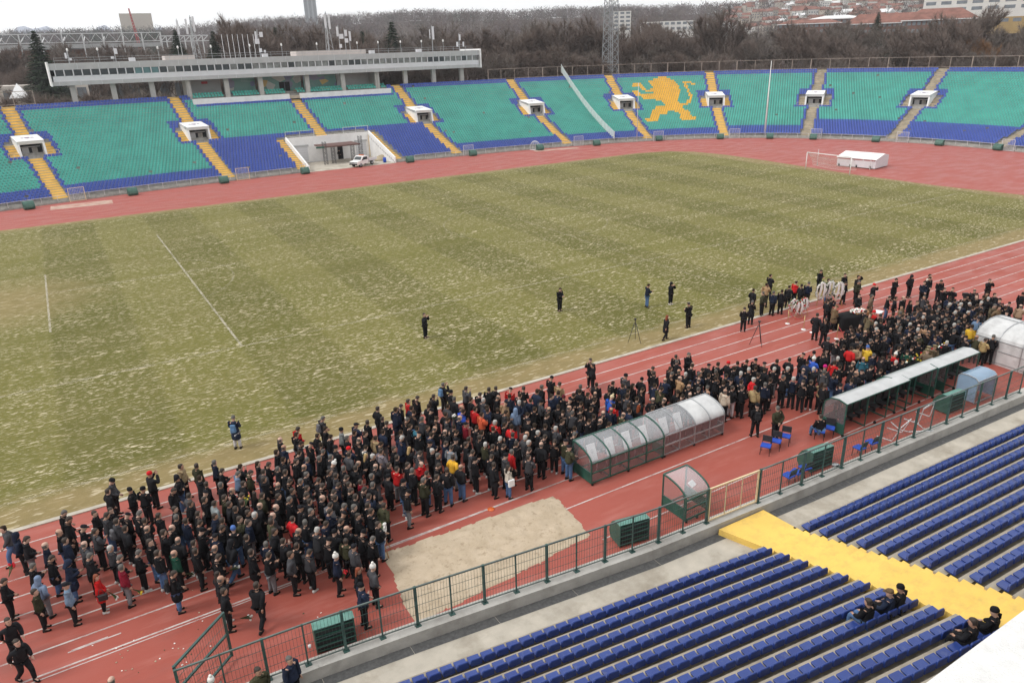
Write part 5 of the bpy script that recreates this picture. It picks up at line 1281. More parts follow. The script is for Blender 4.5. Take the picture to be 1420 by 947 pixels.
for k in range(n-1): fs.append((2*k,2*k+1,2*k+3,2*k+2)); fs.append((2*n+2*k,2*n+2*k+2,2*n+2*k+3,2*n+2*k+1))
mb.add(vs, fs, 0, True); mb.build('roof_panel', M['poly_blue_roof'] if 'poly_blue_roof' in M else M['poly_blue'], t)
# players' tunnel: white barrel vault
t = empty('player_tunnel', (.75,-52.75,0), R_(-3), 'white barrel vaulted players tunnel at the right edge beside the bench shelters', 'tunnel'); W_, L_ = 3.4, 4.0
pr = [(0,0),(0,1.45)]+[(W_/2-W_/2*math.cos(a), 1.45+.82*math.sin(a)) for a in np.linspace(.25, math.pi-.25, 9)]+[(W_,1.45),(W_,0)]
def skin(mb, prof, y0, y1):
    n = len(prof); vs = [(x,y,z) for x, z in prof for y in (y0,y1)]; cx = W_/2
    vs += [(cx+(x-cx)*.985,y,z*.985) for x, y, z in vs]; fs = []
    for k in range(n-1): fs += [(2*k,2*k+1,2*k+3,2*k+2),(2*n+2*k,2*n+2*k+2,2*n+2*k+3,2*n+2*k+1)]
    mb.add(vs, fs, 0, False)
mb = MB(); skin(mb, pr, 0, L_); mb.build('skin', M['poly_tunnel'] if 'poly_tunnel' in M else M['poly_white'], t)
mb = MB(); n = len(pr); mb.add([(x,-.01,z) for x, z in pr]+[(x,.01,z) for x, z in pr], [tuple(range(n)), tuple(range(2*n-1,n-1,-1))]+[(k,(k+1)%n,(k+1)%n+n,k+n) for k in range(n)]); mb.build('end_panel', M['poly_white'], t)
mb = MB()
for y in np.linspace(0, L_, 4):
    for a, b in zip(pr[:-1], pr[1:]): mb.bar((a[0],y,a[1]*1.01),(b[0],y,b[1]*1.01),.045)
for x, z in (pr[1], (W_,1.55), pr[6], (0,.15), (0,.85)): mb.bar((x,0,z*1.01),(x,L_,z*1.01),.04)
for x in (W_*.33,W_*.66): mb.bar((x,-.02,0),(x,-.02,2.3),.04)
mb.bar((0,-.02,1.55),(W_,-.02,1.55),.04); mb.build('frame', M['steel'], t)

# ------------------------------------------------------------------ green metal boxes round the track
def metal_box(loc, rz, label, group='green rounded boxes round the track'):
    t = empty('metal_box', loc, rz, label, 'box', group); w, d, h = 1.30, .85, 1.02
    pr = [(0,.06),(0,h),(.32,h),(.62,h-.16),(.80,h-.44),(d,.30),(.70,.06)]     # flat slatted face at y=0, rounded back
    mb = MB(); n = len(pr); mb.add([(-w/2,y,z) for y, z in pr]+[(w/2,y,z) for y, z in pr], [tuple(range(n)), tuple(range(2*n-1,n-1,-1))]+[(k,(k+1)%n,(k+1)%n+n,k+n) for k in range(1,n)], 0); mb.build('shell', M['box_green'], t)
    mb = MB(); mb.box((0,.015,h/2), (w-.05,.02,h-.1)); mb.build('front', M['black'], t)
    mb = MB()
    for k in range(5): mb.box((0,-.012,.12+k*.2), (w,.03,.035))
    for x in (-w/2+.02,w/2-.02): mb.box((x,-.012,h/2), (.04,.03,h-.06))
    mb.build('slat', M['green_steel'], t)
    mb = MB(); mb.box((0,.17,h+.012), (w+.04,.38,.02)); mb.build('lid', M['teal_sheet'], t)
    return t
M['box_green'] = pmat('box_green', (.035,.10,.075), .5, .25, 2, dirt=(.12,.17,.14), dirt_amt=.5)
M['poly_tunnel'] = M['poly_white']
for (x, y, rz, lab) in ((-39.4,-50.32,R_(-8),'green metal box with black slatted front behind the mesh fence, leftmost of three'),(-27.75,-51.45,R_(-10),'green metal box with black slatted front between the sand bed and small booth'),(-17.2,-51.95,R_(-4),'green metal box with slatted front right of the row of blue chairs'),(-6.9,-52.15,R_(-3),'green metal box with slatted front beside the blue booth')):
    metal_box((x,y,0), rz, lab)
FB = [(-47.8,48.9),(-34.9,51.0),(-21.8,52.9),(-8.9,53.4),(9.8,53.4),(22.2,53.0),(35.6,51.0),(47.5,48.9),(61.0,46.0),(71.5,39.5),(78.5,33.0),(83,26.3),(87.5,16.0),(90.2,5.5),(91,-4)]
names = ['left of the leftmost yellow stairway','between the two leftmost yellow stairways','beside the second yellow stairway foot','at the left corner of the white recess','at the right corner of the white recess','right of the recess below the second doorway','between the recess and the landing pad','below the white banner strip','below the golden lion','beside the stairway right of the lion','at the foot of the white flagpole','right of the first concrete stairway','beyond the white shed','below the blue seats right of the shed','at the right edge of the far track']
for (x, y), nm in zip(FB, names):
    s = s_of(x,y); tt, nn = bowl_axes(s); metal_box((x,y,0), math.atan2(tt.y,tt.x)+math.pi, 'green rounded metal box %s' % nm)

# ------------------------------------------------------------------ chairs
def chair_proto():
    t = empty('chair', (0,0,0)); mb = MB(); mb.box((0,0,.45),(.46,.44,.06)); mb.build('seat', M['chair_blue'], t, bevel=.02)
    mb = MB(); mb.box((0,.24,.70),(.44,.04,.30), rot=Matrix.Rotation(R_(-10),3,'X')); mb.build('backrest', M['black'], t, bevel=.015)
    for sx in (-1,1):
        mb = MB(); mb.bar((sx*.21,-.19,0),(sx*.20,-.17,.43),.025); mb.build('leg', M['black'], t)
        mb = MB(); mb.bar((sx*.21,.24,0),(sx*.20,.17,.43),.025); mb.bar((sx*.20,.17,.43),(sx*.20,.27,.84),.025); mb.build('leg', M['black'], t)
    return t
CH = chair_proto(); first = True
chairs = [(at(1061,629),'blue chair behind the waiting stewards, left of three in line'),(at(1075,622.5),'blue chair behind the waiting stewards, middle of three in line'),(at(1088,615.5),'blue chair behind the waiting stewards, right of three in line'),
 (at(1136,608),'blue chair carrying the seated person by the bench shelter'),(at(1149,604),'empty blue chair right of the seated person by the bench shelter'),(at(1190,632),'blue chair behind the railing, left of the pair near the hurdles'),(at(1207,624),'blue chair behind the railing, right of the pair near the hurdles'),
 (at(1092,671),'blue chair by the railing, leftmost of the row beside the green box'),(at(1103,666),'blue chair by the railing, second of the row beside the green box'),(at(1115,660),'blue chair by the railing, nearest the green box'),
 (at(1289,455),'blue chair left of the empty pair amid the ceremony'),(at(1305,462),'blue chair right of the empty pair amid the ceremony')]
for i, (p, lab) in enumerate(chairs):
    o = CH if i == 0 else copy_tree(CH); o.location = (p.x,p.y,0)
    o.rotation_euler = (0,0,R_(180+random.uniform(-15,15) if i < 10 else 35)); tag(o, lab, 'chair', 'blue chairs with black frames')
    if i < 3 or i in (3,4): o.rotation_euler = (0,0,R_(-60))
# people's things
def bouquet(p, label, col='flower_w', tilt=40, rz=0, sc=1.0):
    t = empty('bouquet', p, rz, label, 'bouquet'); mb = MB()
    for k in range(7):
        a = random.uniform(0,6.3); q = Vector((math.cos(a)*.05, .33*math.sin(R_(tilt))+random.uniform(-.03,.03), .33*math.cos(R_(tilt))+math.sin(a)*.04)); mb.bar((0,0,0), q, .012)
    for k in range(10): a = random.uniform(0,6.3); mb.bar((math.cos(a)*.03,.22*math.sin(R_(tilt)),.22*math.cos(R_(tilt))),(math.cos(a)*.09,.30*math.sin(R_(tilt)),.30*math.cos(R_(tilt))),.035,.008)
    mb.build('stem', M['leaf'], t); mb = MB()
    for k in range(7): a = random.uniform(0,6.3); mb.sphere((math.cos(a)*.07, .33*math.sin(R_(tilt))+.04*math.sin(a), .33*math.cos(R_(tilt))+.05*math.sin(a*2)), .035, 6, noise=.3)
    mb.build('flower', M[col], t); t.scale = (sc,)*3
def hand_of(pred, s=-1):
    c = [d for d in IND if pred(d)]
    if not c: return None
    d = c[0]; w = POSES[d['pose']]['armR'][1]; a = R_(d['hd']-90); x, y = w[0], w[1]+.03
    return Vector((d['x']+d['sc']*(x*math.cos(a)-y*math.sin(a)), d['y']+d['sc']*(x*math.sin(a)+y*math.cos(a)), d['z']+d['sc']*(w[2]-.10))), a
fixed = [(lambda d: d['hair']=='i' and d['jk']=='r','bunch of white flowers held low by the red-coated person','flower_w',150),(lambda d: d['hair']=='g' and d['jk']=='d','bunch of yellow flowers held low by the dark red jacket','flower_y',140),
 (lambda d: d['jk']=='E','small white bouquet held beside the dark green jacket','flower_w',120),(lambda d: d['hair']=='W' and d['jk']=='n','red and white flowers held up by the pale beanie wearer','flower_r',30),(lambda d: d['jk']=='y','white bouquet held by the yellow jacket wearer','flower_w',120)]
for pr_, lab, col, tl in fixed:
    h = hand_of(pr_)
    if h: bouquet(h[0], lab, col, tl, h[1], 1.15)
for (u,v,z,lab,col,tl,rz) in ((12,800,1.25,'red roses held out by the person at the left edge','flower_r',45,-.6),(333,857,.55,'white bouquet hanging from the hand of a person in black near the gate','flower_w',120,-1.2),(317,791,.9,'white flowers held among the dark coats left of the gate','flower_w',110,-1),(120,747,1.05,'pale flowers held at the back of the left crowd','flower_w',70,-1),(508,640,1.0,'white flowers held up in the middle of the crowd','flower_w',20,0),(632,588,1.1,'white flowers held above the yellow jacket','flower_w',20,0),(340,703,1.35,'yellow and white flowers held in the left crowd','flower_y',60,-.5)):
    p = at(u,v,z); bouquet(p, lab, col, tl, rz, 1.25)
def pack(d, me_col, label, name='backpack'):
    a = R_(d['hd']-90); t = empty(name, (d['x'],d['y'],d['z']), a, label, 'backpack'); mb = MB(); mb.box((0,-.21,1.22),(.30,.16,.42), taper=.85); mb.build('bag', me_col, t, bevel=.05)
    mb = MB(); mb.box((0,-.30,1.13),(.22,.05,.2)); mb.build('pocket', me_col, t, bevel=.03)
M['pack_grey'] = pmat('grey_pack', (.12,.12,.13), .8); M['pack_blue'] = pmat('blue_pack', (.10,.19,.32), .8); M['pack_black'] = pmat('black_pack', (.02,.02,.022), .8)
def near_px(u, v): return min(IND, key=lambda d: math.hypot(proj((d['x'],d['y'],1.6))[0]-u, proj((d['x'],d['y'],1.6))[1]-v))
for u, v, mt, lab in ((161,724,'pack_grey','grey backpack worn in the left crowd'),(323,580,'pack_blue','blue backpack worn by the lone person on the turf'),(614,532,'pack_blue','pale blue backpack worn by the photographer at the turf edge'),(238,795,'pack_black','black backpack on the person in jeans left of the gate'),(1049,564,'pack_black','black backpack on the person right of the clear shelters'),(446,581,'pack_grey','dark grey backpack on the person at the turf edge')):
    pack(near_px(u,v), M[mt], lab)
d = near_px(131,795); a = R_(d['hd']-90); t = empty('handbag', (d['x'],d['y'],0), a, 'black handbag hanging from the arm of the red-coated person', 'handbag'); mb = MB(); mb.box((.34,.12,.86),(.12,.30,.24)); mb.build('bag', M['black'], t, bevel=.03); mb = MB(); mb.tube([(.34,.0,.98),(.32,.06,1.18),(.32,.14,1.18),(.34,.22,.98)],.012,5); mb.build('strap', M['black'], t)
d = near_px(704,645); t = empty('shoulder_bag', (d['x'],d['y'],0), R_(d['hd']-90), 'white shoulder bag of the person in the cream jacket', 'bag'); mb = MB(); mb.box((.30,-.02,.92),(.10,.30,.34)); mb.build('bag', M['ribbon'], t, bevel=.03); mb = MB(); mb.tube([(.30,-.15,1.05),(.22,-.05,1.42),(.30,.12,1.05)],.012,5); mb.build('strap', M['black'], t)

# ------------------------------------------------------------------ the ceremony
def wreath(u, v, label, h=1.9, red=False, lean=12, rz=None):
    p = at(u, v); t = empty('wreath', (p.x,p.y,0), R_(-35) if rz is None else rz, label, 'wreath', 'funeral wreaths on stands')
    L = Matrix.Rotation(R_(lean), 3, 'X')
    mb = MB(); rx, rzz = .36, h*.36; zc = h*.60
    for k in range(90):
        a = random.uniform(0, 6.283); r = random.uniform(.75,1.08); q = L@Vector((rx*r*math.cos(a), random.uniform(-.07,.07), rzz*r*math.sin(a)))+Vector((0,0,zc)); w = Vector((random.uniform(-.1,.1),random.uniform(-.06,.06),random.uniform(-.1,.1)))
        mb.add([q-w, q+Vector((.03,.02,.05)), q+w, q-Vector((.03,-.02,.05))], [(0,1,2,3)])
    mb.tube([L@Vector((rx*.9*math.cos(a),0,rzz*.9*math.sin(a)))+Vector((0,0,zc)) for a in np.linspace(0,6.283,25)], .06, 6); mb.build('greenery', M['leaf'], t)
    mb = MB()
    for k in range(70 if not red else 60):
        a = random.uniform(0,6.283); q = L@Vector((rx*random.uniform(.75,1.05)*math.cos(a), -.07+random.uniform(-.03,.03), rzz*random.uniform(.8,1.05)*math.sin(a)))+Vector((0,0,zc)); mb.sphere(q, random.uniform(.035,.06), 6, noise=.3, mi=1 if red and k % 2 else 0)
    mb.build('flower', [M['flower_w'], M['flower_r']], t)
    for sx in (-1,1):
        mb = MB()
        pts = [L@Vector((sx*.10,-.12,rzz*.95))+Vector((0,0,zc)), L@Vector((sx*.13+.06,-.16,.1))+Vector((0,0,zc)), L@Vector((sx*.16,-.15,-rzz*.95))+Vector((0,0,zc))]
        for a, b in zip(pts[:-1],pts[1:]): mb.quad(a+Vector((-.07,0,0)), a+Vector((.07,0,0)), b+Vector((.07,0,0)), b+Vector((-.07,0,0)))
        o = mb.build('ribbon', M['ribbon'], t); sd = o.modifiers.new('solid','SOLIDIFY'); sd.thickness = .004
    mb = MB()
    for x, y in ((-.3,-.25),(.3,-.25),(0,.55)): mb.bar((x,y,0),(0,.06,h*.78),.03)
    mb.build('easel', M['wood'], t)
wl = [((1099,438),'red and white wreath, leftmost of the low group by the rope',1.35,True),((1106,441),'red and white wreath in the middle of the low group by the rope',1.35,True),((1113,436),'white wreath at the right of the low group by the rope',1.35,True),((1136,424),'tall white wreath with ribbons, left of the three tall ones',1.95,False),((1148,422),'tall white wreath with ribbons, middle of the three tall ones',1.95,False),((1160,424),'tall white wreath with ribbons, right of the three tall ones',1.95,False)]
for (u,v), lab, h, red in wl: wreath(u, v, lab, h, red)
d0 = at(530,757); wreath(532,768,'small white wreath carried upright at the edge of the sand bed',1.45,False,8,R_(60))
p0, p1 = at(1164,456), at(1193,450)
t = empty('coffin', ((p0.x+p1.x)/2,(p0.y+p1.y)/2,0), math.atan2(p1.y-p0.y,p1.x-p0.x)+.0, 'wooden coffin on a bier draped in black cloth with flowers on top', 'coffin')
mb = MB(); ring = []
for z, k in ((.02,1.06),(.25,1.03),(.80,1.0),(.95,.9)): ring.append((z,k))
vs = []; n = 28
for z, k in ring:
    for i in range(n):
        a = 2*math.pi*i/n; c, s = math.cos(a), math.sin(a); ex = lambda q: math.copysign(abs(q)**.45, q)
        w = 1+.03*math.sin(7*a)*(1-z); vs.append((1.12*k*w*ex(c)-.15, .52*k*w*ex(s), z))
fs = [(r*n+i, r*n+(i+1)%n, (r+1)*n+(i+1)%n, (r+1)*n+i) for r in range(3) for i in range(n)]+[tuple(range(3*n,4*n))]; mb.add(vs, fs, 0, True); mb.build('drape', M['black_cloth'], t)
mb = MB(); mb.prism([(-.30,0),(-.34,.22),(-.22,.32),(.22,.32),(.34,.22),(.30,0)], (.10,0,.74), (1.20,0,.74)); mb.build('casket', M['wood'], t)
mb = MB()
for k in range(130): a = random.uniform(0,6.3); r = random.random()**.5; mb.sphere((.45+.6*r*math.cos(a), .34*r*math.sin(a), 1.06+.18*(1-r)), random.uniform(.04,.075), 6, noise=.3, mi=1 if k % 5 == 0 else 2 if k % 7 == 0 else 0)
mb.build('flowers', [M['flower_w'], M['flower_r'], M['leaf']], t)
# white table beside it, rope posts, tripods
p = at(1216,447); t = empty('side_table', (p.x,p.y,0), .3, 'small white covered table with red legs beside the coffin', 'table'); mb = MB(); mb.box((0,0,.76),(.7,.5,.05)); mb.build('tabletop', M['ribbon'], t)
for x in (-.28,.28):
    for y in (-.18,.18): MB().bar((x,y,0),(x,y,.74),.035).build('leg', M['red_paint'], t)
posts = [at(1092,449),at(1114,457),at(1126,461),at(1160,470),at(1178,476)]
for i, p in enumerate(posts):
    t = empty('rope_post', (p.x,p.y,0), 0, ['rope barrier post nearest the low wreaths','rope barrier post in front of the low wreaths','rope barrier post beside two standing guards','rope barrier post in front of the coffin','rope barrier post nearest the dense crowd by the coffin'][i], 'post', 'rope barrier posts')
    mb = MB(); mb.lathe([(.16,0),(.16,.02),(.03,.05)], n=14); mb.build('base', M['ribbon'], t); mb = MB(); mb.tube([(0,0,.03),(0,0,.95)], .022, 8); mb.sphere((0,0,.98), .04, 8); mb.build('pole', M['brass'], t)
for a, b, lab in ((0,1,'sagging red rope in front of the low wreaths'),(3,4,'sagging red rope in front of the coffin')):
    A, B = posts[a], posts[b]; mb = MB(); mb.tube([(A.x+(B.x-A.x)*f, A.y+(B.y-A.y)*f, .9-.35*math.sin(math.pi*f)) for f in np.linspace(0,1,10)], .022, 6); tag(mb.build('barrier_rope', M['red_rope']), lab, 'rope')
def tripod(u, v, label, h=1.55, camera=False):
    p = at(u,v); t = empty('tripod', (p.x,p.y,0), random.uniform(0,1), label, 'tripod')
    for k in range(3): a = 2.1*k; MB().tube([(math.cos(a)*.48,math.sin(a)*.48,0),(math.cos(a)*.06,math.sin(a)*.06,h*.85)], [.016,.026], 6).build('leg', M['black'], t)
    mb = MB(); mb.tube([(0,0,h*.8),(0,0,h)], .03, 8); mb.box((0,0,h+.04),(.12,.14,.09)); mb.build('head', M['black'], t)
    if camera:
        mb = MB(); mb.box((0,0,h+.2),(.16,.34,.22)); mb.tube([(0,-.17,h+.2),(0,-.36,h+.2)], [.06,.07], 10); mb.build('video_camera', M['black'], t)
tripod(880,474,'dark camera tripod standing on the edge of the turf'); tripod(1050,478,'dark camera tripod standing alone on the red track'); tripod(1332,441,'video camera on a tripod at the far right of the ceremony',1.5,True)
p = at(1325,432); t = empty('stool', (p.x,p.y,0), .2, 'black topped stool with red legs beside the video camera', 'stool'); MB().box((0,0,.62),(.75,.45,.10)).build('seat', M['black'], t)
for x in (-.3,.3):
    for y in (-.17,.17): MB().bar((x,y,0),(x,y,.6),.03).build('leg', M['red_paint'], t)
# flowers heaped along the bench roof by the crowd
t = empty('flower_heap', tuple(at(1296,526,0)), 0, 'long heap of flowers and greenery behind the rightmost bench shelter', 'flowers'); mb = MB(); b0 = at(1296,526,0)
A, B = Vector((-5.6,-48.6)), Vector((-1.4,-48.4))
for k in range(95): f = random.random(); mb.sphere((A.x+(B.x-A.x)*f-b0.x+random.uniform(-.2,.2), A.y+(B.y-A.y)*f-b0.y+random.uniform(-.25,.25), 1.0+random.uniform(0,.4)), random.uniform(.04,.075), 6, noise=.4, mi=random.choice((0,0,1,2,3,3,3,3,1)))
mb.build('flower', [M['flower_w'], M['flower_r'], M['flower_y'], M['leaf']], t); mb = MB(); mb.box(((A.x+B.x)/2-b0.x,(A.y+B.y)/2-b0.y,.5),(4.2,.5,1.0)); mb.build('trestle', M['black_cloth'], t)
# folded metal hurdles behind the railing
for i, (u,v,rz,lab) in enumerate(((1243,606,.2,'white metal hurdle lying behind the railing, nearest the blue chairs'),(1262,594,-.5,'white metal hurdle propped in the middle of the pile behind the railing'),(1281,583,.1,'white metal hurdle at the right of the pile behind the railing'))):
    p = at(u,v); t = empty('hurdle', (p.x,p.y,0), rz, lab, 'hurdle', 'white hurdles piled behind the railing'); mb = MB(); w = 1.2; tl = Matrix.Rotation(R_((20,70,8)[i]),3,'X')
    for x in (-w/2,w/2): mb.bar(tl@Vector((x,0,.04)), tl@Vector((x,0,.95)), .035); mb.bar((x,0,.03),(x,.7,.03),.04)
    mb.build('frame', M['pale_steel'], t); mb = MB(); q = tl@Vector((0,0,.92)); mb.box(tuple(q),(w,.03,.10), rot=tl); mb.build('bar', M['ribbon'], t)
# small things
p = at(1116,672); mb = MB(); mb.sphere((0,0,.10), .2, 12, sc=(1.2,.7,.7), noise=.5); mb.sphere((.26,.05,.07), .13, 10, sc=(1,.8,.7), noise=.5); o = mb.build('plastic_bag', M['bag_white'], loc=(p.x,p.y,0)); tag(o, 'crumpled white plastic bag under the chairs by the railing', 'bag')
p = at(1158,653); mb = MB(); mb.lathe([(.13,0),(.17,.32),(.18,.33),(.15,.30)], n=14); o = mb.build('bucket', M['steel'], loc=(p.x,p.y,0)); tag(o, 'grey bucket behind the railing beside the green box', 'bucket')
p = at(1168,650); mb = MB(); mb.lathe([(.12,0),(.15,.06),(.14,.2),(.05,.26)], n=12); mb.bar((.12,0,.1),(.26,0,.24),.04); o = mb.build('watering_can', M['flower_y'], loc=(p.x,p.y,0)); tag(o, 'yellow watering can beside the grey bucket', 'watering can')
p = at(681,706); o = MB().lathe([(.16,0),(.16,.02),(.06,.05)], n=14).build('marker_disc', M['orange'] if 'orange' in M else M['red_paint'], loc=(p.x,p.y,0)); tag(o, 'orange marker disc lying on the track above the sand bed', 'marker')
p = at(438,906); mb = MB(); mb.lathe([(.04,0),(.055,.12)], n=10); o = mb.build('paper_cup', M['ribbon'], loc=(p.x-.15,p.y,.32)); tag(o, 'white paper cup on the plinth by the left green box', 'cup')
mb = MB()
for k in range(34):
    q = random.choice(((270,840),(180,925),(255,905),(420,850),(170,905),(200,905))); p = at(q[0]+random.gauss(0,16), q[1]+random.gauss(0,10)); mb.box((p.x,p.y,.012),(random.uniform(.02,.06),random.uniform(.02,.05),.012), rz=random.uniform(0,3), mi=random.choice((0,0,1,2)))
o = mb.build('litter', [M['flower_w'], M['leaf'], M['step_worn']]); tag(o, 'fallen petals and leaves scattered on the red track', 'litter', kind='stuff')

# ------------------------------------------------------------------ goal, shed, poles at the far end
t = empty('football_goal', (52.16,0,0), 0, 'white football goal with net at the far end of the pitch', 'goal')
for y in (-3.72,3.72): MB().tube([(0,y,0),(0,y,2.5)], .06, 10).build('post', M['white'], t)
MB().tube([(0,-3.72,2.5),(0,3.72,2.5)], .06, 10).build('crossbar', M['white'], t)
mb = MB()
for y in (-3.7,3.7): mb.bar((0,y,2.45),(.9,y,1.9),.03)
mb.build('stay', M['steel'], t)
mb = MB(); n = 24
pf = [(.05,2.45,1),(.6,2.0,1),(1.3,1.1,1),(1.5,.55,1)]
for k in range(40):
    y = -3.65+7.3*k/39
    for a, b in zip(pf[:-1],pf[1:]): mb.bar((a[0],y,a[1]-.25*math.sin(math.pi*k/39)),(b[0],y,b[1]-.25*math.sin(math.pi*k/39)),.02)
for x, z, _ in pf[1:]: mb.tube([(x,-3.65+7.3*k/12,z-.25*math.sin(math.pi*k/12)) for k in range(13)], .012, 4)
mb.build('net', M['white'], t)
a, b, c = at(1160,230.5), at(1213,235.5), at(1238.5,231.5)
L = (b-a).length; t = empty('storage_shed', (a.x,a.y,0), math.atan2(b.y-a.y,b.x-a.x), 'long low white shed with sloping roof behind the far goal', 'shed'); Wd = 4.2
mb = MB(); mb.prism([(0,.12),(0,1.35),(-Wd*.62,1.95),(-Wd,1.75),(-Wd,.12)], (0,0,0), (L,0,0)); mb.build('wall', M['pale_panel'], t)
mb = MB(); mb.prism([(.15,1.36),(.15,1.42),(-Wd*.62,2.03),(-Wd*.62,1.97)], (-.1,0,0), (L+.1,0,0)); mb.build('roof', M['white_wall'], t)
mb = MB()
for f0, f1 in ((.02,.34),(.40,.66),(.70,.98)): mb.box((L*(f0+f1)/2,-.02,1.22),(L*(f1-f0),.03,.09))
mb.build('stripe', M['red_paint'], t)
for f in (.06,.36,.52,.88):
    mb = MB(); mb.tube([(L*f,-.06,.2),(L*f,.02,.2)], .14, 10); mb.bar((L*f-.15,-.05,.4),(L*f+.12,-.05,.4),.06); mb.build('wheel', M['tyre'], t)
def flagpole(u0, v0, u1, v1, r0, r1, label, mat='white'):
    p = at(u0,v0); q = at_r(u1,v1,math.hypot(p.x-CAM.x,p.y-CAM.y)); h = q.z
    t = empty('flagpole', (p.x,p.y,0), 0, label, 'flagpole'); MB().tube([(0,0,0),(0,0,h)], [r0,r1], 10).build('pole', M[mat], t); mb = MB(); mb.lathe([(r0*2.2,0),(r0*2.2,.1),(r0*1.2,.35)], n=12); mb.build('base', M['concrete'], t)
flagpole(1060,191,1055,85,.20,.05,'tall tapered white flagpole at the foot of the far stand')
flagpole(883,197,885,115,.07,.04,'thin grey pole at the foot of the stand by the golden lion','pale_steel')
flagpole(1206,235.5,1207,216,.04,.03,'short thin pole standing in front of the white shed','pale_steel')
flagpole(1133,229,1133,207,.04,.03,'short thin pole standing behind the far goal','pale_steel')
# white screen running down the stand
s = (AS['E']*.52+AS['F']*.48); s = s_of(*(at(842,196,0).xy)); tt, nn = bowl_axes(s)
t = empty('banner_screen', tuple(bowl(s,0,0)), math.atan2(tt.y,tt.x), 'long translucent white screen running down the far stand', 'screen'); mb = MB(); n = 24; vs = []
for i in range(n+1):
    d = .3+i*(FD+1.6)/n; z = zr(d)
    vs += [(-.03,d,z+.35),(.03,d,z+.35),(.03,d,z+1.85),(-.03,d,z+1.85)]
fs = []
for i in range(n):
    for k in range(4): fs.append((i*4+k,i*4+(k+1)%4,(i+1)*4+(k+1)%4,(i+1)*4+k))
fs += [(3,2,1,0),(4*n,4*n+1,4*n+2,4*n+3)]; mb.add(vs, fs); mb.build('fabric', M['banner_net'], t); mb = MB()
for i in range(0,n+1,3): d = .3+i*(FD+1.6)/n; mb.bar((.07,d,zr(d)),(.07,d,zr(d)+1.9),.06)
mb.build('post', M['pale_steel'], t)
# mesh gates at the feet of the stairways
for k, lab in (('A','first yellow stairway from the left'),('B','second yellow stairway from the left'),('D','yellow stairway right of the recess'),('E','yellow stairway left of the white screen'),('F','yellow stairway left of the lion'),('G','yellow stairway right of the lion'),('H','first concrete stairway'),('I','second concrete stairway'),('J','third concrete stairway')):
    s = AS[k]; tt, nn = bowl_axes(s); p = bowl(s, -.3, 0, 1.9); t = empty('stair_gate', tuple(p), math.atan2(tt.y,tt.x), 'small mesh gate at the foot of the %s' % lab, 'gate', 'mesh gates at the stair feet'); mb = MB()
    for x in (-1,1): mb.bar((x,0,0),(x,0,1.9),.07)
    for z in (.08,1.87): mb.bar((-1,0,z),(1,0,z),.06)
    mb.build('frame', M['cream_paint'] if k in 'AB' else M['pale_steel'], t); mb = MB()
    for i in range(1,10): mb.bar((-1+.2*i,0,.1),(-1+.2*i,0,1.85),.018); mb.bar((-1,0,.1+.19*i),(1,0,.1+.19*i),.018)
    mb.build('mesh', M['pale_steel'], t)
p = at(742,207.5); t = empty('sprinkler_cage', (p.x,p.y,0), 0, 'domed wire cage at the edge of the far track', 'cage'); mb = MB()
for k in range(6): a = k*math.pi/6; mb.tube([(1.1*math.cos(a)*math.cos(b),1.1*math.sin(a)*math.cos(b),1.6*math.sin(b)) for b in np.linspace(0,math.pi,12)], .035, 5)
mb.build('hoop', M['pale_steel'], t); MB().lathe([(1.12,0),(1.12,.05)], n=20).build('base', M['pale_steel'], t)

# ------------------------------------------------------------------ the recess: canopy on lattice posts, pickup, sand, barrel
t = empty('canopy', (0,60.8,0), 0, 'dark flat canopy on lattice posts before the recess doorway', 'canopy'); mb = MB(); mb.box((.4,2.5,3.0),(7.0,4.6,.22)); mb.build('roof', M['canopy_brown'], t); mb = MB(); mb.box((-3.4,.3,3.02),(1.4,.5,.26)); mb.build('fascia', M['green_steel'], t)
def lattice(x, y, h, w=.55):
    mb = MB()
    for a in (-1,1):
        for b in (-1,1): mb.bar((x+a*w/2,y+b*w/2,0),(x+a*w/2,y+b*w/2,h),.05)
    n = 5
    for k in range(n):
        z0, z1 = h*k/n, h*(k+1)/n
        for b in (-1,1): mb.bar((x-w/2,y+b*w/2,z0),(x+w/2,y+b*w/2,z1),.03); mb.bar((x+w/2,y+b*w/2,z0),(x-w/2,y+b*w/2,z1),.03)
        for a in (-1,1): mb.bar((x+a*w/2,y-w/2,z0),(x+a*w/2,y+w/2,z1),.03)
    return mb
for x, y, h in ((-2.6,.5,3.9),(-1.0,.9,2.9),(2.6,.9,2.9),(4.0,.5,4.4)): lattice(x,y,h).build('lattice_post', M['dark_steel'], t)
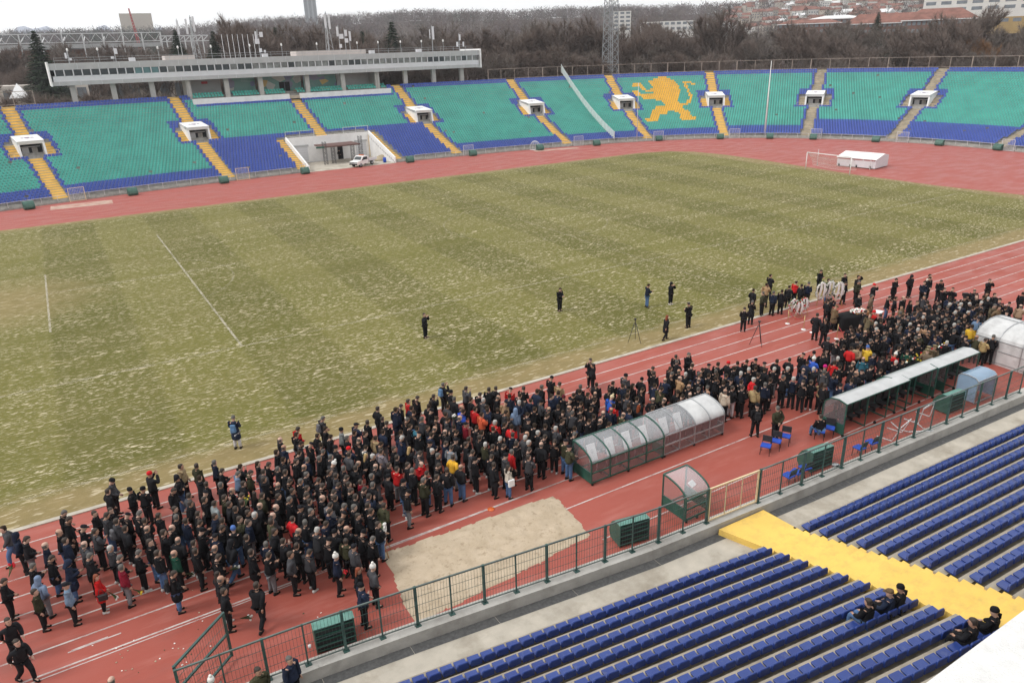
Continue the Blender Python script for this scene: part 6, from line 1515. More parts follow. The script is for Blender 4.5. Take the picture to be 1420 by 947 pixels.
def pickup():
    p = at(503,230); t = empty('pickup_truck', (p.x,p.y,0), R_(-150), 'white flatbed pickup truck parked in the recess', 'pickup')
    # local +x forward, length 4.9
    mb = MB(); mb.prism([(-.85,.45),(-.85,1.0),(-.80,1.08),(.80,1.08),(.85,1.0),(.85,.45)], (.0,0,0), (.0001+1.0,0,0)) if False else None
    body = MB(); prof = [(2.35,.42),(2.42,.70),(2.30,.98),(1.35,1.10),(.75,1.68),(.55,1.74),(-.35,1.74),(-.50,1.66),(-.62,1.05),(-.62,.42)]
    body.prism([(x,z) for x, z in prof], (0,-.86,0), (0,.86,0)) ; o = body.build('cab', M['white'], t, bevel=.05)
    g_ = MB(); g_.add([(1.30,-.74,1.16),(1.30,.74,1.16),(.80,.66,1.64),(.80,-.66,1.64)], [(0,1,2,3)]); o = g_.build('windscreen', M['glass_dark'], t); o.location = (.012,0,.012)
    for sy in (-1,1):
        g_ = MB(); g_.add([(1.05,sy*.868,1.12),(.72,sy*.868,1.56),(-.3,sy*.868,1.58),(-.42,sy*.868,1.12)], [(0,1,2,3)]); g_.build('side_window', M['glass_dark'], t)
        g_ = MB(); g_.box((1.05,sy*.98,1.18),(.10,.2,.16)); g_.build('mirror', M['black'], t)
        g_ = MB(); g_.box((2.36,sy*.62,.80),(.10,.36,.18)); g_.build('headlight', M['glass_grey'], t)
    g_ = MB(); g_.box((2.40,0,.55),(.12,1.66,.22)); g_.build('bumper', M['black'], t); g_ = MB(); g_.box((2.385,0,.80),(.08,.8,.14)); g_.build('grille', M['black'], t)
    g_ = MB(); g_.box((-1.75,0,.86),(2.2,1.9,.10)); g_.box((-1.75,-.93,1.05),(2.2,.05,.35)); g_.box((-1.75,.93,1.05),(2.2,.05,.35)); g_.box((-.68,0,1.25),(.05,1.8,.7)); g_.box((-1.75,0,.6),(2.2,.9,.3)); g_.build('flatbed', M['pale_panel'], t)
    g_ = MB(); g_.box((.1,0,1.82),(.3,.9,.10)); g_.build('roof_light', M['orange'], t)
    for x in (1.45,-1.6):
        for sy in (-1,1):
            w = MB(); w.tube([(x,sy*.86,.34),(x,sy*.64,.34)], .34, 16); wo = w.build('wheel', M['tyre'], t); w = MB(); w.tube([(x,sy*.868,.34),(x,sy*.80,.34)], .19, 12); w.build('rim', M['steel'], wo)
pickup()
p = at(530,222); mb = MB(); mb.lathe([(2.3,0),(1.6,.35),(.8,.75),(.15,.95)], n=20, sx=1, sy=.6); o = mb.build('sand_heap', M['sand_heap'] if 'sand_heap' in M else M['step_worn'], loc=(p.x,p.y,0)); tag(o, 'heap of tan sand beside the pickup in the recess', 'sand heap')
p = at(532,225); mb = MB(); mb.lathe([(.28,0),(.3,.4),(.28,.85)], n=14); o = mb.build('barrel', M['chair_blue'], loc=(p.x,p.y-.6,0)); tag(o, 'blue plastic barrel beside the sand heap in the recess', 'barrel')
p = at(425,240); t = empty('cart', (p.x-.4,p.y-.6,0), .5, 'small metal cart at the left corner of the recess', 'cart'); mb = MB()
for z in (.5,1.5): mb.bar((-.6,-.3,z),(.6,-.3,z),.05); mb.bar((-.6,.3,z),(.6,.3,z),.05)
for x in (-.6,.6):
    for y in (-.3,.3): mb.bar((x,y,.2),(x,y,1.6),.05)
mb.build('frame', M['pale_steel'], t)
for x in (-.5,.5): MB().tube([(x,-.35,.2),(x,.35,.2)], .2, 10).build('wheel', M['tyre'], t)
# ------------------------------------------------------------------ press building on top of the far stand
def build_press():
    X0, X1, Y0, Y1 = -40.9, 40.9, 82.0, 91.0; zb, zw0, zw1, zt = 14.45, 15.95, 16.92, 17.95
    root = empty('press_building', (0,86,11.5), 0, 'long grey press box with a ribbon of windows raised on columns above the far stand', 'press box'); off = Vector((0,-86,-11.5))
    def B(name, mt, f, par=None, bevel=0):
        mb = MB(); f(mb); o = mb.build(name, mt, par or root); 
        if par is None: o.location = off
        return o
    def sh(mb):
        mb.box(((X0+X1)/2,(Y0+Y1)/2+.1,(zt+zw1)/2),(X1-X0,Y1-Y0,zt-zw1)); mb.box(((X0+X1)/2,(Y0+Y1)/2+.1,(zb+15.1)/2),(X1-X0,Y1-Y0,15.1-zb))
    B('fascia', M['grey_panel'], sh)
    def seams(mb):
        x = X0+1
        while x < X1: mb.box((x,Y0+.09,(zt+zw1)/2),(.05,.04,zt-zw1-.06)); mb.box((x,Y0+.09,(zb+15.1)/2),(.05,.04,.62)); x += 3.2
    B('panel_joint', M['pale_panel'], seams)
    B('sill_band', M['pale_panel'], lambda mb: mb.box(((X0+X1)/2,(Y0+Y1)/2+.2,(15.1+zw0)/2),(X1-X0-.5,Y1-Y0,zw0-15.1)))
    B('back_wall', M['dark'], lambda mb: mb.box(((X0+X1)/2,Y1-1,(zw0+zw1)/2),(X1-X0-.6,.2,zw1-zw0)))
    n = 60; w = (X1-X0-1.2)/n; r = random.Random(3)
    kinds = ['glass_dark']*9+['glass_teal','glass_teal','glass_teal','glass_dark','glass_grey']
    for i in range(n):
        k = kinds[i] if i < len(kinds) else ('glass_dark' if r.random() < (.75 if i < 24 else .35) else 'glass_grey')
        B('window', [M[k], M['pale_panel']], lambda mb: (mb.box((X0+.6+w*(i+.5), Y0+.24, (zw0+zw1)/2), (w-.1,.05,zw1-zw0)), mb.box((X0+.6+w*i+.1, Y0+.19, (zw0+zw1)/2), (.17,.22,zw1-zw0-.01), mi=1)))
    for x, s in ((X0-.12,-1),(X1+.12,1)): B('end_frame', M['white_wall'], lambda mb: (mb.box((x,(Y0+Y1)/2,(zb+zt)/2+.1),(.24,Y1-Y0+.5,zt-zb+.35))))
    for x in COLS_X: B('column', M['concrete_col'], lambda mb: mb.box((x,83.3,(11.2+zb)/2),(.85,.75,zb-11.2+.6)))
    # glazed boxes in the middle
    def wl(mb): mb.box((-.4,80.75,10.72),(38.6,.3,.95))
    o = MB(); o.box((-10.9,80.75,10.75),(17.6,.3,.95)); o.box((9.4,80.75,10.75),(19.0,.3,.95)); o = o.build('parapet', M['white_wall'], root); o.location = off
    B('box_floor', M['concrete_pale'], lambda mb: mb.box((-.4,84.5,10.6),(38.4,7.4,.5)))
    spans = list(zip(COLS_X[3:8], COLS_X[4:9]))
    for i, (a, b) in enumerate(spans):
        if i in (0, 4): B('back_panel', M['grey_panel'], lambda mb: mb.box(((a+b)/2,87.5,12.7),(b-a-.4,.2,3.6)))
        else: B('patchwork_glass', M['patchwork'], lambda mb: mb.box(((a+b)/2,86.6,12.7),(b-a-.5,.1,3.6)))
    for x in (-1.75,-.65): B('door', M['dark'], lambda mb: mb.box((x,86.5,12.1),(.95,.14,2.3)))
    B('side_wall', M['concrete_col'], lambda mb: (mb.box((-19.6,85.5,12.7),(.4,5.5,3.6)), mb.box((17.2,85.5,12.7),(.4,5.5,3.6))))
    B('red_sign', M['red_sign'], lambda mb: (mb.box((-16.0,87.3,13.75),(1.1,.1,.42)), mb.box((-16.0,87.24,13.75),(.8,.05,.12), mi=0)))
    # roof clutter
    B('roof_rail', M['steel'], lambda mb: [mb.bar((X0+1,Y0+1.2,zt+h),(X1-1,Y0+1.2,zt+h),.05) for h in (.45,.85)]+[mb.bar((x,Y0+1.2,zt),(x,Y0+1.2,zt+.9),.05) for x in np.arange(X0+1,X1,3.0)])
    for x0, x1, h in ((-22.5,-17.5,.7),(1.2,15.5,.8)): B('roof_box', M['pale_box'], lambda mb: mb.box(((x0+x1)/2,86,zt+h/2),(x1-x0,4,h)))
    for x in (-28,-5,16.5,27): B('roof_vent', M['pale_panel'], lambda mb: mb.box((x,83.4,zt+.3),(1.0,.8,.6)))
M['concrete_col'] = pmat('column_concrete', (.42,.41,.39), .8, .08, 1, world=True)
M['pale_box'] = pmat('pale_roof_box', (.56,.50,.47), .8, .1, 1, world=True)
M['red_sign'] = pmat('red_sign', (.5,.03,.04), .6)
M['glass_teal'] = pmat('teal_blind_glass', (.10,.20,.21), .2, .2, .8, world=True)
g = G('patchwork_glass'); v = g.pos(); vo = g.n('TexVoronoi', {'Vector': g.scale(v, (.55,1,.8)), 'Scale': 1.0}); rp = g.n('ValToRGB', {0: g.sep(vo.outputs['Color'])[0]})
rp.color_ramp.interpolation = 'CONSTANT'; el = rp.color_ramp.elements; el[0].color = (.13,.28,.25,1); el[1].position = .45; el[1].color = (.16,.30,.27,1)
for p_, c_ in ((.62,(.19,.20,.28,1)),(.76,(.17,.19,.30,1)),(.86,(.55,.38,.12,1)),(.92,(.42,.43,.40,1))): e = el.new(p_); e.color = c_
M['patchwork'] = g.done(rp.outputs[0], .25)  # teal glass broken into random cells of violet, ochre and grey
build_press()
def antenna(u, v_base, y, h, panels, label, lattice_=False):
    p = at_y(u, v_base, y); z0 = 17.95; t = empty('antenna_mast', (p.x,y,z0), 0, label, 'antenna', 'antenna masts on the press box roof')
    mb = MB()
    if lattice_:
        for k in range(3): a = 2.1*k; mb.bar((math.cos(a)*.9,math.sin(a)*.9,0),(math.cos(a)*.12,math.sin(a)*.12,h),.08)
        for k in range(6): z = h*k/6; r = .9-.78*k/6; mb.bar((r,0,z),(-.5*r,.87*r,z+h/6),.05); mb.bar((-.5*r,.87*r,z),(-.5*r,-.87*r,z+h/6),.05)
    mb.bar((0,0,0),(0,0,h+.3),.11); mb.build('pole', M['steel'], t)
    for x, z, w, hh in panels:
        mb = MB(); mb.box((x,-.25,z),(w,.18,hh)); mb.bar((0,0,z),(x,-.2,z),.05); mb.build('panel', M['pale_panel'], t, bevel=.02)
ANT = [(95,83,1.9,[(-.3,1.2,.3,.9),(.3,.6,.4,.4)],'short antenna mast near the left end of the press box roof',0),(160,80,2.3,[(.2,1.7,.5,.9),(-.5,.7,.5,.4)],'antenna with one white panel left of centre on the press box roof',0),
 (253,76,6.6,[(0,5.4,.35,2.4)],'tall single white panel mast above the left half of the press box',0),(272,75,7.2,[(-.9,5.6,.35,2.6),(.4,6.0,.35,2.6)],'lattice antenna mast left of the row of flagpoles',1),
 (361,76,4.6,[(-.4,3.9,.35,1.3),(.6,4.0,.6,.9),(-.3,2.8,.8,.9),(.1,1.2,.5,.7),(.9,1.0,.3,.5)],'antenna mast crowded with square panels right of the flagpoles',0),
 (457,71,7.8,[(-.3,6.3,.4,2.6),(.5,6.1,.4,2.6)],'tallest lattice antenna mast with twin white panels',1),(472,71,5.2,[(-.3,4.3,.4,1.8),(.4,3.4,.9,.9),(.1,1.6,.5,.7)],'antenna mast just right of the tallest lattice mast',0),(480,71,4.6,[(.2,4.0,.5,1.2),(.2,2.6,.7,.8)],'antenna mast with two stacked panels right of centre',0),
 (486,70,4.1,[(.1,3.4,.35,1.8)],'single slim white panel antenna right of centre',0),(600,67,4.9,[(.2,3.7,.4,2.6),(-.6,3.5,.12,1.8)],'tall slim antenna on the right third of the roof',0),(637,66,3.2,[(-.6,1.3,.4,1.0),(.9,1.3,.3,1.0),(.1,2.7,.3,1.2)],'three panel antenna near the right end of the roof',0)]
for u, vb, h, pn, lab, lt in ANT: antenna(u, vb, 87.5 if lt else 86.5, h, pn, lab, lt)
def floodlet(u, v, i):
    p = at_y(u, v, 84.2); t = empty('roof_lamp', (p.x,84.2,17.95), 0, 'small lamp on the press box roof edge, %s from the left' % ORD[i], 'lamp', 'small lamps along the press box roof'); MB().bar((0,0,0),(0,0,1.9),.06).build('pole', M['steel'], t); mb = MB(); mb.lathe([(.05,1.85),(.17,1.95),(.14,2.25),(.04,2.35)], n=8); mb.build('head', M['white'], t)
for i, u in enumerate((93,135,219,247,293,347,391,440,496,525,556,585,615)): floodlet(u, 70, i)
# flagpoles behind the roof
for i, u in enumerate((307,315,322,329,336,343,351)):
    p = at_y(u, 50, 93.2); q = at_y(u-2, 48, 93.2)
    t = empty('flagpole', (p.x,93.2,0), 0, 'bare flagpole behind the press box, %s from the left of seven' % ORD[i], 'flagpole', 'row of flagpoles behind the press box'); MB().tube([(0,0,0),(0,0,q.z)], [.07,.04], 6).build('pole', M['pale_steel'], t)
# floodlight mast
def mast():
    p = at_r(846,97,190); t = empty('floodlight_mast', (p.x,p.y,0), .35, 'tall grey steel lattice floodlight mast rising behind the far stand', 'mast'); H = 54; mb = MB(); w0, w1 = 2.3, .8
    def w(z): return (w0+(w1-w0)*z/H)*.72
    for a in (-1,1):
        for b in (-1,1): mb.bar((a*w(0),b*w(0),0),(a*w(H),b*w(H),H),.15)
    z = 0; n = 0
    while z < H-2:
        h = max(1.5, w(z)*1.35); z1 = z+h
        for (ax,ay),(bx,by) in (((-1,-1),(1,-1)),((1,-1),(1,1)),((1,1),(-1,1)),((-1,1),(-1,-1))):
            mb.bar((ax*w(z),ay*w(z),z),(bx*w(z1),by*w(z1),z1),.065); mb.bar((bx*w(z),by*w(z),z),(ax*w(z1),ay*w(z1),z1),.065); mb.bar((ax*w(z),ay*w(z),z),(bx*w(z),by*w(z),z),.065)
        z = z1; n += 1
    mb.build('lattice', M['mast_steel'], t); mb = MB()
    mb.bar((0,0,0),(0,0,H),.12); mb.build('ladder', M['mast_steel'], t)
    mb = MB()
    for i in range(6):
        for k in range(5): mb.box((-4+1.6*i,-1.2,H-5+1.4*k),(1.1,.5,1.0))
    mb.build('lamp_bank', M['steel'], t)
    mb = MB(); mb.box((0,0,zr(FD)-6.6),(5,5,10)); mb.build('footing', M['concrete'], t)
M['mast_steel'] = pmat('mast_steel', (.26,.27,.28), .5, .12, 1)
mast()

# ------------------------------------------------------------------ trees
def bark_mat(name, c): return pmat(name, c, .9, .3, 3)
M['bark'] = bark_mat('bark', (.115,.092,.078)); M['twig'] = bark_mat('twig', (.160,.124,.106)); M['twig_grey'] = bark_mat('grey_twig', (.165,.138,.12)); M['twig_rust'] = bark_mat('rusty_twig', (.21,.115,.06)); M['needle'] = pmat('needle', (.028,.042,.024), .9, .4, 2)
def bare_tree(seed, H=17, spread=.42, ntw=5200, twig='twig'):
    r = random.Random(seed); tr = MB(); cr_v = []; cr_f = []; ends = []
    def grow(p, d, L, rad, lv, mb):
        n = 3; q = p; pts = [p]; dd = d.copy()
        for i in range(n):
            dd = (dd+Vector((r.gauss(0,.10),r.gauss(0,.10),.06))).normalized(); q = q+dd*L/n; pts.append(q)
        mb.tube(pts, [rad*(1-.35*i/n) for i in range(n+1)], 5 if lv < 2 else 4, smooth=False)
        if lv >= 4: ends.append((pts[1], q, dd)); return
        ends.append((pts[2], q, dd)) if lv >= 3 else None
        k = 3 if lv < 3 else 3
        for i in range(k):
            a = 6.283*(i+r.random()*.7)/k; s = spread*(1.25 if lv else 1)*r.uniform(.7,1.3)
            side = Vector((math.cos(a),math.sin(a),0)); nd = (dd+side*s+Vector((0,0,.12))).normalized()
            st = pts[-1] if i else pts[-1]
            grow(pts[2] if (i == 2 and lv) else st, nd, L*r.uniform(.62,.80), rad*.58, lv+1, limb)
    limb = MB(); th = H*.26
    tr.tube([(0,0,-1),(0,0,th*.5),(r.gauss(0,.15),r.gauss(0,.15),th)], [H*.018,H*.014,H*.012], 7)
    base = Vector((0,0,th*.92))
    for i in range(4):
        a = 6.283*(i+r.random()*.6)/4; grow(base-Vector((0,0,th*.12*i)), Vector((math.cos(a)*spread,math.sin(a)*spread,1)).normalized(), H*.24, H*.0085, 1, limb)
    # twigs
    rng = np.random.default_rng(seed); E = ends; m_ = ntw
    idx = rng.integers(0, len(E), m_); f = rng.random(m_)
    A = np.array([E[i][0] for i in idx]); Bq = np.array([E[i][1] for i in idx]); Dn = np.array([E[i][2] for i in idx])
    st = A+(Bq-A)*f[:,None]; dv = Dn+rng.normal(0,.55,(m_,3)); dv[:,2] += .25; dv /= np.linalg.norm(dv,axis=1)[:,None]
    Ln = rng.uniform(.6,1.5,m_)*H/17; w = np.cross(dv, rng.normal(0,1,(m_,3))); w /= np.linalg.norm(w,axis=1)[:,None]; w *= .034*H/17
    V = np.stack([st-w, st+w, st+dv*Ln[:,None]], 1).reshape(-1,3); F = np.arange(m_*3).reshape(-1,3)
    lv, lf, lm = mesh_arrays(limb.mesh('x', M['bark'])); lq = np.array([x for x in lf if len(x) == 4])
    me = np_mesh('crown', np.concatenate([lv, V]), [lq, F+len(lv)], [M['bark'], M[twig]], [np.zeros(len(lq)), np.ones(len(F))])
    return tr.mesh('trunk', M['bark']), me
def conifer(seed, H=14):
    r = np.random.default_rng(seed); tr = MB(); tr.tube([(0,0,-1),(0,0,H*.9)], [H*.018,.04], 7); V = []; n = 0
    for z in np.linspace(H*.10, H*.98, 26):
        R = (H-z)*.27*r.uniform(.8,1.1)+.12; m_ = int(60+R*70)
        a = r.uniform(0,6.283,m_); q = r.random(m_)**.6*R; c = np.stack([q*np.cos(a), q*np.sin(a), z-q*.38+r.normal(0,.12,m_)],1)
        o = np.stack([np.cos(a),np.sin(a),-.45+0*a],1)*r.uniform(.35,.8,m_)[:,None]*(.5+R*.18); s = np.stack([-np.sin(a),np.cos(a),0*a],1)*r.uniform(.14,.34,m_)[:,None]*(.6+R*.12)
        V.append(np.stack([c-s, c+s, c+o],1).reshape(-1,3))
    V = np.concatenate(V); return tr.mesh('trunk', M['bark']), np_mesh('crown', V, [np.arange(len(V)).reshape(-1,3)], M['needle'])
def bush(seed, tw='twig'):
    r = np.random.default_rng(seed); m_ = 420; a = r.uniform(0,6.283,m_); b = r.uniform(.15,1.3,m_); L = r.uniform(1.0,2.2,m_); d = np.stack([np.cos(a)*np.cos(b),np.sin(a)*np.cos(b),np.sin(b)],1)
    st = r.normal(0,.35,(m_,3)); st[:,2] = np.abs(st[:,2])*.8; w = np.cross(d, r.normal(0,1,(m_,3))); w /= np.linalg.norm(w,axis=1)[:,None]; w *= .035
    V = np.stack([st-w, st+w, st+d*L[:,None]],1).reshape(-1,3); return np_mesh('bush', V, [np.arange(len(V)).reshape(-1,3)], M[tw])
TREE = [bare_tree(11,21,.40), bare_tree(23,19,.48), bare_tree(37,22,.36,5600), bare_tree(41,18,.52,5000,'twig_grey'), bare_tree(53,20,.44,5200,'twig_grey')]
RUST = bare_tree(61,15,.5,4200,'twig_rust'); CON = [conifer(3,15), conifer(8,13)]
def plant(meshes, loc, rz, sc, name, label, cat, group):
    t = empty(name, loc, rz, label, cat, group); t.scale = (sc,sc,sc*random.uniform(.92,1.06)); link_mesh('trunk', meshes[0], t); link_mesh('crown', meshes[1], t); return t
def wood():
    r = random.Random(12); n = 0
    for row, (d, ht, zb_) in enumerate(((38,1.0,-.9),(46,1.12,-.9),(56,1.2,0),(68,1.25,1.0),(84,1.25,2.5))):
        s = AS['L']-2
        while s < S_[-1]-2:
            p = bowl(s, d+r.uniform(-3,3)); s += r.uniform(5.5,8.5)/(1+d*.006)
            u, v = proj((p.x,p.y,12))
            if not (-60 < u < 1480): continue
            if p.x < 46 and p.y < 94 and p.x > -46: continue
            if u < 300:
                if row == 0: continue
                p = bowl(s, d+62+r.uniform(-6,6)); zb2 = 3.0
            k = r.randrange(5); h = ht*(1 if u < 1050 else .93)*(.9 if u < 300 else 1)
            where = 'behind the press box' if u < 680 else 'behind the white screen' if u < 830 else 'behind the golden lion' if u < 990 else 'behind the flagpole' if u < 1130 else 'below the red roofed building'
            plant(TREE[k], (p.x,p.y,zb_), r.uniform(0,6.28), h*r.uniform(.88,1.1), 'bare_tree', '%s bare winter tree in the wood %s' % (('tall','broad','slender','grey low','grey')[k], where), 'tree', 'bare trees in the wood behind the far stand'); n += 1
    for (u, v, R, m_, sc, lab) in ((58,92,222,CON[0],1.15,'dark green conifer at the left edge behind the stand'),(297,60,205,CON[1],.95,'dark conifer left of the row of flagpoles'),(384,60,210,CON[0],1.0,'dark conifer behind the centre of the press box'),(503,58,206,CON[1],1.0,'dark conifer right of the roof antennas'),(545,60,206,CON[0],1.15,'broad dark conifer behind the right part of the press box'),(1216,38,330,CON[0],.62,'small dark conifer before the red roof on the right'),(245,60,215,CON[1],.85,'dark conifer beside the lattice antenna')):
        p = at_r(u, v, R); top = at_r(u, {58:42,297:44,384:38,503:44,545:30,1216:17,245:42}[u], R).z; H = 15 if m_ is CON[0] else 13
        s_ = max(.8, sc*1.0); o = plant(m_, (p.x,p.y,top-H*s_), 0, s_, 'conifer', lab, 'tree', None); o.scale = (s_*1.5, s_*1.5, s_)
    for (u, v, R) in ((1352,95,203),): p = at_r(u,v,R); plant(RUST, (p.x,p.y,at_r(u,46,R).z-13.5), .3, 1.0, 'rusty_tree', 'tree with rusty orange leaves behind the right part of the stand', 'tree', None)
    BU = [bush(1), bush(2,'twig_grey')]
    for i, u in enumerate((10,40,62,92,124,148,178,198,226)):
        p = at_y(u, 128+r.uniform(-3,6), 104+r.uniform(-6,14)); o = link_mesh('bush', BU[i % 2]); o.location = (p.x,p.y,p.z-2.2); o.scale = (1.5,1.5,1.3); o.rotation_euler = (0,0,r.uniform(0,6)); tag(o, 'leafless brown bush behind the far stand, %s from the left' % ORD[i], 'bush', 'leafless bushes left behind the far stand')
    return n
NTREES = wood()
# ------------------------------------------------------------------ hills
HA = [(-12,.0325),(-1,.0335),(4.6,.0345),(10.7,.0385),(17.3,.045),(24.3,.0475),(31.6,.046),(38.8,.046),(45.9,.0445),(52.5,.050),(58.5,.052),(64,.052),(80,.05)]
def hill_el(az): return np.interp(az, [a for a, e in HA], [e for a, e in HA])
def hill_z(az, R):
    Rm = 1250.; e = hill_el(az)*Rm+18-11
    t = np.clip((R-250)/(Rm-250), 0, 1); t = t*t*(3-2*t); t = .55*t+.45*np.clip((R-250)/(Rm-250),0,1)
    n = 6*np.sin(az*.55+R*.006)+4*np.sin(az*1.3-R*.011)
    return -2+(e+2-6)*t+n*t*(1-t)*2.2
def hills():
    az = np.arange(-14, 82, .6); R = np.concatenate([np.arange(225, 1300, 25), [1350,1450,1700]])
    A, RR = np.meshgrid(az, R, indexing='ij'); Z = hill_z(A, np.minimum(RR,1250)); Z = np.where(RR > 1260, Z-(RR-1260)*.1, Z)
    V = np.stack([CAM.x+RR*np.sin(np.radians(A)), CAM.y+RR*np.cos(np.radians(A)), Z], -1).reshape(-1,3); nR = len(R); F = []
    i, j = np.meshgrid(np.arange(len(az)-1), np.arange(nR-1), indexing='ij'); b = (i*nR+j).ravel(); F = np.stack([b, b+1, b+nR+1, b+nR], 1)
    g = G('hill_ground'); v = g.pos(); mt = g.done(g.mix(g.noise(v, .05, 5), (.075,.056,.046), (.095,.072,.060)), .95)
    o = link_mesh('hill', np_mesh('hill', V, [F[:, ::-1]], mt, smooth=True)); o['kind'] = 'structure'
    # woods on the hill: every crown a tuft of twigs
    r = np.random.default_rng(4); V = []; C = []; N = 9000
    a = r.uniform(-9, 74, N); pk = r.random(N); q = np.where(pk < .42, r.uniform(262,600,N), np.where(pk < .72, r.uniform(600,1050,N), r.uniform(1050,1255,N)))
    z = hill_z(a, q); x = CAM.x+q*np.sin(np.radians(a)); y = CAM.y+q*np.cos(np.radians(a))
    right = (a > 47); town = right & (q > 620) & (q < 1230); keep = ~(town & (r.random(N) < .62))
    keep &= ~((np.hypot(x-290, y-145) < 46))
    X_, Y_, Z_, A_, Q_ = x[keep], y[keep], z[keep], a[keep], q[keep]; VV = []; CC = []
    for sel, T, tw, tl in ((Q_ < 420, 230, .0075, .8), ((Q_ >= 420) & (Q_ < 650), 120, .011, .85), (Q_ >= 650, 56, .017, 1.0)):
     x, y, z, a, q = X_[sel], Y_[sel], Z_[sel], A_[sel], Q_[sel]; n = len(x)
     H = r.uniform(10,16,n)*(1+.15*(q > 900)); ev = r.random(n) < np.where(a < 8, .45, .05)
     cen = np.repeat(np.stack([x,y,z],1), T, 0); Hh = np.repeat(H, T); th = r.uniform(0,6.283,n*T); rr = np.sqrt(r.random(n*T))*Hh*.36; zz = Hh*(.02+.90*r.random(n*T)*(1-.35*(rr/(Hh*.36))**2))
     st = cen+np.stack([rr*np.cos(th), rr*np.sin(th), zz],1); d = np.stack([np.cos(th)*.5,np.sin(th)*.5,r.uniform(.2,1.0,n*T)],1)+r.normal(0,.25,(n*T,3)); d /= np.linalg.norm(d,axis=1)[:,None]
     L = Hh*tl*r.uniform(.12,.26,n*T); w = np.cross(d, r.normal(0,1,(n*T,3))); w /= np.linalg.norm(w,axis=1)[:,None]; w *= (Hh*tw)[:,None]
     V = np.stack([st-w, st+w, st+d*L[:,None]],1).reshape(-1,3)
     base = np.stack([r.uniform(.085,.145,n), r.uniform(.052,.088,n), r.uniform(.046,.076,n)],1); base[:,1] = base[:,0]*r.uniform(.70,.82,n); base[:,2] = base[:,0]*r.uniform(.60,.76,n)
     base[ev] = np.stack([r.uniform(.025,.04,ev.sum()), r.uniform(.038,.055,ev.sum()), r.uniform(.025,.035,ev.sum())],1)
     C = np.repeat(np.concatenate([base, np.ones((n,1))],1), T*3, 0)
     VV.append(V); CC.append(C)
    V = np.concatenate(VV); C = np.concatenate(CC)
    M['woodcol'] = vcol('hill_wood', .95); o = link_mesh('forest', np_mesh('forest', V, [np.arange(len(V)).reshape(-1,3)], M['woodcol'], cols=C)); tag(o, 'brown leafless forest covering the far hills', 'forest', kind='stuff')
    # pale snowy mountains far to the left
    az = np.arange(-16, 30, .4); V = []; F = []
    for i, a_ in enumerate(az):
        e = .034+.004*math.sin(a_*1.7)+.003*math.sin(a_*4.1+1)-.0006*max(0,a_)
        for R_k, h in ((7000,0),(7200,e*7000+18),(8200,0)): V.append((CAM.x+R_k*math.sin(R_(a_)), CAM.y+R_k*math.cos(R_(a_)), h))
    for i in range(len(az)-1):
        for k in range(2): F.append((i*3+k, (i+1)*3+k, (i+1)*3+k+1, i*3+k+1))
    mt = pmat('snowy_mountain', (.40,.43,.50), .9, .2, .002, world=True); o = link_mesh('mountain', np_mesh('mountain', V, [np.array(F)], mt)); o['kind'] = 'structure'
hills()
def gz(p):
    d = math.hypot(p.x-CAM.x,p.y-CAM.y); a = math.degrees(math.atan2(p.x-CAM.x,p.y-CAM.y)); return float(hill_z(np.array(a), np.array(max(330.,d))))
# ------------------------------------------------------------------ distant buildings
M['tower_grey'] = pmat('tower_grey', (.40,.42,.44), .7, .05, .05, world=True); M['orange_far'] = pmat('far_orange_seating', (.30,.14,.08), .8, .3, .1, world=True); M['pale_low'] = pmat('pale_low_wall', (.58,.53,.48), .9, .1, .2, world=True); M['ochre'] = pmat('ochre_wall', (.36,.25,.11), .8, .15, .2, world=True)
M['red_roof'] = pmat('red_tile_roof', (.21,.10,.078), .8, .3, .3, world=True); M['brick'] = pmat('brown_brick', (.17,.09,.07), .85, .2, .4, world=True); M['tower_beige'] = pmat('tower_beige', (.47,.42,.36), .8, .06, .05, world=True)
M['apt_white'] = pmat('apartment_white', (.62,.60,.57), .8, .06, .2, world=True); M['win_far'] = pmat('far_window', (.16,.18,.20), .3, .3, .4, world=True); M['snow_roof'] = pmat('pale_roof', (.66,.66,.66), .8, .05, .1, world=True)
def face_block(p, w, d, z0, z1, rz, name, label, cat, wall, floors=0, bays=0, roof=None, rh=0):
    t = empty(name, (p.x,p.y,z0), rz, label, cat); h = z1-z0; mb = MB(); mb.box((0,d/2,h/2-2),(w,d,h+4)); mb.build('wall', M[wall], t)
    if floors and bays:
        mb = MB()
        for i in range(floors):
            for k in range(bays): mb.box((-w/2+w*(k+.5)/bays,-.03,h*(i+.55)/floors),(w/bays*.66,.08,h/floors*.5))
        mb.build('windows_strip' if False else 'glazing', M['win_far'], t)
    if roof:
        mb = MB(); o_ = .6
        vs = [(-w/2-o_,-o_,h),(w/2+o_,-o_,h),(w/2+o_,d+o_,h),(-w/2-o_,d+o_,h),(-w/2+min(w,d)*.35,d/2,h+rh),(w/2-min(w,d)*.35,d/2,h+rh)]
        mb.add(vs, [(0,1,5,4),(1,2,5),(2,3,4,5),(3,0,4),(3,2,1,0)]); mb.build('roof', M[roof], t)
        mb = MB(); mb.box((0,-o_,h-.15),(w+1.2,.2,.35)); mb.build('gutter', M['snow_roof'], t)
    return t
def facing(p): return math.atan2(p.x-CAM.x, -(p.y-CAM.y))+math.pi if False else -math.atan2(p.x-CAM.x, p.y-CAM.y)
def block(u, v0, v1, wpx, R, d, name, label, cat, wall, floors=0, bays=0, roof=None, vr=None, turn=0):
    top = at_r(u, v0, R); bot = at_r(u, v1, R); w = wpx/CAM_F*R
    rh = (at_r(u, vr, R).z-top.z) if vr is not None else 0
    return face_block(Vector((top.x,top.y,0)), w, d, bot.z, top.z, facing(top)+turn, name, label, cat, wall, floors, bays, roof, rh)
tb = block(187, 19, 45, 34, 1200, 18, 'hotel_block', 'beige slab tower block on the skyline at the left', 'building', 'tower_beige')
